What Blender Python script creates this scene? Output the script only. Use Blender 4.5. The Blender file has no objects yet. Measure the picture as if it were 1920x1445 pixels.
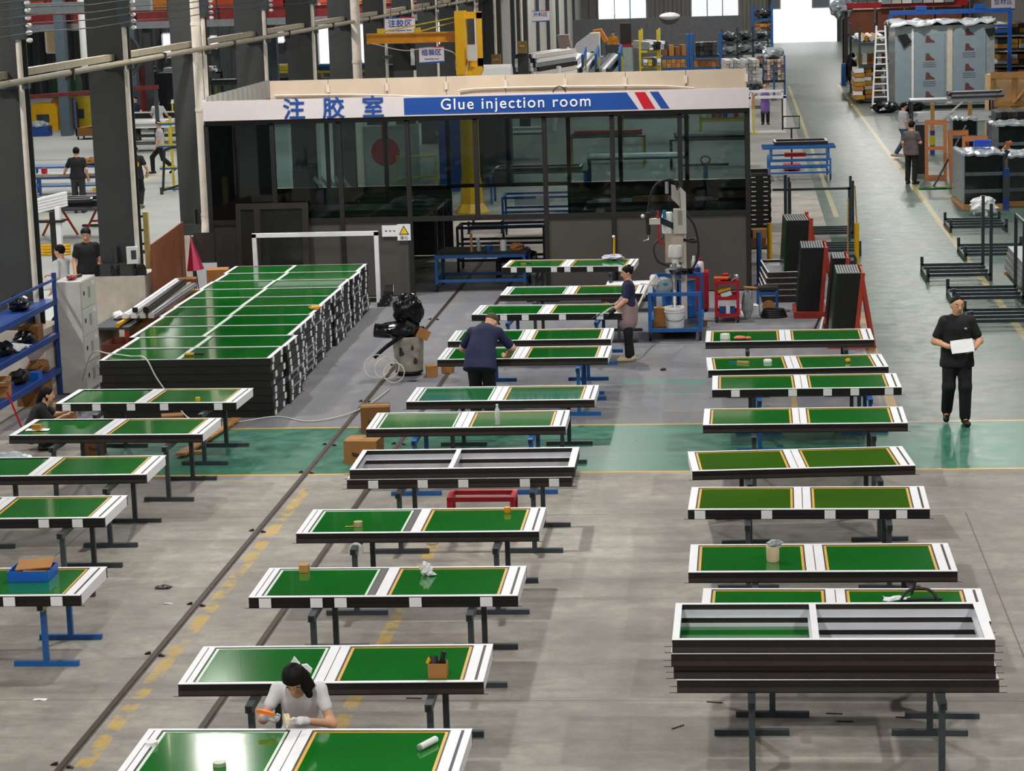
import bpy, math, random
import numpy as np
from mathutils import Matrix, Vector, Euler
random.seed(7)
SC = bpy.context.scene
COL = SC.collection
PI = math.pi

# ------------------------------------------------------------------ camera
cd = bpy.data.cameras.new('camera'); cam = bpy.data.objects.new('camera', cd); COL.objects.link(cam)
cd.sensor_fit = 'HORIZONTAL'; cd.sensor_width = 36.0; cd.lens = 80.625; cd.clip_end = 1000
_m = Matrix(((0.99479186, 0.01253438, 0.10115356), (0.09711449, 0.18479045, -0.97796793), (-0.03095043, 0.98269801, 0.18261077)))
cam.matrix_world = Matrix.Translation((0, 0, 6.4)) @ _m.to_4x4()
SC.camera = cam

# ------------------------------------------------------------------ view, world, daylight
SC.view_settings.view_transform = 'Standard'; SC.view_settings.look = 'None'
SC.view_settings.exposure = 0.32; SC.view_settings.gamma = 1.0; SC.view_settings.use_curve_mapping = False
W = bpy.data.worlds.new('overcast_sky'); SC.world = W; W.use_nodes = True
W.node_tree.nodes['Background'].inputs[0].default_value = (0.93, 0.97, 1.0, 1)
W.node_tree.nodes['Background'].inputs[1].default_value = 2.6
LAMP_W = 470.0       # one high-bay lamp
ROOF_FILL_W = 560.0  # one fill strip added under the roof

# ------------------------------------------------------------------ materials
def lin(h):
    h = h.lstrip('#'); o = []
    for i in (0, 2, 4):
        c = int(h[i:i + 2], 16) / 255
        o.append(c / 12.92 if c <= .04045 else ((c + .055) / 1.055) ** 2.4)
    return (*o, 1)
MATS = {}
def mt(key, col, rough=.5, metal=0., var=.12, scale=6., bump=0., spec=.5, coat=0., stretch=None, emit=0.):
    if key in MATS: return MATS[key]
    m = bpy.data.materials.new(key); m.use_nodes = True; N = m.node_tree.nodes; L = m.node_tree.links
    b = N['Principled BSDF']; c = lin(col)
    tc = N.new('ShaderNodeTexCoord'); nz = N.new('ShaderNodeTexNoise'); nz.inputs['Scale'].default_value = scale; nz.inputs['Detail'].default_value = 4
    if stretch:
        mp = N.new('ShaderNodeMapping'); mp.inputs['Scale'].default_value = stretch
        L.new(tc.outputs['Object'], mp.inputs[0]); L.new(mp.outputs[0], nz.inputs['Vector'])
    else: L.new(tc.outputs['Object'], nz.inputs['Vector'])
    r = N.new('ShaderNodeValToRGB')
    r.color_ramp.elements[0].position = .3; r.color_ramp.elements[1].position = .7
    r.color_ramp.elements[0].color = tuple(max(0, x * (1 - var)) for x in c[:3]) + (1,)
    r.color_ramp.elements[1].color = tuple(min(1, x * (1 + var)) for x in c[:3]) + (1,)
    L.new(nz.outputs[0], r.inputs[0]); L.new(r.outputs[0], b.inputs['Base Color'])
    b.inputs['Roughness'].default_value = rough; b.inputs['Metallic'].default_value = metal
    b.inputs['Specular IOR Level'].default_value = spec; b.inputs['Coat Weight'].default_value = coat
    if bump:
        bp = N.new('ShaderNodeBump'); bp.inputs['Strength'].default_value = bump; bp.inputs['Distance'].default_value = .02
        L.new(nz.outputs[0], bp.inputs['Height']); L.new(bp.outputs[0], b.inputs['Normal'])
    if emit:
        b.inputs['Emission Color'].default_value = c; b.inputs['Emission Strength'].default_value = emit
    MATS[key] = m; return m
def glass(key, tint, refl=.9, rough=.03):
    if key in MATS: return MATS[key]
    m = bpy.data.materials.new(key); m.use_nodes = True; N = m.node_tree.nodes; L = m.node_tree.links
    N.remove(N['Principled BSDF']); out = N['Material Output']
    t = N.new('ShaderNodeBsdfTransparent'); t.inputs[0].default_value = lin(tint)
    g = N.new('ShaderNodeBsdfGlossy'); g.inputs['Roughness'].default_value = rough; g.inputs[0].default_value = (refl, refl, refl, 1)
    f = N.new('ShaderNodeFresnel'); f.inputs[0].default_value = 1.45
    x = N.new('ShaderNodeMixShader'); L.new(f.outputs[0], x.inputs[0]); L.new(t.outputs[0], x.inputs[1]); L.new(g.outputs[0], x.inputs[2])
    nz = N.new('ShaderNodeTexNoise'); nz.inputs['Scale'].default_value = 1.5
    bp = N.new('ShaderNodeBump'); bp.inputs['Strength'].default_value = .03; L.new(nz.outputs[0], bp.inputs['Height']); L.new(bp.outputs[0], g.inputs['Normal'])
    L.new(x.outputs[0], out.inputs[0]); MATS[key] = m; return m
BLK = mt('black_aluminium', '#131312', .5, .0)
BRN = mt('dark_bronze', '#261f1b', .5, .0)
WHT = mt('white_coated_aluminium', '#ececf0', .4, var=.03)
LINER = mt('pale_liner', '#c9ccd4', .35, var=.04)
GRN = mt('green_film', '#0d6a1c', .1, var=.1, scale=1.6, bump=.03, coat=.3)
GRN_REFL = mt('green_film_warm_reflection', '#3a680c', .07, var=.1, scale=1.6, bump=.03, coat=.3)  # green film with warm reflections put into its colour
YEL = mt('yellow_sealant', '#d9a52e', .45, var=.1)
PALE = mt('pale_green_strip', '#cfe6cf', .4, var=.04)
PAD = mt('white_foam_pad', '#ececec', .9, var=.05, scale=40)
STEEL = mt('grey_painted_steel', '#3d454a', .45, .2, var=.15)
DSTL = mt('dark_steel_paint', '#2f3a3f', .4, .2)
BLUE = mt('blue_paint', '#1c5a9c', .4, var=.1)
NAVY = mt('deep_blue_paint', '#183f86', .45, var=.12)
RED = mt('red_paint', '#b01020', .4, var=.1)
REDOX = mt('red_oxide_paint', '#a43422', .55, var=.15)
YELP = mt('yellow_paint', '#d9a406', .4, var=.06)
CARD = mt('cardboard', '#a8743f', .85, var=.12, scale=4)
CARDD = mt('brown_cardboard', '#7d5228', .85, var=.14, scale=4)
WOOD = mt('pale_timber', '#b98850', .7, var=.18, scale=3, stretch=(1, 8, 8))
PLY = mt('brown_plywood', '#7a4426', .6, var=.16, scale=2)
RUB = mt('black_rubber', '#141414', .6)
PLST = mt('black_plastic_film', '#0d0e10', .18, var=.3, scale=9, bump=.6)
CLING = mt('grey_plastic_wrap', '#9aa4a8', .22, var=.15, scale=5, bump=.4)
PLAS = mt('white_plaster', '#c9beb2', .9, var=.16, scale=3, bump=.2)
CREAM = mt('cream_panel', '#cdbba6', .55, var=.1, scale=1.2)
PIPE = mt('white_pipe', '#d6ccc0', .5, var=.08)
COLM = mt('column_paint', '#343737', .55, var=.14, scale=1.5)
CONC = mt('locker_grey', '#c4c2bc', .45, var=.04)
ALU = mt('bare_aluminium', '#b8bcc0', .3, .6, var=.08)
WPL = mt('white_plastic', '#e3e3e1', .4, var=.03)
PAPER = mt('white_paper', '#e6e7ea', .8, var=.03)
OLIVE = mt('beige_conduit', '#9a907c', .55, var=.1)

# ------------------------------------------------------------------ mesh helpers: each returns (verts, faces)
def bx(x0, x1, y0, y1, z0, z1):
    v = [(x0, y0, z0), (x1, y0, z0), (x1, y1, z0), (x0, y1, z0), (x0, y0, z1), (x1, y0, z1), (x1, y1, z1), (x0, y1, z1)]
    return v, [(0, 3, 2, 1), (4, 5, 6, 7), (0, 1, 5, 4), (1, 2, 6, 5), (2, 3, 7, 6), (3, 0, 4, 7)]
def bc(c, s, e=(0, 0, 0)):
    v, f = bx(-s[0] / 2, s[0] / 2, -s[1] / 2, s[1] / 2, -s[2] / 2, s[2] / 2)
    R = Euler(e).to_matrix(); C = Vector(c)
    return [tuple(R @ Vector(p) + C) for p in v], f
def bar(a, b, w, h=None):
    """square bar from a to b"""
    a = Vector(a); b = Vector(b); d = b - a; L = d.length; q = d.to_track_quat('X', 'Z'); h = h or w
    v, f = bx(0, L, -w / 2, w / 2, -h / 2, h / 2)
    return [tuple(q @ Vector(p) + a) for p in v], f
def cy(a, b, r0, r1=None, n=12):
    r1 = r0 if r1 is None else r1
    a = Vector(a); b = Vector(b); q = (b - a).to_track_quat('Z', 'Y'); L = (b - a).length; v = []
    for k in range(n):
        t = 2 * PI * k / n; c, s = math.cos(t), math.sin(t)
        v.append(tuple(q @ Vector((r0 * c, r0 * s, 0)) + a)); v.append(tuple(q @ Vector((r1 * c, r1 * s, L)) + a))
    f = [(2 * k, 2 * ((k + 1) % n), 2 * ((k + 1) % n) + 1, 2 * k + 1) for k in range(n)]
    f.append(tuple(2 * k for k in range(n))[::-1]); f.append(tuple(2 * k + 1 for k in range(n)))
    return v, f
def tb(pts, r, n=6, closed=False):
    pts = [Vector(p) for p in pts]; m = len(pts); v = []; f = []; up = Vector((0, 0, 1))
    for i, p in enumerate(pts):
        d = (pts[(i + 1) % m] - pts[i - 1]) if closed else (pts[min(i + 1, m - 1)] - pts[max(i - 1, 0)])
        q = d.to_track_quat('Z', 'Y')
        for k in range(n):
            t = 2 * PI * k / n; v.append(tuple(q @ Vector((r * math.cos(t), r * math.sin(t), 0)) + p))
    for i in range(m if closed else m - 1):
        for k in range(n):
            j = (i + 1) % m; f.append((i * n + k, i * n + (k + 1) % n, j * n + (k + 1) % n, j * n + k))
    if not closed: f.append(tuple(range(n))[::-1]); f.append(tuple((m - 1) * n + k for k in range(n)))
    return v, f
def curve(ctrl, n=10):
    """Catmull-Rom through control points"""
    P = [Vector(p) for p in ctrl]; P = [P[0] * 2 - P[1]] + P + [P[-1] * 2 - P[-2]]; o = []
    for i in range(1, len(P) - 2):
        for k in range(n):
            t = k / n; a, b, c, d = P[i - 1:i + 3]
            o.append(.5 * ((2 * b) + (c - a) * t + (2 * a - 5 * b + 4 * c - d) * t * t + (3 * b - a - 3 * c + d) * t ** 3))
    o.append(P[-2]); return o
def lt(prof, n=20, c=(0, 0, 0)):
    v = []; f = []; m = len(prof)
    for r, z in prof:
        for k in range(n):
            t = 2 * PI * k / n; v.append((c[0] + r * math.cos(t), c[1] + r * math.sin(t), c[2] + z))
    for i in range(m - 1):
        for k in range(n): f.append((i * n + k, i * n + (k + 1) % n, (i + 1) * n + (k + 1) % n, (i + 1) * n + k))
    f.append(tuple(range(n))[::-1]); f.append(tuple((m - 1) * n + k for k in range(n)))
    return v, f
def el(c, r, n=14, m=9, amp=0., seed=0):
    rnd = random.Random(seed); v = [(c[0], c[1], c[2] - r[2])]; f = []
    for i in range(1, m):
        ph = -PI / 2 + PI * i / m
        for k in range(n):
            t = 2 * PI * k / n; a = 1 + amp * (rnd.random() - .5) * 2
            v.append((c[0] + a * r[0] * math.cos(ph) * math.cos(t), c[1] + a * r[1] * math.cos(ph) * math.sin(t), c[2] + a * r[2] * math.sin(ph)))
    v.append((c[0], c[1], c[2] + r[2])); T = len(v) - 1
    for k in range(n):
        f.append((0, 1 + (k + 1) % n, 1 + k)); f.append((T, T - n + k, T - n + (k + 1) % n))
        for i in range(m - 2): f.append((1 + i * n + k, 1 + i * n + (k + 1) % n, 1 + (i + 1) * n + (k + 1) % n, 1 + (i + 1) * n + k))
    return v, f
def ex(poly, d0, d1, ax='x'):
    """polygon extruded along an axis: poly gives the other two coords (x:(y,z), y:(x,z), z:(x,y))"""
    n = len(poly)
    P = (lambda p, d: (d, p[0], p[1])) if ax == 'x' else (lambda p, d: (p[0], d, p[1])) if ax == 'y' else (lambda p, d: (p[0], p[1], d))
    v = [P(p, d0) for p in poly] + [P(p, d1) for p in poly]
    f = [(k, (k + 1) % n, n + (k + 1) % n, n + k) for k in range(n)] + [tuple(range(n))[::-1], tuple(range(n, 2 * n))]
    return v, f
def ring(x0, x1, y0, y1, w, z0, z1):
    """flat rectangular ring lying in xy"""
    return [bx(x0, x1, y0, y0 + w, z0, z1), bx(x0, x1, y1 - w, y1, z0, z1), bx(x0, x0 + w, y0 + w, y1 - w, z0, z1), bx(x1 - w, x1, y0 + w, y1 - w, z0, z1)]
def cloth(x0, x1, y0, y1, z, amp, seed, nx=10, ny=8, thick=.006):
    """crumpled sheet with thickness"""
    rnd = random.Random(seed); top = []; f = []
    for j in range(ny + 1):
        for i in range(nx + 1):
            top.append((x0 + (x1 - x0) * i / nx + rnd.uniform(-1, 1) * amp * .4, y0 + (y1 - y0) * j / ny + rnd.uniform(-1, 1) * amp * .4, z + rnd.random() * amp))
    n = len(top); v = top + [(a, b, max(z - thick, c - thick)) for a, b, c in top]; q = nx + 1
    for j in range(ny):
        for i in range(nx):
            k = j * q + i; f.append((k, k + 1, k + q + 1, k + q)); f.append((n + k, n + k + q, n + k + q + 1, n + k + 1))
    for i in range(nx):
        k = i; f.append((k, n + k, n + k + 1, k + 1)); k = ny * q + i; f.append((k, k + 1, n + k + 1, n + k))
    for j in range(ny):
        k = j * q; f.append((k, k + q, n + k + q, n + k)); k = j * q + nx; f.append((k, n + k, n + k + q, k + q))
    return v, f
def mesh(name, prims, m, smooth=False):
    if isinstance(prims, tuple): prims = [prims]
    V = []; F = []
    for v, f in prims:
        o = len(V); V.extend(v); F.extend(tuple(i + o for i in q) for q in f)
    me = bpy.data.meshes.new(name); me.from_pydata(V, [], F); me.materials.append(m)
    if smooth:
        me.polygons.foreach_set('use_smooth', [True] * len(me.polygons)); me.set_sharp_from_angle(angle=math.radians(38))
    me.update(); return me
def tag(o, label=None, cat=None, group=None, kind=None):
    if label: o['label'] = label
    if cat: o['category'] = cat
    if group: o['group'] = group
    if kind: o['kind'] = kind
    return o
def part(parent, name, m, prims, smooth=False, label=None, loc=None, rot=None, kind=None):
    me = prims if isinstance(prims, bpy.types.Mesh) else mesh(name, prims, m, smooth)
    o = bpy.data.objects.new(name, me); COL.objects.link(o); o.parent = parent
    if loc: o.location = loc
    if rot: o.rotation_euler = rot
    if label: o['label'] = label
    if kind: o['kind'] = kind
    return o
def thing(name, label, cat, loc=(0, 0, 0), rz=0., group=None, rot=None):
    o = bpy.data.objects.new(name, None); COL.objects.link(o); o.location = loc; o.rotation_euler = rot or (0, 0, rz); o.empty_display_size = .1
    return tag(o, label, cat, group)
def solo(name, label, cat, m, prims, loc=(0, 0, 0), rz=0., group=None, smooth=False, rot=None, kind=None):
    o = part(None, name, m, prims, smooth); o.location = loc; o.rotation_euler = rot or (0, 0, rz)
    return tag(o, label, cat, group, kind)
def struct(name, m, prims, smooth=False, parent=None, loc=None):
    o = part(parent, name, m, prims, smooth)
    if loc: o.location = loc
    if not parent: o['kind'] = 'structure'
    return o
def dup(root, loc, rz, label=None, group=None):
    def cp(o, par):
        c = o.copy(); COL.objects.link(c); c.parent = par
        for ch in list(o.children): cp(ch, c)
        return c
    r = cp(root, None); r.location = loc; r.rotation_euler = (0, 0, rz)
    if label: r['label'] = label
    if group: r['group'] = group
    return r
def text(parent, name, body, size, loc, rot, m, ext=.002, bold=0., ax='CENTER', wid=1.):
    c = bpy.data.curves.new(name, 'FONT'); c.body = body; c.size = size; c.extrude = ext; c.bevel_depth = bold; c.bevel_resolution = 0; c.align_x = ax; c.align_y = 'CENTER'; c.space_character = wid; c.resolution_u = 4
    o = bpy.data.objects.new(name, c); COL.objects.link(o)
    me = bpy.data.meshes.new_from_object(o.evaluated_get(bpy.context.evaluated_depsgraph_get())); bpy.data.objects.remove(o)
    me.materials.clear(); me.materials.append(m)
    o = bpy.data.objects.new(name, me); COL.objects.link(o); o.parent = parent; o.location = loc; o.rotation_euler = rot; return o
FRONT = (PI / 2, 0, 0)     # text facing the camera side (-Y)
ORD = ['first', 'second', 'third', 'fourth', 'fifth', 'sixth', 'seventh', 'eighth', 'ninth', 'tenth', 'eleventh', 'twelfth', 'thirteenth', 'fourteenth', 'fifteenth', 'sixteenth']

# ------------------------------------------------------------------ lamps and added fill strips under the roof
LDIR = []
def high_bay(x, y):
    t = part(None, 'high_bay_lamp', STEEL, [lt([(.06, .62), (.07, .35), (.24, .05), (.25, 0), (.23, 0), (.2, .08), (.05, .3)], 16), cy((0, 0, .6), (0, 0, 1.4), .015)], True)
    t.location = (x, y, 9.6)
    l = bpy.data.lights.new('lamp_light', 'AREA'); l.shape = 'DISK'; l.size = .42; l.energy = LAMP_W; l.color = (1, .97, .92)
    lo = bpy.data.objects.new('lamp_light', l); COL.objects.link(lo); lo.parent = t; lo.location = (0, 0, .02)
    row = {-26: 'far left', -14.5: 'left bay', -9.8: 'rail', -3.4: 'centre', 6.5: 'aisle'}[x]
    tag(t, 'grey high-bay lamp under the roof, %s row, %s from the front' % (row, ORD[min(15, int((y + 4) / 15))]), 'lamp', 'high-bay lamps')
for x in (-26, -14.5, -9.8, -3.4, 6.5):
    for y in ([40, 122, 140] if x == -9.8 else range(-4, 152, 15)): high_bay(x, y + (4 if x in (-14.5, 6.5) else 0))
for i, x in enumerate((-30, -15.6, -3.7, 6.9, 12.6)):
    l = bpy.data.lights.new('roof_fill_strip', 'AREA'); l.shape = 'RECTANGLE'; l.size = 1.4; l.size_y = 168; l.energy = ROOF_FILL_W; l.color = (.93, .97, 1)
    lo = bpy.data.objects.new('roof_fill_strip', l); COL.objects.link(lo); lo.location = (x, 78, 10.93)  # added soft fill lights, the ceiling has no skylight openings

# ================================================================== the setting
def floor_material():
    m = bpy.data.materials.new('workshop_floor'); m.use_nodes = True; N = m.node_tree.nodes; L = m.node_tree.links; b = N['Principled BSDF']
    tc = N.new('ShaderNodeTexCoord'); sx = N.new('ShaderNodeSeparateXYZ'); L.new(tc.outputs['Object'], sx.inputs[0]); X, Y = sx.outputs[0], sx.outputs[1]
    def mth(op, a, c):
        n = N.new('ShaderNodeMath'); n.operation = op
        for i, q in enumerate((a, c)):
            if isinstance(q, (int, float)): n.inputs[i].default_value = q
            else: L.new(q, n.inputs[i])
        return n.outputs[0]
    def noise(scale, detail=5, rough=.6, st=None):
        n = N.new('ShaderNodeTexNoise'); n.inputs['Scale'].default_value = scale; n.inputs['Detail'].default_value = detail; n.inputs['Roughness'].default_value = rough
        if st:
            mp = N.new('ShaderNodeMapping'); mp.inputs['Scale'].default_value = st; L.new(tc.outputs['Object'], mp.inputs[0]); L.new(mp.outputs[0], n.inputs['Vector'])
        else: L.new(tc.outputs['Object'], n.inputs['Vector'])
        return n.outputs[0]
    def ramp(f, p0, c0, p1, c1):
        r = N.new('ShaderNodeValToRGB'); e = r.color_ramp.elements; e[0].position = p0; e[1].position = p1; e[0].color = c0; e[1].color = c1; L.new(f, r.inputs[0]); return r.outputs[0]
    G = lambda v: (v, v, v, 1)
    def mix(f, a, c):
        n = N.new('ShaderNodeMix'); n.data_type = 'RGBA'
        if isinstance(f, (int, float)): n.inputs['Factor'].default_value = f
        else: L.new(f, n.inputs['Factor'])
        for s, q in ((6, a), (7, c)):
            if isinstance(q, tuple): n.inputs[s].default_value = q
            else: L.new(q, n.inputs[s])
        return n.outputs[2]
    def band(v, lo, hi): return mth('MULTIPLY', mth('GREATER_THAN', v, lo), mth('LESS_THAN', v, hi))
    n1 = noise(.55); n2 = noise(3.2, 8, .7); n3 = noise(14, 6, .7); streak = noise(.9, 5, .6, (.22, .8, 1)); streak2 = noise(1.3, 6, .6, (2.0, .35, 1))
    c = ramp(n1, .32, lin('#88827a'), .68, lin('#b1aba2'))
    c = mix(mth('MULTIPLY', ramp(n2, .36, G(1), .6, G(0)), .5), c, lin('#6a645e'))
    wide = noise(.8, 7, .7, (.5, 2.6, 1)); c = mix(mth('MULTIPLY', ramp(wide, .5, G(0), .68, G(1)), .6), c, lin('#6e6862'))
    c = mix(mth('MULTIPLY', ramp(n3, .55, G(0), .8, G(1)), .25), c, lin('#b9b4ac'))
    # cool grey painted zone in front of the booth, pale floor of the left bay, far aisle
    blue = mth('MULTIPLY', band(Y, 31.25, 46.0), mth('LESS_THAN', X, 1.9)); blue = mth('MULTIPLY', blue, mth('GREATER_THAN', X, -10.6))
    c = mix(mth('MULTIPLY', blue, ramp(streak2, .3, G(.45), .6, G(.95))), c, lin('#74767f'))
    c = mix(mth('MULTIPLY', band(X, -60, -11.4), .8), c, lin('#b4bab6'))
    aisle = mth('MULTIPLY', mth('GREATER_THAN', X, 1.95), mth('GREATER_THAN', Y, 28.25))
    c = mix(mth('MULTIPLY', aisle, ramp(streak, .32, G(1), .68, G(.72))), c, lin('#48594f'))
    c = mix(mth('MULTIPLY', mth('MULTIPLY', aisle, band(Y, 36, 62)), ramp(n1, .42, G(0), .6, G(.75))), c, lin('#346253'))
    c = mix(mth('MULTIPLY', mth('MULTIPLY', aisle, ramp(streak, .6, G(0), .75, G(1))), .25), c, lin('#8f8d86'))
    far = mth('MULTIPLY', mth('GREATER_THAN', Y, 62), mth('GREATER_THAN', X, -11.4))
    c = mix(mth('MULTIPLY', far, .45), c, lin('#636a64'))
    green = mth('MULTIPLY', band(Y, 28.28, 31.2), mth('GREATER_THAN', X, -9.0))
    gr = mix(ramp(n2, .35, G(0), .65, G(1)), lin('#2a6250'), lin('#44836d'))
    c = mix(mth('MULTIPLY', green, ramp(streak, .62, G(.97), .8, G(.45))), c, gr)
    pt = mth('MULTIPLY', band(Y, 31.2, 34.6), band(X, -1.9, -.6)); c = mix(mth('MULTIPLY', pt, ramp(streak, .5, G(0), .62, G(.6))), c, lin('#4c8f78'))
    # yellow floor lines, worn by noise
    def line(mask, wear, col): 
        return mix(mth('MULTIPLY', mask, wear), c, lin(col))
    crisp = ramp(n3, .3, G(.85), .45, G(1)); worn = mth('MULTIPLY', ramp(n2, .44, G(0), .54, G(.85)), ramp(n3, .3, G(.4), .6, G(1))); half = ramp(n2, .36, G(.2), .55, G(.65))
    for y in (28.25, 31.22): c = line(mth('MULTIPLY', band(Y, y - .035, y + .035), band(X, -8.6, 14)), crisp, '#d2a53c')
    c = line(mth('MULTIPLY', band(X, 4.55, 4.68), band(Y, 33, 112)), half, '#c3a95a')
    c = line(mth('MULTIPLY', band(X, 2.2, 2.32), band(Y, 56, 112)), half, '#c3b070')
    c = line(mth('MULTIPLY', band(X, -5.52, -5.38), band(Y, 12, 27.6)), worn, '#c9a437')
    c = line(mth('MULTIPLY', band(X, -3.55, -3.42), band(Y, 14, 25.5)), worn, '#c9a437')
    c = line(mth('MULTIPLY', band(X, 2.0, 2.14), band(Y, 31.3, 41)), half, '#c99a3c')
    c = line(mth('MULTIPLY', band(X, .66, .74), band(Y, 31.3, 34)), half, '#c9a437')
    c = line(mth('MULTIPLY', band(X, -18.6, -18.4), band(Y, 50, 90)), half, '#d8c47a')
    # slab joints
    for (v, p, lo, hi, o) in ((Y, 26.0, -13, 2.5, X), (Y, 19.2, -13, 2.5, X), (X, 2.5, 8, 26, Y), (X, -7.7, 8, 28.2, Y), (Y, 37.6, -10, 2, X), (Y, 48.0, 2, 14, X)):
        c = mix(mth('MULTIPLY', mth('MULTIPLY', band(v, p - .008, p + .008), band(o, lo, hi)), .7), c, lin('#4d4943'))
    L.new(c, b.inputs['Base Color'])
    rg = mix(mth('MAXIMUM', aisle, green), ramp(n2, .3, G(.5), .7, G(.65)), ramp(n2, .3, G(.26), .7, G(.42)))
    L.new(rg, b.inputs['Roughness']); b.inputs['Specular IOR Level'].default_value = .25
    bp = N.new('ShaderNodeBump'); bp.inputs['Strength'].default_value = .04; bp.inputs['Distance'].default_value = .01; L.new(n3, bp.inputs['Height']); L.new(bp.outputs[0], b.inputs['Normal'])
    return m
struct('floor', floor_material(), bx(-42, 16, -12, 165, -.2, 0))
struct('ground_outside', mt('outdoor_concrete', '#cfcac2', .9), bx(-60, 60, 165, 260, -.25, -.05))
struct('ceiling', mt('roof_sheet', '#4c5052', .7), [bx(-42, -11.2, -12, 118.1, 11, 11.1), bx(-11.2, 16, -12, 165, 11, 11.1)])
CORR = mt('corrugated_sheet', '#8d8a86', .5, .2, var=.12, scale=.6)
CORRW = mt('pale_corrugated_sheet', '#b9b7b2', .5, .1, var=.1, scale=.6)
def corr(a, b, z0, z1, ax, p, amp=.05, per=.3):
    """trapezoid-ribbed sheet along x or y at position p"""
    n = max(1, round((b - a) / per)); s = (b - a) / n; P = []
    for k in range(n):
        x = a + k * s; P += [(x, 0), (x + s * .35, 0), (x + s * .5, amp), (x + s * .85, amp)]
    P.append((b, 0)); pts = P + [(q[0], q[1] + .02) for q in P[::-1]]; m = len(P); v = []; f = []
    for z in (z0, z1):
        for q, w in P: v.append((q, p + w, z) if ax == 'x' else (p + w, q, z))
        for q, w in P: v.append((q, p + w + .02, z) if ax == 'x' else (p + w + .02, q, z))
    T = 2 * m
    for k in range(m - 1):
        f.append((k, k + 1, T + k + 1, T + k)); f.append((m + k, T + m + k, T + m + k + 1, m + k + 1))
        f.append((T + k, T + k + 1, T + m + k + 1, T + m + k)); f.append((k, m + k, m + k + 1, k + 1))
    f.append((0, T, T + m, m)); f.append((m - 1, 2 * m - 1, T + 2 * m - 1, T + m - 1))
    return v, f
def wall_open(a, b, z1, ops, ax, p, per=.3):
    """corrugated wall with rectangular openings [(u0,u1,z0,z1)]"""
    o = []; u = a
    for (u0, u1, lo, hi) in sorted(ops):
        if u0 > u: o.append(corr(u, u0, 0, z1, ax, p, per=per))
        if lo > 0: o.append(corr(u0, u1, 0, lo, ax, p, per=per))
        if hi < z1: o.append(corr(u0, u1, hi, z1, ax, p, per=per))
        u = u1
    o.append(corr(u, b, 0, z1, ax, p, per=per)); return o
BACK = [(-10.1, -6.6, 1.9, 5.2), (-3.5, -.1, 1.9, 5.2), (2.15, 6.75, 0, 5.0)]
struct('wall_back', CORR, wall_open(-11.3, 16, 11, BACK, 'x', 165, per=.6))
struct('wall_right', mt('dark_corrugated', '#5d5956', .6, .1), corr(-12, 165, 0, 11, 'y', 16, per=.9))
struct('wall_left', mt('left_wall_sheet', '#54585a', .6, .1), bx(-42.1, -42, -12, 118.1, 0, 11))
struct('wall_front', mt('front_wall_sheet', '#77797a', .7), bx(-42, 16, -12.1, -12, 0, 11))
frost = glass('frosted_pane', '#eef2f6', .3, .3)
for i, (u0, u1, lo, hi) in enumerate(BACK[:2]):
    w = struct('window_%d' % (i + 1), WHT, [bx(u0, u1, 164.9, 165.05, lo, lo + .1), bx(u0, u1, 164.9, 165.05, hi - .1, hi), bx(u0, u0 + .08, 164.9, 165.05, lo, hi), bx(u1 - .08, u1, 164.9, 165.05, lo, hi)])
    n = 3
    for k in range(n): part(w, 'pane', frost, bx(u0 + .08 + (u1 - u0 - .16) * k / n + .03, u0 + .08 + (u1 - u0 - .16) * (k + 1) / n - .03, 164.96, 164.98, lo + .1, hi - .1))
    for k in range(1, n): part(w, 'glazing_bar', STEEL, bx(u0 + .08 + (u1 - u0 - .16) * k / n - .03, u0 + .08 + (u1 - u0 - .16) * k / n + .03, 164.92, 165.0, lo + .1, hi - .1))
for k, u in enumerate((1.95, 6.75)): struct('trim_%d' % (k + 1), STEEL, bx(u, u + .2, 164.8, 165.1, 0, 5.1))
# the pale building across the yard
t = thing('yard_building', 'pale building outside the far bright doorway', 'building', (4.5, 196, 0))
part(t, 'wall', mt('pale_render', '#d5d0d0', .9), bx(-14, 14, 0, 4, -.1, 11))
for u in (-1.9, 2.2):
    w = part(t, 'window', STEEL, [bx(u - .75, u + .75, -.06, 0, 1.6, 4.4)]); part(w, 'pane', mt('dark_pane', '#272c30', .2), bx(u - .65, u + .65, -.09, -.06, 1.7, 4.3))
# left bay end wall with openings
LW = [(-36.1, -35.2, 2.3, 4.3), (-34.0, -33.5, 1.6, 4.6), (-29.9, -29.2, 1.9, 3.2), (-27.4, -26.9, 2.3, 3.0), (-24.3, -23.4, 2.5, 3.1), (-21.7, -20.75, 1.2, 3.4), (-19.9, -19.0, 1.0, 3.4), (-15.5, -14.9, 2.2, 3.4), (-13.3, -12.8, 2.4, 3.3)]
struct('wall_left_end', mt('dark_end_wall', '#34373a', .7), wall_open(-42, -11.4, 11, LW, 'x', 118, per=.7))
blind = mt('cream_blind', '#e0c39a', .8, var=.05)
for i, (u0, u1, lo, hi) in enumerate(LW):
    w = struct('window_%d' % (i + 3), WHT, [bx(u0, u1, 117.9, 118.05, lo, lo + .06), bx(u0, u1, 117.9, 118.05, hi - .06, hi), bx(u0, u0 + .06, 117.9, 118.05, lo, hi), bx(u1 - .06, u1, 117.9, 118.05, lo, hi)])
    part(w, 'pane', blind if i in (0,) else frost, bx(u0 + .06, u1 - .06, 117.96, 117.98, lo + .06, hi - .06))
# wall on the column line beyond the machines
struct('wall_divider', CORRW, [corr(98, 165, 0, 11, 'y', -11.3, per=.55)])
for k in range(9):
    y = 99.5 + 7 * k; struct('trim_%d' % (k + 3), STEEL, bx(-11.25, -11.05, y, y + .25, 0, 11))
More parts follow.
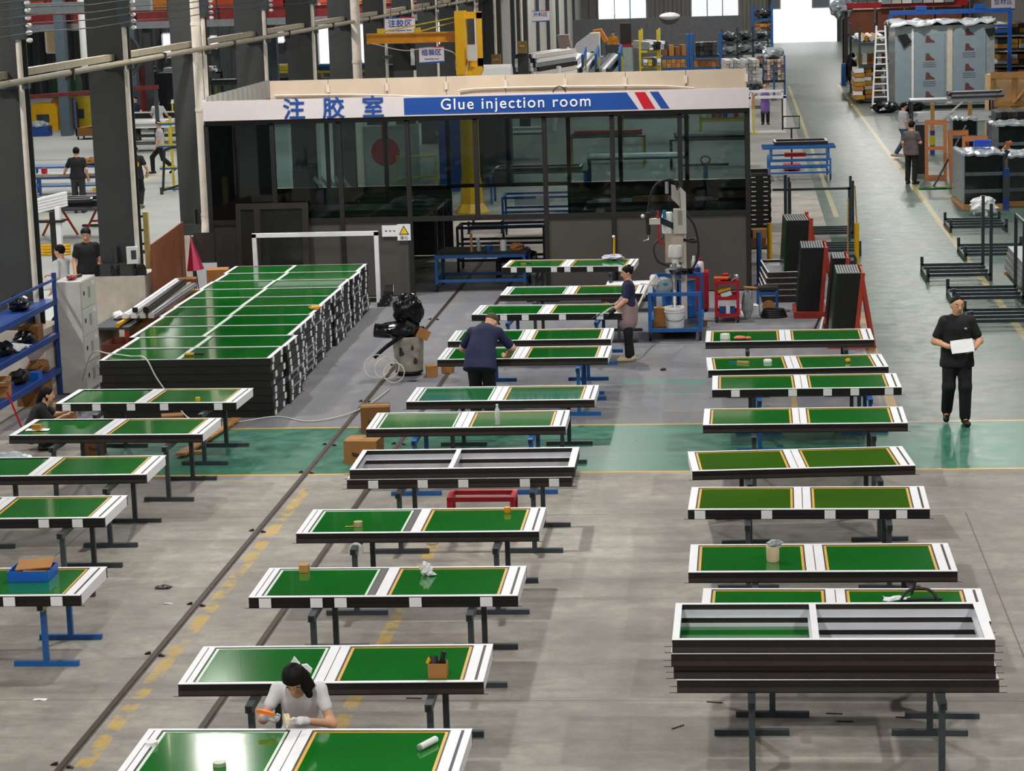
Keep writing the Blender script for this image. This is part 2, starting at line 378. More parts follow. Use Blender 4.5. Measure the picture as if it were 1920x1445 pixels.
# ---- steel columns
HS = [(-.325, -.25), (.325, -.25), (.325, -.22), (.02, -.22), (.02, .22), (.325, .22), (.325, .25), (-.325, .25), (-.325, .22), (-.02, .22), (-.02, -.22), (-.325, -.22)]
cme = mesh('steel_column', [ex(HS, 0, 11, 'z')], COLM)
plm = mesh('plinth', [ex([(-.48, -.5), (.42, -.5), (.5, -.42), (.5, .42), (.42, .5), (-.48, .5), (-.5, .4), (-.5, -.4)], 0, 1.08, 'z')], PLAS)
pipe_me = mesh('downpipe', [cy((0, 0, 0), (0, 0, 11), .045, n=10)], PIPE, True)
for k in range(20):
    y = 34 + 6 * k
    if k >= 12 and y > 96: break
    c = tag(part(None, 'steel_column', COLM, cme), 'dark grey steel column, %s of the row from the left edge' % ORD[k], 'column', 'steel column row'); c.location = (-11.1, y, 0); c['kind'] = 'structure'
    part(c, 'gusset', COLM, [bx(-.3, .3, -.42, -.25, .0, 1.3), bx(-.02, .02, -.4, -.25, 1.3, 1.6)])
    if k < 3: part(c, 'plinth', PLAS, plm)
    p = part(c, 'conduit', PIPE, pipe_me); p.location = (.38, -.32, 0)
    b = part(c, 'bracket', STEEL, [bx(-.05, .5, -.36, -.24, 4.72, 4.8), bx(.3, .5, -.4, -.24, 5.45, 6.05)])
    for j in range(6): part(c, 'insulator', WPL, lt([(.02, 0), (.05, .02), (.05, .05), (.02, .07)], 8, (.56, -.34, 5.4 + j * .11)))
# big white downpipe beside the third column, with its elbow
t = thing('downpipe', 'thick white downpipe beside the glue room corner', 'pipe', (-10.78, 45.3, 0))
part(t, 'upper_pipe', PIPE, cy((0, 0, 1.45), (0, 0, 11), .095, n=16), True)
part(t, 'elbow', PIPE, [tb(curve([(0, 0, 1.5), (0, -.02, 1.36), (.0, -.07, 1.2), (.0, -.09, 1.0)], 5), .1, 14)], True)
part(t, 'lower_pipe', PIPE, cy((0, -.09, 0), (0, -.09, 1.02), .095, n=16), True)
for z in (1.5, 1.42, 3.6, 5.3): part(t, 'collar', PIPE, cy((0, 0, z), (0, 0, z + .06), .105, n=16), True)
t = thing('downpipe', 'pale downpipe standing by a far column above the booth sign', 'pipe', (-10.62, 63.6, 0))
part(t, 'pipe', PIPE, cy((0, 0, 0), (0, 0, 11), .13, n=14), True); part(t, 'collar', PIPE, cy((0, 0, 3.7), (0, 0, 3.78), .145, n=14), True)
# long service pipe and conductor wires along the columns
t = thing('service_pipe', 'long beige pipe running along the row of columns', 'pipe', (-10.66, 0, 4.84)); part(t, 'pipe', OLIVE, [cy((0, 26, 0), (0, 110, 0), .05, n=10)], True)
for y in range(35, 106, 6): part(t, 'clamp', BRN, bx(-.07, .07, y + 1, y + 1.08, -.12, .06))
t = thing('upper_service_pipe', 'flat beige tray behind the long pipe on the columns', 'pipe', (-11.0, 0, 4.92)); part(t, 'tray', OLIVE, [bx(-.06, .06, 26, 110, -.05, .06)])
for j, z in enumerate((5.55, 5.68, 5.8, 5.92, 6.03)):
    solo('conductor_wire', 'thin dark wire along the columns, %s from the lowest' % ORD[j], 'wire', BRN, tb([(-10.5 - .04 * (j % 2), y, z - .04 * math.sin((y - 28) / 6 * PI) ** 2) for y in range(28, 107, 3)], .009, 5), group='conductor wires')
# ---- rails in the floor
RAIL = mt('rusty_rail', '#3b2a22', .55, .4, var=.25, scale=3)
GRV = mt('rail_groove', '#57504a', .9, var=.2)
for j, x in enumerate((-5.62, -4.67)):
    t = thing('floor_rail', ['rusty rail in the floor, left of the pair', 'rusty rail in the floor, right of the pair'][j], 'rail', (x, 0, 0), group='floor rails')
    part(t, 'rail_head', RAIL, bx(-.022, .022, 4, 49.6, 0, .012)); part(t, 'groove', GRV, bx(-.042, .042, 4, 49.6, 0, .003))
    cl = mesh('rail_clip', [ex([(0, 0), (.055, 0), (.055, .008), (.02, .025), (0, .025)], -.015, .015, 'y')], RAIL)
    for q in range(11):
        y = 14.4 + 2.6 * q + (q % 3) * .45
        part(t, 'rail_clip', RAIL, cl, loc=(.05, y, 0)); part(t, 'rail_clip', RAIL, cl, loc=(-.05, y + .07, 0), rot=(0, 0, PI))

# ================================================================== glue injection room
GX = [-10.35, -9.06, -7.75, -6.42, -5.1, -3.77, -2.47, -1.18, .1]; GY, GB = 43.9, 50.0
MUL = mt('booth_mullion', '#242323', .5, .2); LOWP = mt('booth_lower_panel', '#4d4a46', .55, var=.08, scale=1.2); DKP = mt('booth_dark_panel', '#2e2c2b', .6)
TINT = glass('booth_glass', '#d2dcdc', .7)
wf = struct('wall_booth_front', MUL, [bx(GX[0], GX[-1], GY - .03, GY + .05, 3.4, 3.52), bx(GX[0], GX[-1], GY - .02, GY + .05, 1.46, 1.56)])
for i, x in enumerate(GX):
    z0 = 1.5 if i == 4 else 0
    part(wf, 'mullion', MUL, bx(x - .045, x + .045, GY - .03, GY + .05, z0, 3.42))
for i in range(8):
    part(wf, 'glass_pane', TINT, bx(GX[i] + .045, GX[i + 1] - .045, GY, GY + .012, 1.56, 3.4))
    if i not in (3, 4): part(wf, 'lower_panel', DKP if i < 1 else LOWP, bx(GX[i] + .045, GX[i + 1] - .045, GY, GY + .03, .02, 1.46))
wr = struct('wall_booth_rear', MUL, [bx(GX[0], GX[-1], GB, GB + .08, 3.4, 3.52), bx(GX[0], -6.4, GB, GB + .08, 1.46, 1.56), bx(-3.75, GX[-1], GB, GB + .08, 1.46, 1.56), bx(-6.4, -3.75, GB, GB + .08, 1.5, 1.58)])
RX = [-10.35, -9.1, -7.8, -6.42, -5.1, -3.77, -2.64, -1.2, .1]
for i, x in enumerate(RX): part(wr, 'mullion', MUL, bx(x - .045, x + .045, GB, GB + .08, 1.5 if i == 4 else 0, 3.42))
for i in range(8):
    part(wr, 'glass_pane', TINT, bx(RX[i] + .045, RX[i + 1] - .045, GB + .03, GB + .042, 1.58, 3.4))
    if i not in (3, 4): part(wr, 'lower_panel', DKP, bx(RX[i] + .045, RX[i + 1] - .045, GB + .02, GB + .05, .02, 1.46))
struct('wall_booth_left', DKP, bx(GX[0] - .05, GX[0] + .02, GY + .05, GB, 0, 3.5)); struct('wall_booth_right', DKP, bx(GX[-1] - .02, GX[-1] + .05, GY + .05, GB, 0, 3.5))
struct('roof_booth', mt('booth_roof', '#8d8780', .7), bx(GX[0], GX[-1], GY + .05, GB + .08, 3.52, 3.58))
up = struct('trim_roof_upstand', CREAM, bx(-9.2, .1, 44.62, 44.66, 3.58, 4.16))
for k in range(8):
    x0 = -9.2 + k * 1.1625; part(up, 'upstand_panel', CREAM, bx(x0 + .006, x0 + 1.1565, 44.58, 44.62, 3.6, 4.2))
    part(up, 'joint_bracket', PIPE, [bx(x0 + 1.13, x0 + 1.19, 44.55, 44.58, 3.95, 4.1), bar((x0 + 1.16, 44.57, 3.78), (x0 + 1.0, 44.0, 3.72), .05)])
part(up, 'cable', PIPE, tb(curve([(-9.1, 44.54, 3.92), (-7.6, 44.54, 3.9), (-5.6, 44.5, 3.82), (-5.2, 44.54, 3.95), (-2.0, 44.54, 3.93), (-.9, 44.54, 3.86)], 6), .018), True)
part(up, 'cable_loop', BRN, tb([(-3.5 + .13 * math.cos(a * PI / 8), 44.45, 3.8 + .16 * math.sin(a * PI / 8)) for a in range(9)], .014), True)
sf = struct('trim_side_fascia', WHT, bx(GX[0] - .03, GX[0], GY, GB, 3.5, 3.9))
part(sf, 'rib_sheet', CORRW, corr(GY + .1, GB, 3.55, 3.96, 'y', GX[0], amp=.03, per=.45))
# sign board
SGN = mt('sign_white', '#dcd2d4', .45, var=.02); SBL = mt('sign_blue', '#164a9c', .45, var=.03); SRD = mt('sign_red', '#c8102a', .45, var=.03); SWT = mt('sign_letter_white', '#eef0f6', .5, var=.01)
t = thing('booth_sign', 'long white and blue sign board reading Glue injection room', 'sign', (0, GY - .06, 0))
part(t, 'board', SGN, bx(-10.37, .14, -.05, 0, 3.5, 3.88))
part(t, 'blue_field', SBL, ex([(-6.44, 3.53), (-1.95, 3.53), (-2.17, 3.85), (-6.44, 3.85)], -.056, -.05, 'y'))
part(t, 'red_stripe', SRD, ex([(-1.85, 3.53), (-1.63, 3.53), (-1.82, 3.85), (-2.02, 3.85)], -.056, -.05, 'y'))
part(t, 'blue_stripe', SBL, ex([(-1.52, 3.53), (-1.36, 3.53), (-1.57, 3.85), (-1.73, 3.85)], -.056, -.05, 'y'))
for k, ch in enumerate('注胶室'): text(t, 'letter', ch, .44, (-8.58 + k * .77, -.06, 3.67), FRONT, SBL, bold=.008)
text(t, 'lettering', 'Glue injection room', .3, (-4.29, -.064, 3.7), FRONT, SWT, bold=.0025, wid=1.16)
# notices on the booth panel
t = thing('notice_sheet', 'white paper notice on the booth wall beside the warning triangle', 'notice', (-6.82, GY - .035, 1.28)); part(t, 'sheet', PAPER, bx(-.16, .16, 0, .004, -.1, .12))
for k in range(3): part(t, 'line', BLK, bx(-.1 + k * .08, -.06 + k * .08, -.002, 0, 0, .02))
t = thing('warning_sign', 'white warning notice with yellow triangle on the booth wall', 'sign', (-6.55, GY - .04, 1.26)); part(t, 'sheet', PAPER, bx(-.13, .13, 0, .005, -.16, .16))
part(t, 'triangle_edge', BLK, ex([(-.1, -.045), (.1, -.045), (0, .135)], -.003, 0, 'y')); part(t, 'triangle', mt('warning_yellow', '#e8c21c', .5), ex([(-.075, -.03), (.075, -.03), (0, .105)], -.005, -.003, 'y')); text(t, 'lettering', '当心', .08, (0, -.003, -.105), FRONT, BLK)

# ================================================================== glazed panels on trestles
PL, PW, PH = 2.445, 1.015, .1
BZ = .7                                    # height of the trestle beams
KP = .9859
def on(x, y, z=None): return (x * KP, y * KP, ZT if z is None else z)
def rail_profile(w, h):   # outer side at 0, lips at top, middle and bottom
    return [(0, 0), (w, 0), (w, h), (0, h), (0, h - .008), (.012, h - .012), (.012, h * .58), (0, h * .56), (0, h * .5), (.012, h * .48), (.012, .012), (0, .008)]
RP = rail_profile(.05, PH); LOWR = mt('brown_lower_rail', '#352b26', .5)
ME = {}
def pm(key, fn, m, smooth=False):
    if key not in ME: ME[key] = mesh(key.split(':')[0], fn(), m, smooth)
    return ME[key]
def panel(label, loc, rz, style, pads=(), film=None, dark_bar=False, group='panels laid out on trestles', low=False):
    """style L: plain left pane, R: both panes with yellow edges, M: left pane with pale edges"""
    film = film or GRN; t = thing('glazed_unit', label, 'panel', loc if low else on(*loc), rz, group)
    h, w = PL / 2, PW / 2
    f = pm('side_rail:f', lambda: [ex([(-w + a, b) for a, b in RP], -h, h, 'x')], BLK); g = pm('side_rail:b', lambda: [ex([(w - a, b) for a, b in RP], -h, h, 'x')], BLK)
    part(t, 'side_rail', BLK, f); part(t, 'side_rail', BLK, g)
    part(t, 'end_rail', WHT, pm('end_rail:l', lambda: [bx(-h, -h + .05, -w + .05, w - .05, .0, PH)], WHT)); part(t, 'end_rail', WHT, pm('end_rail:r', lambda: [bx(h - .05, h, -w + .05, w - .05, 0, PH)], WHT))
    part(t, 'backing', BLK, pm('backing', lambda: [bx(-h + .05, h - .05, -w + .05, w - .05, .055, .082)], BLK))
    fl = pm('flange', lambda: [bx(-h - .04, h + .04, -w - .004, -w + .002, .001, .005)], BLK); part(t, 'flange', BLK, fl)
    z0, z1 = PH, PH + .005
    if not pads: part(t, 'lower_rail', LOWR, pm('lower_rail', lambda: [bx(-h, h, -w - .002, -w, .01, .048)], LOWR))
    xl = -h + (.11 if style == 'M' else .075)          # inner edge of the left border
    xr = h - .155                                    # inner edge of the right border
    m0, m1 = -.135, .03                               # centre mullion
    if style == 'L': m0, m1 = -.155, .0
    if style == 'R': m0, m1 = -.14, .03
    part(t, 'cover_strip', WHT, pm('cover_strip:front', lambda: [bx(-h, h, -w, -w + .045, z0, z1)], WHT)); part(t, 'cover_strip', WHT, pm('cover_strip:back', lambda: [bx(-h, h, w - .035, w, z0, z1)], WHT))
    if style == 'M':
        part(t, 'cover_strip', WHT, pm('cover_strip:ML', lambda: [bx(-h, -h + .05, -w + .046, w - .036, z0, z1)], WHT)); part(t, 'cover_strip', WHT, pm('cover_strip:ML2', lambda: [bx(-h + .06, xl, -w + .046, w - .036, z0, z1)], WHT))
    else: part(t, 'cover_strip', WHT, pm('cover_strip:L' + style, lambda: [bx(-h, xl, -w + .046, w - .036, z0, z1)], WHT))
    part(t, 'cover_strip', WHT, pm('cover_strip:R1', lambda: [bx(xr, h - .076, -w + .046, w - .036, z0, z1)], WHT)); part(t, 'cover_strip', WHT, pm('cover_strip:R2', lambda: [bx(h - .052, h, -w + .046, w - .036, z0, z1)], WHT))
    part(t, 'end_bar', BLK, pm('end_bar', lambda: [bx(h - .078, h - .05, -w + .046, w - .036, .08, z0)], BLK))
    mm = (m0 + m1) / 2
    part(t, 'mullion_bar', BLK, pm('mullion_bar:' + style, lambda: [bx(m0, m1, -w + .05, w - .05, .082, z0)], BLK))
    if dark_bar:
        part(t, 'mullion_strip', mt('taupe_strip', '#4a4446', .5), pm('mullion_strip:D', lambda: [bx(m0, m0 + .06, -w + .046, w - .036, z0, z1)], mt('taupe_strip', '#4a4446', .5))); part(t, 'mullion_strip', WHT, pm('mullion_strip:D2', lambda: [bx(m0 + .066, m1, -w + .046, w - .036, z0, z1)], WHT))
    else:
        part(t, 'mullion_strip', WHT, pm('mullion_strip:a' + style, lambda: [bx(m0, mm - .004, -w + .046, w - .036, z0, z1)], WHT)); part(t, 'mullion_strip', WHT, pm('mullion_strip:b' + style, lambda: [bx(mm + .004, m1, -w + .046, w - .036, z0, z1)], WHT))
    y0, y1 = -w + .046, w - .036
    for i, (a, b) in enumerate(((xl, m0), (m1, xr))):
        part(t, 'gasket', BLK, pm('gasket:%s%d' % (style, i), lambda: ring(a, b, y0, y1, .014, .082, .103), BLK))
        edge = YEL if (i == 1 or style == 'R') else (PALE if style == 'M' else None); e = .014
        if edge:
            part(t, 'sealant_bead', edge, pm('sealant_bead:%s%d' % (style, i), lambda: [bx(a + .014, a + .038, y0 + .014, y1 - .014, .082, .099), bx(b - .038, b - .014, y0 + .014, y1 - .014, .082, .099), bx(a + .038, b - .038, y1 - .03, y1 - .014, .082, .099), bx(a + .038, b - .038, y0 + .014, y0 + .024, .082, .099)], edge)); e = .038
        gk = 'glass_pane:%s%d%s' % (style, i, film.name)
        part(t, 'glass_pane', film, pm(gk, lambda: [bx(a + e, b - e, y0 + .024, y1 - .03, .082, .095)], film))
    pd = pm('foam_pad', lambda: [bx(-.055, .055, -.014, 0, .008, .092)], PAD)
    for x in pads: part(t, 'foam_pad', PAD, pd, loc=(x, -w, 0))
    return t
def trestle_meshes(m, z, y0, y1): return dict(top_beam=mesh('top_beam', [bx(-.03, .03, y0 - .1, .56, z - .06, z)], m), leg=mesh('leg', [bx(-.025, .025, -.025, .025, .05, z - .06)], m), foot_bar=mesh('foot_bar', [bx(-.31, .31, -.025, .025, 0, .05)], m), hollow_end_shade=mesh('hollow_end_shade', [bx(-.02, .02, y0 - .104, y0 - .1, z - .052, z - .008)], RUB))  # black plate on the beam front paints the dark of its hollow end
TM = {(m.name, lo): trestle_meshes(m, .62 if lo else BZ, -.36 if lo else -.66, .5) for m in (STEEL, BLUE) for lo in (False, True)}
YTIP = mt('yellow_tape', '#e0c81a', .5)
def trestle(label, loc, rz=0, blue=False, tip=False, low=False):
    t = thing('trestle', label, 'trestle', loc if low else on(*loc), rz, 'steel trestles'); q = TM[((BLUE if blue else STEEL).name, low)]; y0 = -.36 if low else -.66; z = .62 if low else BZ
    part(t, 'top_beam', STEEL, q['top_beam']); part(t, 'hollow_end_shade', RUB, q['hollow_end_shade'])
    if tip: part(t, 'tape_band', YTIP, [bx(-.032, .032, y0 - .1, y0, z - .062, z - .0005)])
    for y in (y0, .5): part(t, 'leg', STEEL, q['leg'], loc=(0, y, 0)); part(t, 'foot_bar', STEEL, q['foot_bar'], loc=(0, y, 0))
    return t
# name, left x, near-left y, rotation deg, style, pads
ROWS = [
 ('L', 'left column', [(-7.97, 29.97, -1.6, 'L', (-1.07, -.66, -.19, .26, .99), {}), (-7.95, 27.9, -1.1, 'L', (), {}), (-8.1, 25.62, 1.0, 'L', (), {}), (-8.02, 23.56, 1.0, 'L', (.58, .94), {}), (-7.4, 20.55, 1.2, 'L', (.55, 1.0), {})]),
 ('M', 'middle column', [(-3.25, 42.93, -3.0, 'R', (-1.0, -.72, -.25, 0.0, .42, 1.0), {}), (-2.93, 39.35, -1.5, 'M', (), {}), (-3.17, 37.2, -2.0, 'M', (-.7, -.35, .25, .85), {}), (-3.25, 34.63, 0, 'M', (), {}), (-3.2, 33.02, -.4, 'M', (), {}), (-3.2, 29.84, 0, 'M', (), {}), (-3.46, 28.11, 1.0, 'M', (), {}), None, (-3.335, 22.87, .6, 'M', (), dict(dark_bar=True)), (-3.325, 20.51, .7, 'M', (-1.07, -.6, -.38, .3, .94), dict(dark_bar=True)), (-3.37, 17.98, 1.6, 'M', (), {}), (-3.31, 15.84, .5, 'M', (), {})]),
 ('R', 'right column', [(.66, 34.23, 0, 'R', (), {}), (.71, 31.92, 2.4, 'R', (), {}), (.8, 30.43, .4, 'R', (-.92, -.18, .27, .62, 1.06), {}), (.72, 28.11, -.2, 'R', (), {}), (.6, 25.66, 4.3, 'R', (), dict(film=GRN_REFL)), (.64, 23.74, -1.0, 'R', (-1.1, -.42, .22, .66, .94), dict(film=GRN_REFL)), (.69, 21.3, 0, 'R', (), {}), (.83, 19.7, -.9, 'R', (), {})])]
COLN = {'L': 'left column', 'M': 'middle column', 'R': 'right column'}
for key, cname, rows in ROWS:
    n = len(rows)
    for i, r in enumerate(rows):
        if r is None: continue
        x, y, a, st, pads, kw = r
        top = 'green' if kw.get('film') is not GRN_REFL else 'reflection-tinted green'
        lo5 = key == 'L' and i == 4
        pos = {'L': i, 'M': i, 'R': i}[key]
        panel('%s-film panel, %s, %s from the far end of the %s' % (top, 'foam pads in front' if pads else 'plain black front', ORD[pos], COLN[key]), (x, y, .62 if lo5 else BZ), math.radians(a), st, pads, low=lo5, **kw)
        for s, off in (('left', -.62), ('right', .82)):
            bl = (key == 'L' and i == 4) or (key == 'M' and i in (2, 3, 4, 6)) or (key == 'R' and i == 2)
            ca, sa = math.cos(math.radians(a)), math.sin(math.radians(a))
            trestle('%s trestle, %s end of the %s panel from far, %s' % ('blue' if bl else 'grey', s, ORD[pos], cname), (x + off * ca, y + off * sa, 0), math.radians(a), bl, tip=lo5 or (key == 'R' and i == 7), low=lo5)
# ---- empty frames
FW = mt('frame_inner_white', '#d3d6de', .35, var=.03)
def frame(label, loc, rz, pane=None, pads=(), group='empty frames', raw=False):
    t = thing('window_surround', label, 'frame', loc if raw else on(*loc), rz, group); h, w, H = 1.245, .52, .104
    rp = rail_profile(.035, H)
    part(t, 'side_rail', BRN, pm('frail:f', lambda: [ex([(-w + a, b) for a, b in rp], -h, h, 'x')], BRN)); part(t, 'side_rail', BRN, pm('frail:b', lambda: [ex([(w - a, b) for a, b in rp], -h, h, 'x')], BRN))
    part(t, 'end_rail', BRN, pm('frail:l', lambda: [bx(-h, -h + .035, -w + .035, w - .035, 0, H)], BRN)); part(t, 'end_rail', BRN, pm('frail:r', lambda: [bx(h - .035, h, -w + .035, w - .035, 0, H)], BRN))
    for k, q in enumerate((bx(-h + .035, h - .035, -w + .035, -w + .05, .0, .058), bx(-h + .035, h - .035, w - .05, w - .035, .0, .058), bx(-h + .035, -h + .05, -w + .05, w - .05, .0, .058), bx(h - .05, h - .035, -w + .05, w - .05, .0, .058))):
        part(t, 'inner_liner', FW, pm('inner_liner:%d' % k, lambda: [q], FW))
    part(t, 'mullion', FW, pm('fmull', lambda: [bx(-.15, -.105, -w + .05, w - .05, .02, H)], FW)); 
    for k, q in enumerate((bx(-h, h, -w, -w + .045, H, H + .003), bx(-h, h, w - .045, w, H, H + .003), bx(-h, -h + .055, -w + .045, w - .045, H, H + .003), bx(h - .075, h, -w + .045, w - .045, H, H + .003), bx(-.155, -.1, -w + .045, w - .045, H, H + .003))):
        part(t, 'cover_strip', WHT, pm('fcover:%d' % k, lambda: [q], WHT))
    part(t, 'flange', BLK, pm('fflange', lambda: [bx(-h - .06, h + .06, -w - .005, -w + .003, .001, .005), ], BLK)); part(t, 'flange', BLK, pm('fflange2', lambda: [bx(-h - .06, h + .06, -w - .005, -w + .003, .052, .055)], BLK))
    part(t, 'lower_rail', LOWR, pm('flower', lambda: [bx(-h, h, -w - .002, -w, .008, .05)], LOWR))
    if pane: part(t, 'glass_pane', pane, pm('fpane', lambda: [bx(-h + .05, -.15, -w + .05, w - .05, .02, .03)], GRN))
    for x in pads: part(t, 'foam_pad', PAD, pm('foam_pad', None, PAD), loc=(x, -w, 0))
    return t
frame('lower empty frame with white foam pads under the frame behind the red stool', (-3.2, 25.3, BZ), math.radians(.8), pads=(-.95, -.4, .78 - .05, 1.05, .05))
frame('empty white-lined frame on top of the two-frame stack in the middle column', (-3.17, 25.33, BZ + .107), math.radians(1.0))
for k in range(4):
    frame('dark-sided empty frame, %s from the top of the four-frame stack at lower right' % ORD[3 - k], (.66 + (.03, .01, -.01, 0)[k], 18.07 + (.0, .015, -.01, .005)[k], BZ + k * .108), math.radians((.3, -.3, .1, .0)[k]), pane=GRN if k == 2 else None)
for s, x in (('left', -3.85), ('right', -2.35)): trestle('grey steel trestle under the %s end of the two-frame stack' % s, (x, 25.3, 0))
for s, x in (('left', .02), ('right', 1.5)): trestle('grey steel trestle under the %s end of the four-frame stack' % s, (x, 18.07, 0))
# ---- the long run of stacked panels
ss = mesh('frame', ring(-1.26, 1.26, -.5, .5, .05, 0, .104) + [bx(-1.3, 1.3, -.507, -.5, .0, .004), bx(-1.3, 1.3, .5, .507, 0, .004)], BLK)
sbk = mesh('backing', [bx(-1.21, 1.21, -.45, .45, .04, .08)], BLK)
spad = mesh('foam_pad', [bx(1.26, 1.272, -.042, .042, .02, .1)], PAD); sfl = mesh('flange', [bx(1.26, 1.29, -.42, .42, .0, .004)], ALU)
scov = [mesh('cover_strip', [q], WHT) for q in (bx(-1.26, 1.26, -.5, -.482, .104, .108), bx(-1.26, 1.26, .488, .5, .104, .108), bx(-1.26, -1.2, -.482, .488, .104, .108), bx(1.2, 1.26, -.482, .488, .104, .108))]
smul = mesh('mullion', [bx(-.13, -.07, -.482, .488, .104, .108)], PALE)
spane = [mesh('glass_pane', [q], GRN) for q in (bx(-1.2, -.13, -.46, .47, .08, .1), bx(-.07, 1.2, -.46, .47, .08, .1))]
sgas = [mesh('gasket', ring(a, b, -.482, .488, .02, .082, .103), BLK) for a, b in ((-1.2, -.13), (-.07, 1.2))]
rs = random.Random(3)
STK = []
for k in range(10):
    y = 32.5 + k * 1.025; x = -8.08 - k * .025 + rs.uniform(-.04, .04) + (.06 if k in (0, 1) else 0)
    nm = 'nearest' if k == 0 else 'farthest' if k == 9 else ORD[k]
    for j in range(8):
        t = thing('stacked_unit', 'black-edged panel, %s from top in the %s pile before the booth' % (ORD[7 - j], nm), 'panel', (x + rs.uniform(-.02, .02), y + rs.uniform(-.004, .004), j * .109), rs.uniform(-.004, .004), 'stacked panels')
        part(t, 'frame', BLK, ss)
        if rs.random() < .3: part(t, 'flange', ALU, sfl)
        for q in (-.33 + rs.uniform(-.05, .05), .28 + rs.uniform(-.05, .05)): part(t, 'foam_pad', PAD, spad, loc=(0, q, 0))
        if j == 7:
            part(t, 'backing', BLK, sbk)
            for q in scov: part(t, 'cover_strip', WHT, q)
            part(t, 'mullion', PALE, smul)
            for q in spane: part(t, 'glass_pane', GRN, q)
            for q in sgas: part(t, 'gasket', BLK, q)
    STK.append((x, y))
# upright white frame behind the run, low bars beside it
t = thing('upright_portal', 'tall white rectangular frame standing behind the stacked panels', 'frame', (-8.15, 43.2, 0))
part(t, 'post', WHT, bx(1.12, 1.2, -.04, .04, 0, 1.36)); part(t, 'post', WHT, bx(-1.25, -1.17, -.04, .04, 0, 1.36)); part(t, 'top_rail', WHT, bx(-1.25, 1.2, -.04, .04, 1.29, 1.37)); part(t, 'bottom_rail', BLK, bx(-1.17, 1.12, -.04, .04, .02, .08))
for j in range(4): 
    t = thing('profile_bar', 'dark flat bar, %s from the floor, behind the stacked panels' % ORD[j], 'bar', (-6.84 + .03 * j, 43.0, j * .075), .05 * j, 'flat bars'); part(t, 'bar', BLK, [bx(-.08, .08, -.45, .45, 0, .07)]); part(t, 'edge_strip', WHT, [bx(.08, .085, -.45, .45, .05, .07)])
# dark framed glass leaf leaning on the booth
t = thing('glass_door_leaf', 'dark bronze framed glass leaf leaning against the glue room front', 'door', (-9.05, 43.6, 0), rot=(-.1, 0, 0))
for q in (bx(-.78, -.68, 0, .06, 0, 1.9), bx(.53, .65, 0, .06, 0, 1.9), bx(-.68, .53, 0, .06, 1.78, 1.9), bx(-.68, .53, 0, .06, 0, .5)): part(t, 'leaf_frame', BRN, q)
part(t, 'stile', BRN, bx(-.42, -.3, 0, .06, .5, 1.78)); part(t, 'glass_pane', mt('dark_leaf_glass', '#22231f', .12), bx(-.68, .53, .02, .035, .5, 1.78))

# ================================================================== small things lying on the panels
ZT = BZ + .097
def item(name, label, cat, m, prims, x, y, rz=0, smooth=False, z=ZT): return solo(name, label, cat, m, prims, (x, y, z) if z < .7 or z > .82 else on(x, y), rz, smooth=smooth)
bev = lambda a, b, c: [ex([(-a + .006, -b), (a - .006, -b), (a, -b + .006), (a, b - .006), (a - .006, b), (-a + .006, b), (-a, b - .006), (-a, -b + .006)], 0, c, 'z')]
item('wood_block', 'small wooden block on the panel with foam pads nearest the front, middle column', 'block', WOOD, bev(.045, .045, .07), -4.21, 20.9)
t = thing('crumpled_tissue', 'crumpled white tissue on the right pane of a middle panel', 'tissue', on(-3.02, 20.76)); part(t, 'lump', PAPER, [el((0, 0, .06), (.055, .05, .06), 12, 8, .28, 4)]); part(t, 'tail', PAPER, [el((.05, -.03, .02), (.05, .03, .02), 8, 5, .3, 5)])
t = thing('tape_piece', 'small tape roll with loose end on a green pane', 'tape', on(-3.98, 22.66)); part(t, 'roll', mt('clear_tape', '#b8ab7c', .35), [lt([(.03, 0), (.045, 0), (.045, .05), (.03, .05)], 16)], True); part(t, 'tail', YEL, [bc((-.08, -.03, .006), (.1, .02, .004), (0, .05, .4))])
item('orange_plug', 'orange lid at the back edge of a middle column pane', 'cap', mt('orange_plastic', '#e59a1c', .4), [lt([(.03, 0), (.035, .02), (.035, .05), (.03, .06)], 12)], -2.49, 23.2, smooth=True)
t = thing('tool_box', 'small cardboard box of tools on the panel behind the seated woman', 'box', on(-2.5, 17.66))
for q in (bx(-.07, .07, -.055, -.05, 0, .12), bx(-.07, .07, .05, .055, 0, .12), bx(-.075, -.07, -.055, .055, 0, .12), bx(.07, .075, -.055, .055, 0, .12), bx(-.07, .07, -.05, .05, 0, .005)): part(t, 'side', CARD, q)
part(t, 'black_handle', RUB, [bar((.02, 0, .06), (.05, .02, .2), .03)]); part(t, 'brown_roll', BRN, [cy((-.03, -.02, .06), (-.035, .02, .16), .035, n=12)], True); part(t, 'yellow_cap', YELP, [cy((-.08, 0, .11), (-.06, 0, .15), .02, n=10)], True)
t = thing('sealant_tube', 'white sealant tube lying on the nearest pane', 'tube', on(-2.36, 15.98), 1.1); part(t, 'body', WPL, [cy((-.1, 0, .026), (.1, 0, .026), .026, n=14)], True); part(t, 'end_crimp', ALU, [cy((-.112, 0, .026), (-.1, 0, .026), .018, .024, 10)], True); part(t, 'end_crimp', ALU, [cy((.1, 0, .026), (.112, 0, .026), .024, .018, 10)], True)
item('tape_roll', 'clear tape roll lying on the nearest left pane', 'tape', mt('clear_tape2', '#9aa88a', .3), [lt([(.035, 0), (.05, 0), (.05, .03), (.035, .03)], 20)], -3.83, 15.56, smooth=True)
item('tape_roll', 'white tape roll at the left corner of the nearest panel', 'tape', WPL, [lt([(.03, 0), (.045, 0), (.045, .035), (.03, .035)], 20)], -4.44, 15.98, smooth=True)
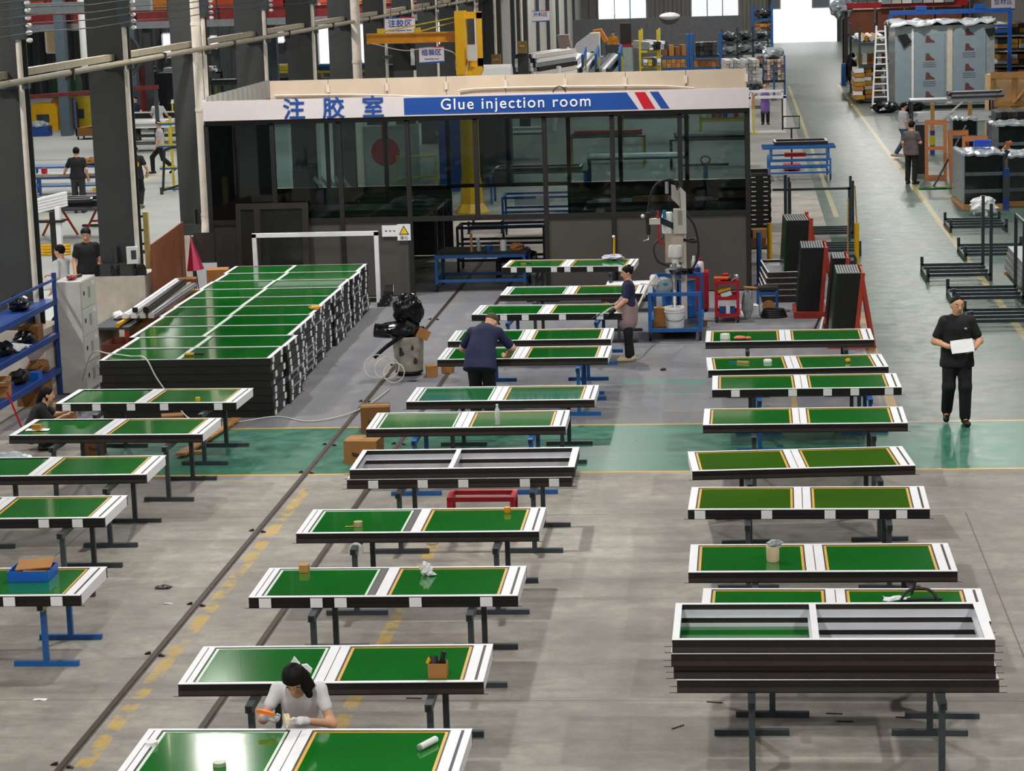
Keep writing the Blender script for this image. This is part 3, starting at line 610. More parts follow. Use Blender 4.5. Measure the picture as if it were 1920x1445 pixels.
t = thing('water_bottle', 'clear plastic water bottle on a green pane', 'bottle', on(-3.07, 27.8)); part(t, 'body', mt('clear_pet', '#c9d6d2', .12, var=.1, scale=20), [lt([(.03, 0), (.033, .01), (.031, .05), (.034, .06), (.031, .1), (.034, .12), (.033, .17), (.014, .22), (.014, .235)], 14)], True); part(t, 'cap', WPL, [cy((0, 0, .235), (0, 0, .255), .016, n=12)], True)
t = thing('plastic_cup', 'clear cup of cream powder with plastic bag on the right column panel', 'cup', on(.24, 21.2)); part(t, 'cup', mt('cream_content', '#d9c3a0', .5), [lt([(.055, 0), (.06, .02), (.062, .14), (.06, .145)], 18)], True); part(t, 'bag', CLING, [el((.02, .01, .165), (.07, .055, .04), 12, 7, .3, 8)])
t = thing('hand_tools', 'black tool bracket lying on a pane beside a white rag', 'tools', on(1.5, 19.84)); part(t, 'bracket', RUB, [tb(curve([(-.15, -.05, .02), (-.1, 0, .08), (0, .02, .1), (.1, 0, .09), (.17, -.06, .02)], 5), .014)], True); part(t, 'stem', RUB, [cy((-.06, 0, .05), (-.02, .01, .18), .012, n=8)]); part(t, 'rag', PAPER, [cloth(-.3, -.08, -.03, .06, .0, .03, 3, 5, 4)]); part(t, 'clamp', RUB, [tb([(-.1, -.04, .02), (.05, -.06, .03), (.2, -.02, .02)], .016)], True)
t = thing('parts_tray', 'blue plastic tray holding folded cardboard on the left column panel', 'tray', (-6.82, 20.74, .717), .02)
TB = mt('tray_blue', '#1a5fc0', .4)
for q in (bx(-.2, .2, -.17, .17, 0, .008), bx(-.2, .2, -.17, -.162, .008, .1), bx(-.2, .2, .162, .17, .008, .1), bx(-.2, -.192, -.162, .162, .008, .1), bx(.192, .2, -.162, .162, .008, .1)): part(t, 'tray_side', TB, q)
part(t, 'card_sheet', CARD, [bc((.02, .02, .125), (.34, .26, .012), (.12, -.05, .1))]); part(t, 'card_pieces', CARD, [bc((.05, -.08, .08), (.22, .12, .03), (.1, .05, .1))])
t = thing('wood_block', 'yellow-brown wooden block on a scrap of paper, left column', 'block', on(-8.94, 27.76)); part(t, 'block', mt('amber_wood', '#b27a24', .6), [ex([(-.05, -.045), (.05, -.045), (.05, .045), (-.05, .045)], .004, .075, 'z')]); part(t, 'scrap', PAPER, [cloth(-.14, .16, -.07, .07, .002, .012, 6, 5, 4, .002)])
item('yellow_cube', 'small yellow cap on the farthest left column panel', 'cap', YELP, bev(.03, .025, .045), -7.3, 29.62)
t = thing('tape_roll', 'orange and white tape roll on the farthest right column panel', 'tape', on(-.29, 34.05)); part(t, 'ring', WPL, [lt([(.05, 0), (.075, 0), (.07, .07), (.05, .07)], 16)], True); part(t, 'core', mt('orange_core', '#e8a01c', .5), [cy((0, 0, 0), (0, 0, .045), .048, n=14)], True)
t = thing('pink_tool', 'salmon pink suction tool on the farthest right column panel', 'tool', on(-.07, 33.92)); part(t, 'body', mt('salmon_plastic', '#e0705a', .5), [el((0, 0, .03), (.09, .05, .03), 12, 6, .1, 3)], True); part(t, 'knob', mt('salmon_plastic', '#e0705a', .5), [el((.12, 0, .025), (.05, .03, .025), 10, 6)], True)
t = thing('marker_pen', 'beige handled scraper with blue tip on a right column pane', 'scraper', on(-.06, 31.93), -.35); part(t, 'handle', WOOD, [bx(-.05, .12, -.022, .022, 0, .03)]); part(t, 'tip', BLUE, [bx(-.17, -.05, -.012, .012, 0, .015)])
item('white_disc', 'white disc on a pane of the right column', 'lid', WPL, [lt([(.06, 0), (.06, .03), (.05, .04)], 16)], .32, 31.98, smooth=True)
item('orange_lump', 'orange sealant lump on the right pane of a right column panel', 'lump', mt('orange_lump', '#e39a20', .5), [el((0, 0, .03), (.035, .03, .03), 10, 7, .15, 3)], 1.43, 31.86)
t = thing('tape_dispenser', 'white tape roll hung on a trestle beam end', 'tape', (-3.95 * KP, 21.98, .64)); part(t, 'ring', WPL, [lt([(.045, -.025), (.075, -.025), (.075, .025), (.045, .025)], 20)], True, rot=(PI / 2, 0, 0)); 
item('yellow_rag', 'orange rag at the right edge of the stacked panels', 'rag', mt('orange_rag', '#e0a020', .8), [el((0, 0, .03), (.11, .06, .03), 12, 6, .2, 7)], -6.98, 36.6, z=.875)
t = thing('caulking_gun', 'orange and black caulking gun on the nearest stacked panel', 'tool', (-8.0, 32.3, .868), .1); part(t, 'barrel', YEL, [cy((-.12, 0, .025), (.02, 0, .025), .022, n=10)], True); part(t, 'handle', RUB, [bar((.02, 0, .025), (.16, .02, .02), .03)])
t = thing('soft_bag', 'crumpled lilac plastic bag with a yellow stick on the farthest middle panel', 'bag', on(-2.45, 43.25)); part(t, 'bag', mt('lilac_film', '#b9b4c6', .4, bump=.3), [el((0, 0, .06), (.2, .1, .06), 14, 7, .25, 11)]); part(t, 'stick', YELP, [cy((0, .05, .08), (.01, .05, .42), .02, n=8)]); part(t, 'grip', WPL, [el((.0, .05, .44), (.03, .03, .03), 8, 6)], True)
t = thing('pliers', 'tan pliers lying on the farthest middle panel', 'tool', on(-4.1, 42.95)); part(t, 'jaw', BRN, [bar((0, 0, .012), (.08, .02, .012), .02)]); part(t, 'handle', YEL, [bar((0, 0, .012), (-.1, -.02, .012), .016)])

# ================================================================== people
class Field:
    """signed distance field on a grid, meshed with surface nets"""
    def __init__(s, prims, vox, k):
        lo = np.min([p['lo'] for p in prims], 0) - 3 * vox; hi = np.max([p['hi'] for p in prims], 0) + 3 * vox
        s.n = np.ceil((hi - lo) / vox).astype(int) + 1; s.lo = lo; s.v = vox
        D = np.full(s.n, .2, np.float32)
        for p in prims:
            a = np.maximum(0, np.floor((p['lo'] - lo - .05) / vox).astype(int)); b = np.minimum(s.n, np.ceil((p['hi'] - lo + .05) / vox).astype(int) + 1)
            ax = [lo[i] + vox * np.arange(a[i], b[i]) for i in range(3)]
            P = np.stack(np.meshgrid(*ax, indexing='ij'), -1).astype(np.float32)
            d = p['f'](P); S = D[a[0]:b[0], a[1]:b[1], a[2]:b[2]]; kk = p.get('k', k)
            h = np.maximum(kk - np.abs(S - d), 0) / kk; S[...] = np.minimum(S, d) - h * h * kk * .25
        s.D = D
    def cut(s, f):
        ax = [s.lo[i] + s.v * np.arange(s.n[i]) for i in range(3)]
        s.D = np.maximum(s.D, f(np.stack(np.meshgrid(*ax, indexing='ij'), -1).astype(np.float32)))
    def mesh(s):
        D = s.D; ins = D < 0; n = s.n; acc = np.zeros((*(n - 1), 3), np.float32); cnt = np.zeros(n - 1, np.float32)
        for ax in range(3):
            sl0 = [slice(None)] * 3; sl1 = [slice(None)] * 3; sl0[ax] = slice(0, -1); sl1[ax] = slice(1, None)
            d0 = D[tuple(sl0)]; d1 = D[tuple(sl1)]; cr = (d0 < 0) != (d1 < 0)
            t = np.where(cr, d0 / np.where(cr, d0 - d1, 1), 0).astype(np.float32); o = [i for i in range(3) if i != ax]
            for u in (0, 1):
                for w in (0, 1):
                    q = [None] * 3; q[ax] = slice(None); q[o[0]] = slice(u, n[o[0]] - 1 + u); q[o[1]] = slice(w, n[o[1]] - 1 + w)
                    c = cr[tuple(q)]; cnt += c; acc[..., ax] += np.where(c, t[tuple(q)], 0)
                    if u: acc[..., o[0]] += c
                    if w: acc[..., o[1]] += c
        act = cnt > 0; idx = -np.ones(act.shape, np.int64); idx[act] = np.arange(act.sum())
        V = (np.argwhere(act) + acc[act] / cnt[act][:, None]) * s.v + s.lo; Fs = []
        for ax in range(3):
            sl0 = [slice(None)] * 3; sl1 = [slice(None)] * 3; sl0[ax] = slice(0, -1); sl1[ax] = slice(1, None)
            i0 = ins[tuple(sl0)]; cr = i0 != ins[tuple(sl1)]; o = [i for i in range(3) if i != ax]
            E = np.argwhere(cr); E = E[(E[:, o[0]] > 0) & (E[:, o[1]] > 0)]; fl = i0[tuple(E.T)]
            def at(u, w):
                q = E.copy(); q[:, o[0]] -= u; q[:, o[1]] -= w; return idx[tuple(q.T)]
            Q = np.stack([at(0, 0), at(1, 0), at(1, 1), at(0, 1)], 1)
            if ax == 1: fl = ~fl
            Q[~fl] = Q[~fl][:, ::-1]; Fs.append(Q[:, ::-1])
        return V, np.concatenate(Fs)
def nv(a): a = np.asarray(a, np.float32); return a / max(1e-9, np.linalg.norm(a))
def cap(a, b, r0, r1, fl=None, s=1., k=None):
    """tapered capsule, flattened by factor s along the direction fl"""
    a = np.asarray(a, np.float32); b = np.asarray(b, np.float32); ab = b - a; L2 = max(1e-9, float(ab @ ab)); f0 = None if fl is None else nv(fl)
    def f(P):
        q = P - a
        if f0 is not None:
            base = a; q0 = q - (np.clip(q @ ab / L2, 0, 1))[..., None] * ab; q = q + (q0 @ f0)[..., None] * f0 * (1 / s - 1)
        t = np.clip(q @ ab / L2, 0, 1); d = np.linalg.norm(q - t[..., None] * ab, axis=-1) - (r0 + (r1 - r0) * t)
        return d * (s if f0 is not None and s < 1 else 1)
    R = max(r0, r1); o = dict(f=f, lo=np.minimum(a, b) - R, hi=np.maximum(a, b) + R)
    if k: o['k'] = k
    return o
def ellp(c, r, ax, k=None):
    c = np.asarray(c, np.float32); A = np.array([nv(x) for x in ax], np.float32); r = np.asarray(r, np.float32)
    def f(P):
        q = (P - c) @ A.T; k0 = np.linalg.norm(q / r, axis=-1); k1 = np.linalg.norm(q / (r * r), axis=-1); return k0 * (k0 - 1) / np.maximum(k1, 1e-6)
    R = float(r.max()); o = dict(f=f, lo=c - R, hi=c + R)
    if k: o['k'] = k
    return o
SKIN = mt('skin', '#d9a381', .5, var=.05); HAIR = mt('black_hair', '#0c0a09', .6, var=.3, scale=30, spec=.2); LIPS = mt('lips', '#9a5a4c', .5); EYEW = mt('eye_white', '#d8d4cc', .3); EYEB = mt('eye_dark', '#1a1410', .3)
DEF = dict(pel=(0, 0, .93), waist=(0, 0, 1.06), chest=(0, .0, 1.28), neck=(0, 0, 1.42), head=(0, .02, 1.575), shR=(.165, 0, 1.365), shL=(-.165, 0, 1.365), elR=(.235, -.02, 1.12), elL=(-.235, -.02, 1.12),
           wrR=(.25, .07, .9), wrL=(-.25, .07, .9), haR=(.25, .11, .81), haL=(-.25, .11, .81), hpR=(.09, 0, .9), hpL=(-.09, 0, .9), knR=(.1, .02, .5), knL=(-.1, .02, .5), anR=(.1, -.02, .09), anL=(-.1, -.02, .09), toR=(.13, .16, .04), toL=(-.13, .16, .04), look=(0, 1, -.1), up=(0, 0, 1))
def smesh(name, V, F, m):
    me = bpy.data.meshes.new(name); me.from_pydata(V.tolist(), [], F.tolist()); me.materials.append(m)
    me.polygons.foreach_set('use_smooth', [True] * len(me.polygons)); me.update(); return me
def person(label, loc, rz, h, pose, shirt, trousers, shoes, vox=.011, face=True, fingers=True, hair='short', build=1., sleeve=.62, gloves=None, cvox=None, shirt_len=.0, extra=(), noleg=False, haircol=None, collar=None, curl=.6, trim=None, lift=0.):
    J = {k: np.array(v, np.float32) for k, v in DEF.items()}
    for k, v in pose.items():
        J[k] = np.array(v, np.float32)
        if lift and k not in ('look', 'up') and k[:2] not in ('an', 'to'): J[k][2] += lift
    s = h / 1.7
    for k in J:
        if k not in ('look', 'up'): J[k] = J[k] * s
    t = thing('person', label, 'person', loc, rz); b = build * s; cv = cvox or max(vox, .01)
    lk = nv(J['look']); up = nv(J['up'] - lk * float(nv(J['up']) @ lk)); rt = np.cross(lk, up); H = J['head']; AX = (rt, lk, up)
    fw = nv(np.cross(J['chest'] - J['pel'], J['shR'] - J['shL'])); 
    if float(fw @ np.array((0, 1, 0))) < -.3: fw = -fw
    # --- body, one continuous surface
    B = [ellp(H + up * .018 * s, (.08 * s, .099 * s, .1 * s), AX), ellp(H + lk * .03 * s - up * .05 * s, (.058 * s, .062 * s, .068 * s), AX, .03), cap(J['neck'] - np.array((0, 0, .03)), H - up * .05 * s - lk * .01 * s, .058 * b, .05 * b)]
    B += [cap(H + lk * .09 * s + up * .012 * s, H + lk * .108 * s - up * .022 * s, .009 * s, .016 * s, k=.012)]
    for q in (1, -1): B.append(ellp(H + rt * q * .08 * s - lk * .005 * s - up * .005 * s, (.012 * s, .022 * s, .034 * s), AX, .01))
    B += [cap(J['pel'], J['waist'], .13 * b, .115 * b, fw, .72), cap(J['waist'], J['chest'], .115 * b, .14 * b, fw, .68), cap(J['chest'], J['neck'], .12 * b, .06 * b, fw, .7), cap(J['shL'], J['shR'], .055 * b, .055 * b)]
    for q in 'LR':
        B += [cap(J['sh' + q], J['el' + q], .05 * b, .04 * b), cap(J['el' + q], J['wr' + q], .041 * b, .029 * b)]
        if not noleg: B += [cap(J['hp' + q], J['kn' + q], .085 * b, .055 * b), cap(J['kn' + q], J['an' + q], .055 * b, .038 * b), cap(J['an' + q] - np.array((0, 0, .03 * s)), J['to' + q], .036 * s, .03 * s)]
    HB = []
    for q, sg in (('L', -1), ('R', 1)):
        w, hd = J['wr' + q], J['ha' + q]; d = nv(hd - w); side = nv(np.cross(d, fw if abs(float(d @ fw)) < .9 else np.array((0, 0, 1), np.float32))) * 1.0
        nrm = nv(np.cross(side, d)); L = .1 * s
        inw = nv(np.array((-sg, .3, -.4)));  nrm = nrm if float(nrm @ inw) > 0 else -nrm
        hp = [cap(w, w + d * L * .75, .028 * s, .036 * s, nrm, .55, k=.015)]
        if fingers:
            for i, (o, ln) in enumerate(((-.027, .068), (-.009, .078), (.009, .074), (.026, .058))):
                p0 = w + d * L * .8 + side * o * s; p1 = p0 + nv(d + nrm * curl * .5) * ln * .55 * s; p2 = p1 + nv(d * (1 - curl) + nrm * (.4 + curl)) * ln * .5 * s
                hp += [cap(p0, p1, .0098 * s, .009 * s, k=.006), cap(p1, p2, .009 * s, .008 * s, k=.004)]
            ts = -1 if float(side @ np.array((0, 1, .4))) < 0 else 1
            p0 = w + d * L * .3 + side * ts * .026 * s; p1 = p0 + nv(d + side * ts * .8 + nrm * .3) * .042 * s; p2 = p1 + nv(d + side * ts * .1 + nrm * .5) * .032 * s
            hp += [cap(p0, p1, .013 * s, .011 * s, k=.008), cap(p1, p2, .011 * s, .009 * s, k=.004)]
        else: hp += [cap(w + d * L * .7, w + d * L * 1.3, .03 * s, .02 * s, nrm, .6)]
        HB += hp
    if not gloves: B += HB
    V, F = Field(B, vox, .035).mesh(); part(t, 'body', SKIN, smesh('body', V, F, SKIN))
    if gloves:
        for q in (0, 1):
            n = len(HB) // 2; V, F = Field([dict(p) for p in HB[q * n:(q + 1) * n]] + [cap(J['wr' + 'LR'[q]], J['wr' + 'LR'[q]] + (J['el' + 'LR'[q]] - J['wr' + 'LR'[q]]) * .18, .036 * s, .038 * s)], vox, .012).mesh(); part(t, 'glove', gloves, smesh('glove', V, F, gloves))
    # --- clothing
    zl = nv(J['pel'] - J['waist']) * shirt_len * s
    S = [cap(J['pel'] + zl, J['waist'], .172 * b, .165 * b, fw, .72), cap(J['waist'], J['chest'], .165 * b, .172 * b, fw, .7), cap(J['chest'], J['neck'] - (J['neck'] - J['chest']) * .12, .15 * b, .066 * b, fw, .72), cap(J['shL'], J['shR'], .058 * b, .058 * b)]
    for q in 'LR': S.append(cap(J['sh' + q], J['sh' + q] + (J['el' + q] - J['sh' + q]) * sleeve, .062 * b, .06 * b))
    hm = zl - nv(J['pel'] - J['waist']) * .02 * s; uh = nv(J['waist'] - J['pel']) * .07 * s; S += [cap(J['hp' + q] + uh, J['hp' + q] + hm, .106 * b, .113 * b) for q in 'LR'] + [cap(J['hpL'] + hm, J['hpR'] + hm, .113 * b, .113 * b)]
    dn_ = nv(J['pel'] - J['waist']); hem = (J['hpL'] + J['hpR']) / 2 + hm + dn_ * .035 * s; Fd = Field(S, cv, .04); Fd.cut(lambda P: np.where(np.abs((P - hem) @ nv(J['shR'] - J['shL'])) < .26 * b, (P - hem) @ dn_, -1)) if not lift else None; V, F = Fd.mesh(); part(t, 'shirt', shirt, smesh('shirt', V, F, shirt))
    if trim:
        for q in 'LR':
            ax_ = nv(J['el' + q] - J['sh' + q]); c_ = J['sh' + q] + (J['el' + q] - J['sh' + q]) * sleeve + ax_ * .045 * b; u_ = nv(np.cross(ax_, (0, .3, 1))); v_ = np.cross(ax_, u_)
            part(t, 'sleeve_trim', trim, [tb([tuple(c_ + (u_ * math.cos(a) + v_ * math.sin(a)) * .045 * b) for a in np.linspace(0, 2 * PI, 15)[:-1]], .008 * s, 6, True)], True)
    if collar: part(t, 'collar', collar, [tb([tuple(J['neck'] + rt * .068 * s * math.cos(a) + lk * .062 * s * math.sin(a) + up * (.012 - .035 * max(0, math.sin(a))) * s) for a in np.linspace(0, 2 * PI, 15)[:-1]], .012 * s, 6, True)], True)
    if not noleg:
        T = [cap(J['hpL'], J['hpR'], .098 * b, .098 * b)]
        for q in 'LR': T += [cap(J['hp' + q], J['kn' + q], .096 * b, .076 * b), cap(J['kn' + q], J['an' + q] + (J['kn' + q] - J['an' + q]) * .06, .078 * b, .066 * b)]
        V, F = Field(T, cv, .03).mesh(); part(t, 'trousers', trousers, smesh('trousers', V, F, trousers))
        for q in 'LR':
            a, o = J['an' + q], J['to' + q]; heel = a + (a - o) * np.array((.3, .3, 0)) - np.array((0, 0, .045 * s))
            V, F = Field([cap(heel, o, .043 * s, .04 * s), cap(a - np.array((0, 0, .01)), a - np.array((0, 0, .04)), .045 * s, .045 * s)], min(cv, .01), .02).mesh(); part(t, 'shoe', shoes, smesh('shoe', V, F, shoes))
    # --- hair
    hc = haircol or HAIR
    if hair == 'cap':
        hr = [ellp(H + up * .045 * s - lk * .005 * s, (.09 * s, .108 * s, .085 * s), AX), cap(H + lk * .1 * s + up * .05 * s, H + lk * .15 * s + up * .045 * s, .05 * s, .04 * s, up, .25)]; pl = lambda P: .028 * s - (P - H) @ up
    else:
        hq = 1.13 if hair == 'long' else 1.0; hr = [ellp(H + up * .03 * s - lk * .012 * s, (.088 * hq * s, .104 * hq * s, .1 * hq * s) if hair != 'buzz' else (.0845 * s, .103 * s, .1 * s), AX)]
        th = {'buzz': .5, 'short': .35}.get(hair, .25)
        pl = lambda P: (P - H) @ (lk * .72 - up * .7) - (.012 if hair != 'buzz' else -.012) * s
    Fd = Field(hr, min(cv, .009), .02); Fd.cut(pl); xt = []
    if hair == 'bun': xt = [ellp(H + up * .1 * s - lk * .06 * s, (.045 * s, .045 * s, .04 * s), AX)]
    if hair == 'long': dn = np.array((0, 0, -1), np.float32); xt = [cap(H - rt * .06 * s - lk * .02 * s, H - rt * .115 * s + lk * .0 * s + dn * .13 * s, .05 * s, .03 * s), cap(H - lk * .06 * s - rt * .04 * s, H - rt * .13 * s - lk * .05 * s + dn * .1 * s, .06 * s, .03 * s), cap(H - rt * .06 * s + lk * .03 * s + up * .03 * s, H - rt * .09 * s + lk * .04 * s + dn * .06 * s, .03 * s, .02 * s)]
    if hair == 'pony': xt = [cap(H - lk * .07 * s, H - lk * .12 * s - up * .13 * s, .06 * s, .03 * s), cap(H - lk * .02 * s + rt * .055 * s + up * .02 * s, H + lk * .0 * s + rt * .075 * s - up * .07 * s, .03 * s, .015 * s), cap(H - lk * .02 * s - rt * .055 * s + up * .02 * s, H - rt * .075 * s - up * .07 * s, .03 * s, .015 * s), cap(H + up * .09 * s + lk * .03 * s, H + lk * .085 * s + up * .045 * s, .03 * s, .018 * s)]
    if hair == 'mop': xt = [ellp(H + up * .05 * s - lk * .0 * s, (.092 * s, .108 * s, .09 * s), AX)]
    V, F = Fd.mesh(); hb = part(t, 'cap' if hair == 'cap' else 'hair', hc, smesh('hair', V, F, hc))
    if xt:
        Fx = Field(xt, min(cv, .009), .02)
        if hair == 'mop': Fx.cut(lambda P: (P - H) @ (lk * .5 - up * .85) + .02 * s)
        V, F = Fx.mesh(); part(t, 'hair_mass', hc, smesh('hair', V, F, hc))
    if face:
        for q in (1, -1):
            e = H + rt * q * .034 * s + lk * .083 * s + up * .012 * s
            part(t, 'eye', EYEW, [el(tuple(e), (.014 * s, .012 * s, .008 * s), 10, 6)], True); part(t, 'iris', EYEB, [el(tuple(e + lk * .009 * s), (.007 * s, .006 * s, .006 * s), 8, 6)], True)
            part(t, 'eyebrow', hc if hc is HAIR else HAIR, [bar(tuple(e + up * .024 * s - rt * .018 * s + lk * .003 * s), tuple(e + up * .026 * s + rt * .018 * s + lk * .003 * s), .01 * s, .007 * s)])
        part(t, 'mouth', LIPS, [el(tuple(H + lk * .087 * s - up * .06 * s), (.024 * s, .012 * s, .008 * s), 12, 6)], True)
    for nm, m, pr in extra:
        V, F = Field([cap(*[np.asarray(a) * s if i < 2 else a for i, a in enumerate(p[:4])], *p[4:]) for p in pr], cv, .03).mesh(); part(t, nm, m, smesh(nm, V, F, m))
    return t
C_WHITE = mt('white_tee', '#d9d9da', .8, var=.05, bump=.1); C_BLACK = mt('black_polo', '#17171a', .8, var=.1, bump=.1); C_NAVY = mt('navy_polo', '#1c2144', .8, var=.12, bump=.1); C_TRO = mt('black_trousers', '#131315', .85, var=.15, bump=.1)
C_GREY = mt('grey_tee', '#b4b4b6', .8, var=.06); C_TAUPE = mt('taupe_tee', '#5e5456', .8, var=.08); C_JEAN = mt('blue_jeans', '#2c4a66', .8, var=.12); C_BRN = mt('brown_trousers', '#4a3a28', .8); SHOE = mt('black_shoe', '#1b1a19', .45); SHOEW = mt('beige_shoe', '#cdbb9c', .6); GLOVE = mt('white_glove', '#e0dadc', .85); APR = mt('pink_grey_apron', '#9a8484', .85)
# woman in white taping the nearest panel, sitting behind it and facing the camera
w = person('woman in white tee with white gloves taping the nearest green panel', (-3.42, 16.71, 0), PI, 1.6, dict(pel=(0, -.02, .5), waist=(0, .05, .62), chest=(0, .15, .84), neck=(0, .24, .98), head=(0, .33, 1.085), shR=(.17, .18, .95), shL=(-.17, .18, .95), elR=(.28, .3, .74), elL=(-.27, .24, .68), wrR=(.21, .5, .82), wrL=(-.08, .58, .82), haR=(.14, .56, .82), haL=(.0, .62, .82), hpR=(.1, 0, .47), hpL=(-.1, 0, .47), knR=(.17, .38, .5), knL=(-.17, .38, .5), anR=(.17, .34, .09), anL=(-.17, .34, .09), toR=(.18, .5, .04), toL=(-.18, .5, .04), look=(.0, .62, -.78), up=(0, .7, .6)), C_WHITE, C_BRN, SHOE, vox=.0075, hair='long', sleeve=.5, gloves=GLOVE, cvox=.009, curl=.9, build=.9, lift=.085)
part(w, 'hair_bow', PAPER, [ex([(-.05, 1.22), (.03, 1.22), (-.005, 1.28)], .3, .325, 'y'), ex([(-.13, 1.15), (-.06, 1.215), (-.1, 1.22), (-.14, 1.18)], .3, .325, 'y')], True)
t = thing('stool', 'low stool under the seated woman in white', 'stool', (-3.42, 16.75, 0)); part(t, 'seat', CARDD, [bx(-.17, .17, -.15, .15, .35, .38)])
for a in (-.13, .13):
    for c in (-.12, .12): part(t, 'leg', WOOD, [bx(a - .02, a + .02, c - .02, c + .02, 0, .35)])
t = thing('utility_knife', 'orange utility knife in the right hand of the woman in white', 'knife', (-3.59, 16.17, .91), rot=(0, .12, -.25)); part(t, 'handle', mt('orange_knife', '#ef7a16', .4), [ex([(-.09, -.014), (.05, -.014), (.06, 0), (.05, .014), (-.09, .014)], -.01, .012, 'y')]); part(t, 'blade', ALU, [bx(.05, .1, -.001, .001, -.006, .006)])
t = thing('tape_roll', 'cream tape roll held upright by the gloved hand', 'tape', (-3.44, 16.13, .867)); part(t, 'roll', mt('cream_tape', '#d8cba8', .5), [lt([(.028, -.02), (.05, -.02), (.05, .02), (.028, .02)], 20)], True, rot=(0, PI / 2, .4))
# man in navy bending over a panel, seen from behind
person('man in navy polo bending over a green panel, seen from behind', (-3.67, 31.45, 0), -.12, 1.72, dict(pel=(0, -.06, .92), waist=(0, .0, 1.04), chest=(.02, .14, 1.2), neck=(.04, .27, 1.3), head=(.07, .36, 1.36), shR=(.2, .2, 1.24), shL=(-.17, .2, 1.24), elR=(.37, .32, 1.0), elL=(-.34, .3, 1.0), wrR=(.25, .52, .86), wrL=(-.24, .52, .84), haR=(.2, .6, .84), haL=(-.18, .6, .82), look=(.35, .7, -.5), hpR=(.1, -.06, .9), hpL=(-.1, -.06, .9)), C_NAVY, C_TRO, SHOE, vox=.009, hair='cap', haircol=mt('olive_cap', '#4a4434', .8), sleeve=.75, shirt_len=.14, build=1.12, collar=mt('pale_piping', '#d8c4c4', .7), trim=mt('pale_piping', '#d8c4c4', .7))
# woman with apron between the panels, facing left
person('woman in navy polo and pink-grey apron standing beside the pump hose', (-1.84, 36.3, 0), PI / 2 + .1, 1.54, dict(elR=(.2, .04, 1.12), elL=(-.22, .06, 1.12), wrR=(.16, .3, .93), wrL=(-.2, .3, .92), haR=(.14, .38, .87), haL=(-.19, .38, .86), look=(-.25, .9, -.2), anR=(.08, -.03, .09), anL=(-.08, .02, .09), toR=(.1, .15, .04), toL=(-.1, .2, .04)), C_NAVY, C_TRO, SHOEW, vox=.009, hair='bun', sleeve=.75, shirt_len=-.1, gloves=mt('black_glove', '#161616', .8), collar=mt('pale_piping', '#d8c4c4', .7), trim=mt('pale_piping', '#d8c4c4', .7),
       extra=[('apron', APR, [((0, .02, .74), (0, .02, .98), .19, .2, (0, 1, 0), .85), ((.1, -.02, .58), (.08, -.02, .9), .08, .13, (0, 1, 0), .7)])])
# man in black walking up the aisle with papers
w = person('man in black polo walking along the aisle holding a white sheet', (2.86, 31.05, 0), PI, 1.76, dict(elR=(.29, .0, 1.1), elL=(-.29, .0, 1.1), wrR=(.14, .24, 1.07), wrL=(-.2, .24, 1.04), haR=(.06, .28, 1.06), haL=(-.12, .3, 1.02), knR=(.11, .06, .5), anR=(.12, -.14, .14), toR=(.14, .03, .06), knL=(-.1, .08, .5), anL=(-.1, .08, .09), toL=(-.12, .26, .04), look=(-.25, .95, -.12)), C_BLACK, C_TRO, SHOE, vox=.0085, hair='buzz', sleeve=.7, build=1.1, shirt_len=.12, collar=mt('black_collar', '#232326', .8), trim=mt('pale_piping', '#d8c4c4', .7))
part(w, 'chest_logo', ALU, [el((-.1, .155, 1.33), (.022, .012, .016), 10, 6)])
t = thing('paper_sheet', 'white sheet of paper held by the man in the aisle', 'paper', (2.9, 30.73, 1.12), rot=(.9, -.12, 0)); part(t, 'sheet', PAPER, [cloth(-.15, .15, -.1, .1, 0, .006, 2, 6, 4, .002)])
# woman crouching at the left
person('woman in black crouching at the end of the farthest left panel', (-9.62, 30.0, 0), -PI / 2 + .25, 1.58, dict(pel=(0, -.16, .22), waist=(0, -.1, .34), chest=(0, 0, .54), neck=(0, .08, .67), head=(0, .13, .8), shR=(.17, .04, .63), shL=(-.17, .04, .63), elR=(.21, .2, .42), elL=(-.2, .22, .46), wrR=(.15, .38, .5), wrL=(-.12, .4, .52), haR=(.14, .46, .54), haL=(-.11, .47, .56), hpR=(.1, -.13, .2), hpL=(-.1, -.13, .2), knR=(.15, .2, .38), knL=(-.15, .2, .36), anR=(.14, .04, .08), anL=(-.14, .04, .08), toR=(.16, .2, .04), toL=(-.16, .2, .04), look=(-.15, .95, -.15)), C_BLACK, C_TRO, SHOE, vox=.009, hair='pony', sleeve=.75)
# people at the left edge and in the left bay
person('young man in black tee standing behind the grey locker', (-12.12, 41.3, 0), PI + .5, 1.76, dict(look=(.3, .85, -.3)), C_BLACK, C_TRO, SHOE, vox=.01, hair='mop', sleeve=.6)
person('man in white shirt half hidden behind the locker post', (-12.1, 39.6, 0), PI / 2 - .3, 1.66, dict(elR=(.2, .12, 1.12), wrR=(.18, .36, 1.1), haR=(.17, .44, 1.1)), C_WHITE, C_TRO, SHOE, vox=.012, hair='short', sleeve=.9, face=False)
person('man in black tee with his back turned at the blue workbench', (-17.9, 60.6, 0), .1, 1.78, dict(elL=(-.32, .1, 1.12), wrL=(-.4, .3, 1.0), haL=(-.42, .38, .98)), C_BLACK, mt('charcoal_trousers', '#35353a', .85), SHOE, vox=.012, hair='short', face=False)
m = person('man in black tee with yellow back print walking past the column', (-16.5, 61.4, 0), .15, 1.72, dict(knR=(.12, .12, .5), anR=(.1, -.1, .14), knL=(-.1, .08, .5), anL=(-.1, .12, .09), elR=(.28, .0, 1.12), wrR=(.32, .1, .92)), C_BLACK, C_TRO, mt('olive_shoe', '#6b6a3c', .6), vox=.012, hair='short', face=False, shirt_len=.1)
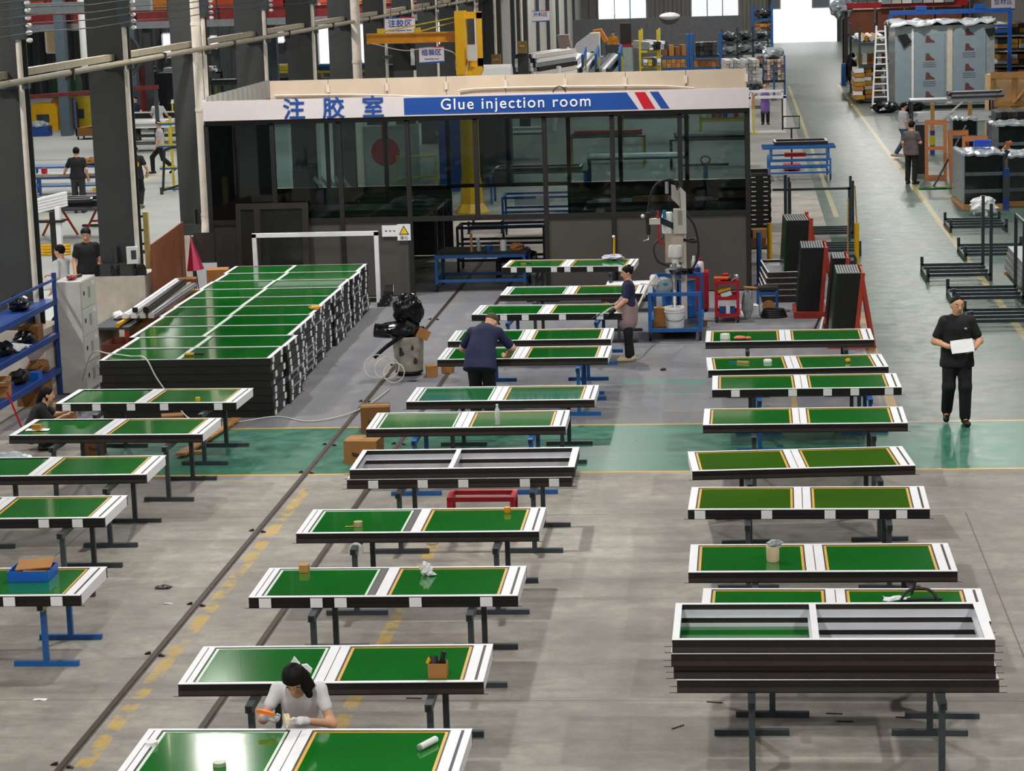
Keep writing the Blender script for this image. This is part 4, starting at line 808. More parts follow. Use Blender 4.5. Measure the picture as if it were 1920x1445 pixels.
part(m, 'back_print', YELP, [bx(-.13, .11, -.145, -.13, 1.16, 1.28)])
person('man in light grey tee striding to the left beyond the columns', (-18.4, 71.6, 0), PI / 2, 1.72, dict(knR=(.1, .3, .55), anR=(.1, .3, .12), toR=(.1, .5, .06), knL=(-.1, -.1, .5), anL=(-.1, -.42, .22), toL=(-.1, -.3, .08), elR=(.24, -.06, 1.12), wrR=(.24, .1, .9)), C_GREY, C_TRO, SHOE, vox=.013, hair='short', face=False)
m = person('man in white tee with a dark letter on the back', (-21.6, 84.0, 0), .0, 1.72, dict(elR=(.28, .12, 1.12), wrR=(.3, .36, 1.0), elL=(-.28, .12, 1.12), wrL=(-.3, .34, 1.0), haR=(.3, .44, .98), haL=(-.3, .42, .98)), C_WHITE, C_TRO, SHOE, vox=.013, hair='short', face=False)
text(m, 'back_letter', 'B', .3, (0, -.165, 1.22), FRONT, mt('letter_slate', '#31424c', .6), bold=.006)
person('man in grey tee and dark apron leaning over a workbench', (-21.3, 87.0, 0), PI, 1.72, dict(waist=(0, .06, 1.05), chest=(0, .2, 1.22), neck=(0, .32, 1.32), head=(0, .4, 1.42), shR=(.18, .24, 1.28), shL=(-.18, .24, 1.28), elR=(.24, .34, 1.02), elL=(-.24, .34, 1.02), wrR=(.22, .5, .9), wrL=(-.22, .5, .9), haR=(.2, .58, .88), haL=(-.2, .58, .88), look=(0, .7, -.6)), C_GREY, C_TRO, SHOE, vox=.013, hair='short', face=False, extra=[('apron', C_BLACK, [((0, .14, .7), (0, .2, 1.12), .15, .13, (0, 1, 0), .8)])])
person('person in navy half hidden by the pale conduit in the left bay', (-23.1, 86.5, 0), PI - .5, 1.7, dict(), C_NAVY, C_TRO, SHOE, vox=.014, hair='short', face=False)
person('man in grey tee and white cap bending at the far left bench', (-17.3, 54.4, 0), PI / 2 - .6, 1.66, dict(chest=(0, .12, 1.24), neck=(0, .26, 1.32), head=(0, .36, 1.4), shR=(.18, .18, 1.28), shL=(-.18, .18, 1.28), elR=(.24, .34, 1.06), elL=(-.24, .34, 1.06), wrR=(.16, .52, 1.06), wrL=(-.16, .52, 1.06), haR=(.13, .6, 1.06), haL=(-.13, .6, 1.06), look=(0, .75, -.6)), C_GREY, C_TRO, SHOE, vox=.013, hair='cap', haircol=GLOVE, face=False)
# people in the right aisle and the far hall
person('man in taupe tee seen from behind at the edge of the aisle', (4.6, 63.6, 0), -.5, 1.72, dict(elR=(.24, .06, 1.12), wrR=(.12, .26, 1.1), haR=(.06, .3, 1.1)), C_TAUPE, C_TRO, SHOE, vox=.012, hair='mop', face=False, shirt_len=.1)
person('man in pale grey tee and jeans walking behind the taupe tee man', (4.95, 71.8, 0), -PI / 2 + .4, 1.7, dict(knL=(-.1, .14, .52), anL=(-.1, .22, .09), toL=(-.1, .4, .04), anR=(.1, -.3, .16), knR=(.1, -.05, .5)), C_GREY, C_JEAN, SHOEW, vox=.013, hair='short', face=False)
person('woman in purple apron behind the white standing frame', (.88, 87.0, 0), PI, 1.58, dict(elR=(.24, .1, 1.12), wrR=(.05, .26, 1.12), haR=(-.02, .28, 1.12), elL=(-.24, .1, 1.12), wrL=(-.05, .28, 1.08), haL=(.02, .3, 1.08)), C_GREY, C_TRO, SHOE, vox=.013, hair='bun', face=False, extra=[('apron', mt('purple_apron', '#7a5fa8', .85), [((0, .06, .62), (0, .06, 1.2), .17, .15, (0, 1, 0), .75)])])
person('worker in orange top beside the far machine', (-6.2, 113.0, 1.1), PI, 1.7, dict(), mt('orange_top', '#d98a10', .8), C_TRO, SHOE, vox=.016, hair='short', face=False)
person('worker in light blue tee and helmet at the far saw', (-6.55, 106.8, .5), PI / 2, 1.7, dict(chest=(0, .1, 1.26), neck=(0, .2, 1.36), head=(0, .28, 1.48)), mt('light_blue_tee', '#7fa8bf', .8), C_TRO, SHOE, vox=.016, hair='cap', haircol=mt('dark_helmet', '#24302c', .5), face=False)
person('worker in white tee behind the glue room glass', (-8.55, 66.0, 0), PI / 2, 1.7, dict(chest=(0, .08, 1.27), head=(0, .16, 1.55), neck=(0, .12, 1.4)), C_WHITE, C_TRO, SHOE, vox=.014, hair='short', face=False)

# ================================================================== things around the panels
def open_box(name, label, loc, rz, a, b, h, m=None, flaps=True, cat='box', group=None):
    m = m or CARD; t = thing(name, label, cat, loc, rz, group); th = .006
    part(t, 'box_body', m, [bx(-a, a, -b, b, 0, th), bx(-a, a, -b, -b + th, th, h), bx(-a, a, b - th, b, th, h), bx(-a, -a + th, -b + th, b - th, th, h), bx(a - th, a, -b + th, b - th, th, h)])
    if flaps:
        part(t, 'flap', m, [bc((0, -b - b * .35, h + .02), (2 * a, b * .75, th), (-.2, 0, 0))]); part(t, 'flap', m, [bc((0, b + b * .3, h + .05), (2 * a, b * .7, th), (.6, 0, 0))])
    return t
def closed_box(label, loc, rz, a, b, h, m=None, name='cardboard_box', cat='box', group=None, mark=True):
    m = m or CARD; t = thing(name, label, cat, loc, rz, group); part(t, 'box_body', m, [bx(-a, a, -b, b, 0, h)]); part(t, 'tape_strip', mt('parcel_tape', '#b9935c', .4), [bx(-a - .001, a + .001, -.025, .025, h, h + .002)])
    if mark: part(t, 'print', mt('box_print', '#4c3420', .8), [ex([(-a * .5, h * .35), (-a * .1, h * .25), (a * .3, h * .25), (a * .6, h * .38), (a * .6, h * .5), (a * .1, h * .4), (-a * .5, h * .52)], -b - .002, -b, 'y')])
    return t
caster_me = {}
def caster(parent, x, y, r=.06, m=RUB):
    k = r
    if k not in caster_me: caster_me[k] = (mesh('wheel', [lt([(r * .5, -.02), (r, -.018), (r, .018), (r * .5, .02)], 14)], RUB, True), mesh('fork', [bx(-.03, .03, -.03, .03, r * 1.6, r * 2.2), bx(-.028, -.022, -.015, .015, r * .8, r * 1.7), bx(.022, .028, -.015, .015, r * .8, r * 1.7)], STEEL))
    w = part(parent, 'caster', STEEL, caster_me[k][1], loc=(x, y, 0)); part(w, 'wheel', RUB, caster_me[k][0], loc=(0, .0, r), rot=(0, PI / 2, 0))
# ---- rubbish bin with black bags
t = thing('rubbish_bin', 'battered grey round rubbish bin between the rails and panels', 'bin', (-5.28, 35.35, 0))
BINM = mt('scuffed_bin', '#a9a59a', .6, var=.35, scale=7)
part(t, 'tub', BINM, [lt([(.205, .07), (.22, .09), (.25, .58), (.265, .6), (.265, .63), (.245, .63), (.235, .58), (.2, .12)], 28)], True)
part(t, 'dolly', RUB, [lt([(.19, .035), (.22, .04), (.22, .07), (.19, .075)], 20)], True)
for a in range(4): part(t, 'wheel', RUB, [cy((.17 * math.cos(a * PI / 2 + .5) - .015, .17 * math.sin(a * PI / 2 + .5), .02), (.17 * math.cos(a * PI / 2 + .5) + .015, .17 * math.sin(a * PI / 2 + .5), .02), .02, n=8)])
for a, z, s in ((-1.9, .4, .05), (-1.2, .46, .03), (-1.0, .25, .035)): part(t, 'stain', mt('dark_stain', '#23252c', .7), [el((.238 * math.cos(a), .238 * math.sin(a), z), (s, .012, s * 1.3), 8, 6, .3, 2)])
t = thing('rubbish_bag', 'black plastic wrapping heaped on top of the round bin', 'bag', (-5.28, 35.35, .6))
part(t, 'bundle', PLST, [el((.02, 0, .42), (.24, .2, .27), 22, 14, .09, 21)], True); part(t, 'lower_fold', PLST, [el((-.12, -.08, .13), (.38, .24, .13), 20, 10, .1, 5)], True); part(t, 'rolled_sheet', PLST, [tb(curve([(-.1, -.14, .13), (-.3, -.17, .12), (-.5, -.17, .14)], 4), .11, 14)], True)
part(t, 'strap', PLST, [tb(curve([(-.05, -.26, .06), (-.3, -.3, -.1), (-.5, -.3, -.27)], 5), .035, 6)], True); part(t, 'torn_card', CARD, [bc((.27, -.17, .07), (.2, .012, .16), (.1, .5, .3))]); part(t, 'grey_sheet', STEEL, [bc((.08, -.24, .22), (.16, .01, .1), (.3, .5, 0))])
closed_box('small brown cardboard box on the floor beside the bin', (-4.9, 35.2, 0), .2, .09, .1, .17, mark=False); closed_box('small brown box behind the other one near the bin', (-4.68, 35.45, 0), -.2, .08, .08, .13, mark=False)
HOSE = mt('clear_hose', '#c9c6b8', .35, var=.08)
t = thing('loose_hose', 'pale hose looping on the floor beside the round bin', 'hose', (-5.6, 34.9, 0))
for k, (dx, dy, r, tl) in enumerate(((-.12, 0, .2, 1.0), (.05, -.1, .19, .9), (.2, -.35, .16, 1.1))):
    part(t, 'coil', HOSE, [tb([(dx + r * math.cos(a), dy + r * math.sin(a) * math.cos(tl), .012 + r + r * math.sin(a) * math.sin(tl)) for a in np.linspace(0, 2 * PI, 29)[:-1]], .009, 6, True)], True)
t = thing('air_hose', 'pale hose running over the stacked panels and across the floor', 'hose')
part(t, 'hose', HOSE, [tb(curve([(-9.95, 33.2, .35), (-9.62, 32.7, .86), (-9.3, 32.45, .895), (-8.9, 32.2, .893), (-8.62, 31.97, .9), (-8.45, 31.93, .6), (-8.2, 31.9, .25), (-7.9, 31.75, .015), (-7.3, 31.6, .013), (-6.75, 32.0, .013), (-6.2, 31.62, .013), (-5.72, 32.0, .03), (-5.5, 32.9, .03), (-5.4, 34.0, .013)], 7), .011, 6)], True)
# boxes by the left rail
closed_box('cardboard box in front of the other box by the left rail', (-4.98, 29.05, 0), -.1, .22, .2, .3, CARD); closed_box('tall cardboard box by the left rail at the green floor band', (-5.13, 31.0, 0), .12, .2, .18, .36, CARDD)
t = thing('red_stool', 'red steel bench frame standing under the two-frame stack', 'stool', (-2.96, 25.0, 0))
for q in (bx(-.38, .38, -.2, -.15, .45, .5), bx(-.38, .38, .15, .2, .45, .5), bx(-.38, -.33, -.15, .15, .45, .5), bx(.33, .38, -.15, .15, .45, .5)): part(t, 'rail', RED, q)
for a in (-.355, .355):
    for b in (-.175, .175): part(t, 'leg', RED, [bx(a - .025, a + .025, b - .025, b + .025, 0, .45)])
closed_box('brown box sitting on the floor inside the red stool', (-3.08, 25.02, 0), 0, .11, .12, .3, CARDD, mark=False); t = thing('paper_cup', 'white cup on the floor left of the red stool', 'cup', (-3.5, 24.7, 0)); part(t, 'cup', WPL, [lt([(.05, 0), (.07, .16), (.06, .16), (.045, .01)], 14)], True)
closed_box('printed carton under the second left panel', (-8.75, 29.62, 0), 0, .12, .12, .26, CARDD); closed_box('crumpled carton under the farthest left panel', (-8.1, 31.3, 0), .3, .15, .14, .2, CARDD, mark=False)
t = thing('timber_plank', 'long timber plank on the green floor band under the left panels', 'plank', (-7.37, 30.5, 0)); part(t, 'plank', WOOD, [bar((-.13, -1.2, .05), (.1, 1.2, .05), .14, .03)]); 
for y in (-.9, .9): part(t, 'batten', WOOD, [bx(-.12, .12, y - .05, y + .05, 0, .035)])
solo('purple_scrap', 'dark purple scrap of film on the floor in the left lane', 'scrap', mt('purple_film', '#3d2338', .4), [cloth(-.08, .08, -.05, .05, .003, .03, 9, 5, 4, .002)], (-6.13, 22.9, 0))
solo('paper_scrap', 'white paper scrap on the floor near the lower left', 'scrap', PAPER, [cloth(-.06, .06, -.03, .03, .002, .01, 4, 4, 3, .002)], (-6.33, 19.2, 0)); solo('paper_scrap', 'small white paper scrap on the floor by the purple film', 'scrap', PAPER, [cloth(-.05, .05, -.015, .015, .002, .006, 5, 4, 2, .002)], (-5.93, 22.3, 0))
solo('purple_wrapper', 'purple and white wrapper on the floor before the bin', 'scrap', mt('violet_wrap', '#7a4a86', .5), [cloth(-.07, .07, -.03, .03, .004, .02, 14, 5, 3, .003)], (-5.15, 34.75, 0)); solo('dark_rag', 'dark rag on the floor between middle and right columns', 'rag', mt('aubergine_rag', '#2c1f30', .8), [el((0, 0, .02), (.05, .03, .02), 8, 5, .3, 2)], (-1.28, 35.4, 0))
for k, (x, y, a) in enumerate(((.72, 18.85, -.1), (.8, 18.65, -.06), (-.6, 18.5, .8), (-.3, 19.15, -.2), (1.3, 18.75, -.2), (1.0, 17.4, .4), (-2.95, 19.25, -.05))):
    solo('profile_offcut', ['thin black offcut under the four-frame stack', 'lower thin black offcut under the four-frame stack', 'short black offcut at the left front of the stack', 'small black offcut behind the left trestle of the stack', 'black offcut by the right trestle of the stack', 'black scrap on the floor in front of the stack', 'black offcut on the floor behind the seated woman'][k], 'offcut', BLK, [bx(-.07, .07, -.006, .006, 0, .008)], (x, y, 0), a, 'profile offcuts')
# ---- grey locker and what stands by the first columns
t = thing('steel_locker', 'tall pale grey steel locker beside the stacked panels', 'locker', (-10.32, 34.4, 0))
part(t, 'cabinet', CONC, [bx(-.21, .2, -.42, .42, .02, 1.75)]); VENT = mt('vent_dark', '#6c6f72', .6)
for j in range(4):
    z = .05 + j * .425; d = part(t, 'door', CONC, [bx(.2, .215, -.4, .4, z, z + .41)])
    part(d, 'handle', STEEL, [bx(.215, .23, -.3, -.27, z + .2, z + .26)]); part(d, 'label_plate', WPL, [bx(.215, .219, .18, .3, z + .3, z + .36)])
    for q in range(3): part(d, 'vent', VENT, [bx(.2145, .217, -.05 + q * .05, -.03 + q * .05, z + .12, z + .3)])
t = thing('work_glove', 'red work gloves and black tool lying on top of the locker', 'gloves', (-10.3, 34.35, 1.752)); part(t, 'glove', mt('red_glove', '#8f3038', .8), [el((-.02, -.1, .035), (.08, .1, .035), 12, 7, .2, 4)]); part(t, 'tool', RUB, [bar((-.02, 0, .02), (.02, .28, .02), .04)])
t = thing('storage_shelf', 'blue steel storage shelf at the left edge', 'shelf', (-10.72, 32.35, 0))
for y in (-1.75, 1.65):
    for x in (-.25, .2): part(t, 'upright', NAVY, [bx(x - .03, x + .03, y - .03, y + .03, 0, 1.9)])
for z in (.42, .96, 1.48):
    part(t, 'shelf_board', NAVY, [bx(-.25, .2, -1.72, 1.62, z, z + .02)]); part(t, 'shelf_beam', NAVY, [bx(.2, .24, -1.72, 1.62, z - .06, z + .025)])
part(t, 'top_beam', NAVY, [bx(.19, .22, -1.72, 1.62, 1.78, 1.82)])
open_box('shelf_carton', 'open carton on the lower blue shelf', (-10.68, 31.6, .44), .2, .14, .16, .16); closed_box('brown carton on the blue shelf middle board', (-10.72, 33.3, .98), .1, .15, .2, .22, CARDD, mark=False)
for k, (y, z, mm, lb) in enumerate(((32.9, .98, PLST, 'black bag on the middle board of the blue shelf'), (33.5, .44, CARDD, 'brown sack on the lower board of the blue shelf'), (32.6, .44, RUB, 'black cable heap on the lower board of the blue shelf'), (31.9, .98, PLST, 'dark tool pile on the middle board of the blue shelf'), (32.8, 1.5, PLST, 'flat black film on the upper board of the blue shelf'))):
    solo('shelf_goods', lb, 'goods', mm, [el((0, 0, .1), (.16, .24, .1), 14, 8, .2, k + 30)], (-10.7, y, z), group='goods on the blue shelf')
t = thing('plastic_bin', 'small bright blue bin on the lower blue shelf', 'bin', (-10.6, 33.0, .44)); part(t, 'bin', TB, [bx(-.08, .08, -.1, .1, 0, .1)])
solo('paper_stack', 'papers and white tubes on the middle board of the blue shelf', 'papers', PAPER, [cloth(-.2, .15, -.3, .3, .0, .06, 12, 6, 8)], (-10.68, 32.4, .985)); 
t = thing('pink_broom', 'red broom with pink bristles leaning at the left edge', 'broom', (-10.0, 30.55, 0), rot=(0, -.3, .4)); part(t, 'stick', RED, [cy((0, 0, .12), (0, 0, .75), .014, n=8)]); part(t, 'bristles', mt('pink_bristle', '#c8506e', .8), [bx(-.1, .1, -.03, .03, 0, .12)])
open_box('carton', 'open carton standing behind the crouching woman', (-9.6, 31.1, 0), .3, .16, .15, .32, CARD); closed_box('big brown carton under the blue shelf', (-10.72, 33.3, 0), 0, .2, .26, .34, CARDD, mark=False)
solo('plastic_sheet', 'crumpled pale plastic sheet on the floor at the left edge', 'sheet', CLING, [el((0, 0, .08), (.3, .22, .09), 16, 8, .2, 44)], (-9.75, 28.95, 0)); 
t = thing('dark_bundle', 'dark bundle standing beside the locker post', 'bundle', (-10.78, 34.75, 0)); part(t, 'bundle', BRN, [el((0, 0, .55), (.12, .14, .55), 12, 9, .15, 3)]); part(t, 'band', YELP, [bx(-.1, .12, -.15, -.13, .95, 1.0)])
# desk, long white profiles and wooden box behind the stack
t = thing('small_desk', 'low desk with grey top behind the locker', 'desk', (-10.25, 36.7, 0)); part(t, 'top', STEEL, [bx(-.3, .3, -.7, .7, .68, .72)]); part(t, 'side_panel', PLAS, [bx(-.28, -.24, -.65, .65, 0, .68)]); part(t, 'leg', REDOX, [bx(.22, .28, -.68, -.62, 0, .68)]); part(t, 'leg', STEEL, [bx(.22, .28, .62, .68, 0, .68)])
t = thing('yellow_level', 'long yellow bar lying on the desk behind the locker', 'bar', (-10.12, 36.7, .722)); part(t, 'bar', YELP, [bx(-.03, .03, -.75, .75, 0, .07)]); part(t, 'edge', BLK, [bx(.03, .034, -.75, .75, 0, .025)])
solo('white_bag', 'white plastic bag on the desk behind the yellow bar', 'bag', WPL, [el((0, 0, .06), (.1, .16, .07), 12, 7, .15, 9)], (-10.36, 36.9, .722))
t = thing('profile_rack', 'low timber bearers under the white profiles', 'rack', (-9.95, 38.3, 0)); 
for y in (-1.4, 1.4): part(t, 'bearer', WOOD, [bx(-.3, .3, y - .06, y + .06, 0, .8)])
for k, (x, z, mm, lb) in enumerate(((-.16, .5, WHT, 'white profile lying furthest left behind the stacked panels'), (-.03, .5, WHT, 'white profile second from left behind the stacked panels'), (.1, .5, OLIVE, 'beige profile behind the stacked panels'), (.22, .5, ALU, 'grey profile nearest the stacked panels'), (-.06, .6, WHT, 'white capped profile lying on top of the others'), (.1, .6, BRN, 'brown profile lying on top of the others'))):
    t = thing('long_profile', lb, 'profile', (-9.95 + x, 38.3, z + .3), .01 * k, 'long profiles'); part(t, 'bar', mm, [ex([(-.05, 0), (.05, 0), (.05, .06), (.03, .06), (.03, .09), (-.03, .09), (-.03, .06), (-.05, .06)], -1.9, 1.9 - .1 * k, 'y')]); part(t, 'end_cap', RUB if k in (4, 5) else WPL, [bx(-.045, .045, -1.915, -1.9, .005, .08)])
open_box('wooden_box', 'reddish wooden box with papers behind the locker', (-9.98, 35.7, 0), 0, .25, .36, .55, mt('red_wood', '#6a3522', .6), False); solo('box_papers', 'white papers lying in the reddish wooden box', 'papers', PAPER, [cloth(-.15, .15, -.2, .2, .0, .04, 8, 5, 5)], (-9.98, 35.6, .42))
# plywood partition, umbrella, boards and cartons by the booth corner
t = thing('plywood_partition', 'brown plywood partition running back from the second column', 'partition', (-10.62, 41.5, 0), .083)
for k in range(3): part(t, 'board', PLY, [bx(-.012, .012, -1.85 + k * 1.22, -.64 + k * 1.22, 0, 1.62)])
t = thing('umbrella', 'red umbrella leaning half open by the plywood partition', 'umbrella', (-10.36, 42.75, 0), rot=(.0, -.1, 0)); UM = mt('red_umbrella', '#8f1230', .5)
for k in range(8):
    a, b = 2 * PI * k / 8, 2 * PI * (k + 1) / 8; r = .17
    part(t, 'gore', UM if k % 2 else mt('pink_umbrella', '#b03458', .5), ([(0, 0, 1.4), (r * math.cos(a), r * math.sin(a), .75), (r * math.cos(b), r * math.sin(b), .75), (0, 0, 1.38), (r * .97 * math.cos(a), r * .97 * math.sin(a), .75), (r * .97 * math.cos(b), r * .97 * math.sin(b), .75)], [(0, 1, 2), (3, 5, 4), (1, 4, 5, 2)]))
part(t, 'shaft', STEEL, [cy((0, 0, .15), (0, 0, 1.46), .01, n=6)])
for k in range(3): solo('leaning_board', ['grey board leaning behind the umbrella', 'brown board leaning behind the umbrella', 'pale board leaning lowest behind the umbrella'][k], 'board', (STEEL, BRN, LINER)[k], [bx(-.2, .2, -.012, .012, 0, (1.3, 1.38, .8)[k])], (-10.46 + .05 * k, 43.4 - .05 * k, 0), rot=(-.12, 0, .1), group='leaning boards')
for k, (x, y, z, a, b, h, mm, lb) in enumerate(((-10.33, 41.6, 0, .2, .18, .38, CARD, 'lower cardboard carton left of the stacked panels'), (-9.9, 42.3, 0, .2, .2, .4, CARDD, 'lower cardboard carton behind, near the booth wall'), (-9.5, 42.7, .0, .15, .15, .4, CARDD, 'dark carton at the back by the booth wall'), (-9.9, 42.3, .402, .2, .2, .42, CARD, 'upper carton of the pile near the booth wall'), (-10.33, 41.62, .382, .17, .17, .36, CARDD, 'upper carton of the pile left of the stacked panels'))):
    closed_box(lb, (x, y, z), .05 * k, a, b, h, mm)
solo('concrete_post', 'rough pale concrete block beside the white downpipe', 'block', PLAS, [ex([(-.14, -.12), (.14, -.12), (.15, .1), (-.13, .12)], 0, 1.12, 'z')], (-10.56, 44.3, 0))
for k in range(5): solo('black_plate', 'curved black plate standing on the column plinth, %s from left' % ORD[k], 'plate', PLST, [ex([(-.09, 0), (.09, 0), (.09, .12), (.06, .19), (0, .21), (-.06, .19), (-.09, .12)], -.015, .015, 'y')], (-11.42 + k * .2 - (.0 if k < 4 else .03), 39.6, 1.081), .3 * (-1) ** k, 'black plates on the plinth')
t = thing('switch_box', 'white switch box on the second column above its plinth', 'switch box', (-10.79, 39.58, 1.3), .2); part(t, 'case', WPL, [bx(-.1, .1, -.06, .06, 0, .3)]); part(t, 'cover', STEEL, [bx(-.02, .07, -.066, -.06, .08, .24)])
t = thing('edge_guard', 'cream yellow post beside the second column', 'post', (-10.79, 40.64, 0)); part(t, 'post', mt('cream_yellow', '#c8b06a', .6), [bx(-.045, .045, -.04, .04, 0, 2.1)]); 
for z in (1.5, 1.75, 2.0): part(t, 'clamp', BRN, [bx(-.09, -.06, -.02, .02, z, z + .04)])
# ---- blue bench cart in the booth doorway
def tube_cart(name, label, loc, rz, a, b, h, m, mid=None, deck=None, low=.2, wheels=.06, sz=.025, cat='cart', group=None):
    t = thing(name, label, cat, loc, rz, group); s = sz
    for x in (-a, a):
        for y in (-b, b): part(t, 'upright', m, [bx(x - s, x + s, y - s, y + s, wheels * 2.2, h)]); caster(t, x, y, wheels)
    for y in (-b, b):
        part(t, 'rail', m, [bx(-a + s, a - s, y - s, y + s, h - 2 * s, h)]); part(t, 'rail', m, [bx(-a + s, a - s, y - s, y + s, low, low + 2 * s)])
    for x in (-a, a):
        part(t, 'cross_rail', m, [bx(x - s, x + s, -b + s, b - s, h - 2 * s, h)]); part(t, 'cross_rail', m, [bx(x - s, x + s, -b + s, b - s, low, low + 2 * s)])
    if mid: 
        for y in (-b, b): part(t, 'rail', m, [bx(-a + s, a - s, y - s, y + s, mid, mid + 2 * s)])
    if deck: part(t, 'deck', deck, [bx(-a, a, -b, b, h, h + .02)])
    return t
tube_cart('bench_cart', 'blue bench cart with a cluttered top in the booth doorway', (-5.15, 44.95, 0), 0, .87, .5, .72, BLUE, deck=DSTL, low=.18, wheels=.07, sz=.03)
ZB = .742
solo('brown_sheet', 'brown curved sheet on the blue bench cart', 'sheet', BRN, [ex([(-.45, 0), (.45, 0), (.45, .02), (-.45, .02)], -.4, .45, 'y')], (-5.5, 45.0, ZB)); solo('grey_sheet', 'grey metal sheet on the right of the blue bench cart', 'sheet', STEEL, [ex([(-.32, 0), (.32, 0), (.32, .03), (-.32, .03)], -.42, .46, 'y')], (-4.7, 44.98, ZB))
t = thing('yellow_rod', 'yellow wooden rod standing on the blue bench cart', 'rod', (-5.33, 44.6, ZB + .02)); part(t, 'rod', WOOD, [cy((0, 0, 0), (0, 0, .36), .025, n=8)])
t = thing('spray_bottle', 'clear spray bottle on the blue bench cart', 'bottle', (-5.2, 44.72, ZB + .02)); part(t, 'body', CLING, [lt([(.045, 0), (.045, .14), (.015, .2), (.015, .22)], 12)], True); part(t, 'trigger', WPL, [bx(-.05, .02, -.012, .012, .22, .26)])
t = thing('blue_tub', 'small blue tub on the blue bench cart', 'tub', (-5.0, 44.7, ZB + .02)); part(t, 'tub', BLUE, [lt([(.07, 0), (.09, .1), (.08, .1), (.06, .02)], 14)], True)
for k in range(3): solo('white_roll', 'white roll on the blue bench cart, %s from its bottom' % ORD[k], 'roll', WPL, [lt([(.025, 0), (.065, 0), (.065, .07), (.025, .07)], 14)], (-4.7, 44.62, ZB + .03 + k * .072), smooth=True, group='white rolls')
t = thing('drill', 'orange and tan cordless tools at the right end of the bench cart', 'tool', (-4.42, 44.55, ZB + .03)); part(t, 'body', mt('tan_tool', '#b87a4a', .6), [el((0, 0, .08), (.14, .07, .08), 12, 7, .15, 3)], True); part(t, 'grip', mt('orange_tool', '#d05a20', .5), [bar((-.1, 0, .1), (.1, -.03, .06), .03)]); part(t, 'cord', RUB, [tb(curve([(-.05, -.05, .05), (.1, -.1, .1), (.2, -.05, 0), (.24, .0, -.02)], 4), .01)], True)
DB = mt('dark_blue_steel', '#141f38', .5)
tube_cart('dark_bench', 'dark blue steel bench inside the glue room doorway', (-5.0, 47.4, 0), 0, .9, .4, .98, DB, mid=.6, low=.25, wheels=.05)
t = thing('caster_trolley', 'dark low trolley with wheels inside the glue room', 'trolley', (-4.6, 46.2, 0)); part(t, 'frame', DB, [bx(-.4, .4, -.3, .3, .35, .42), bx(-.4, -.35, -.3, -.25, 0, .35), bx(.35, .4, -.3, -.25, 0, .35), bx(-.4, -.35, .25, .3, 0, .35), bx(.35, .4, .25, .3, 0, .35)]); part(t, 'cover', PLST, [el((0, 0, .5), (.4, .3, .12), 14, 7, .15, 6)])
# ---- sealant pump station
t = thing('pump_cart', 'blue tube cart carrying the sealant pump and bucket', 'cart', (-1.16, 39.25, 0))
for y, zt in ((-1.05, .82), (1.05, .86)):
    for x in (-.42, .42): part(t, 'upright', BLUE, [bx(x - .03, x + .03, y - .03, y + .03, .15, zt)]); caster(t, x, y, .07)
    part(t, 'rail', BLUE, [bx(-.39, .39, y - .03, y + .03, zt - .06, zt)]); part(t, 'rail', BLUE, [bx(-.39, .39, y - .03, y + .03, .15, .21)])
for x in (-.42, .42): part(t, 'side_rail', BLUE, [bx(x - .03, x + .03, -1.02, 1.02, .15, .21)])
part(t, 'deck', DSTL, [bx(-.39, .39, -1.02, 1.02, .16, .18)])
t = thing('sealant_bucket', 'white plastic bucket at the front of the pump cart', 'bucket', (-1.17, 38.45, .182)); part(t, 'pail', WPL, [lt([(.14, 0), (.15, .01), (.165, .3), (.175, .31), (.175, .34), (.168, .36), (.155, .36), (.15, .3), (.13, .02)], 24)], True)
for z in (.28, .33): part(t, 'rim_rib', WPL, [tb([(.172 * math.cos(a), .172 * math.sin(a), z) for a in np.linspace(0, 2 * PI, 25)[:-1]], .007, 6, True)], True)
part(t, 'handle', STEEL, [tb([(.17 * math.cos(a), -.02 - .165 * abs(math.sin(a)), .2 - .06 * abs(math.sin(a))) for a in np.linspace(PI, 2 * PI, 12)], .005)], True)
for k in range(2):
    closed_box(['lower brown carton beside the white bucket', 'upper brown carton beside the white bucket'][k], (-1.43, 38.65, .182 + k * .162), 0, .1, .1, .16, CARD, mark=False)
for k, (x, y) in enumerate(((-1.28, 39.75), (-.98, 39.65))):
    d = thing('steel_drum', ['left blue drum on the pump cart', 'right blue drum on the pump cart'][k], 'drum', (x, y, .182)); part(d, 'drum', BLUE, [lt([(.14, 0), (.15, .01), (.15, .2), (.155, .21), (.15, .22), (.15, .45), (.155, .46), (.15, .47), (.15, .62), (.14, .63)], 20)], True); part(d, 'lid_ring', STEEL, [lt([(.14, .63), (.152, .63), (.152, .65), (.13, .65)], 20)], True)
t = thing('sealant_pump', 'tall white and steel sealant pump with boom arm and hoses', 'pump', (-1.17, 39.3, .182))
part(t, 'pump_tube', ALU, [cy((0, -.85, .3), (-.02, -.1, .75), .025, n=8), cy((-.02, -.1, .3), (-.02, -.1, 1.0), .04, n=10)], True); part(t, 'follower_plate', ALU, [lt([(.17, .82), (.18, .84), (.18, .88), (.08, .92)], 20)], True)
part(t, 'air_motor', WPL, [lt([(.09, .92), (.1, .94), (.06, .98), (.06, 1.06), (.12, 1.1), (.125, 1.12), (.125, 1.28), (.11, 1.3), (.09, 1.31)], 20)], True); part(t, 'body_block', mt('pump_beige', '#b8a898', .5), [bx(-.17, .14, .0, .2, 1.0, 1.5)])
part(t, 'mast', PIPE, [cy((.14, .12, .0), (.14, .12, 2.15), .05, n=12)], True); part(t, 'control_box', CONC, [bx(-.02, .2, -.06, .1, 1.5, 1.92)]); part(t, 'motor_cylinder', WPL, [lt([(.1, 1.5), (.105, 1.52), (.105, 1.8), (.08, 1.86)], 16, (-.12, .08, 0))], True); part(t, 'cable_tie', OLIVE, [bx(.06, .13, -.07, -.06, 1.66, 1.9)])
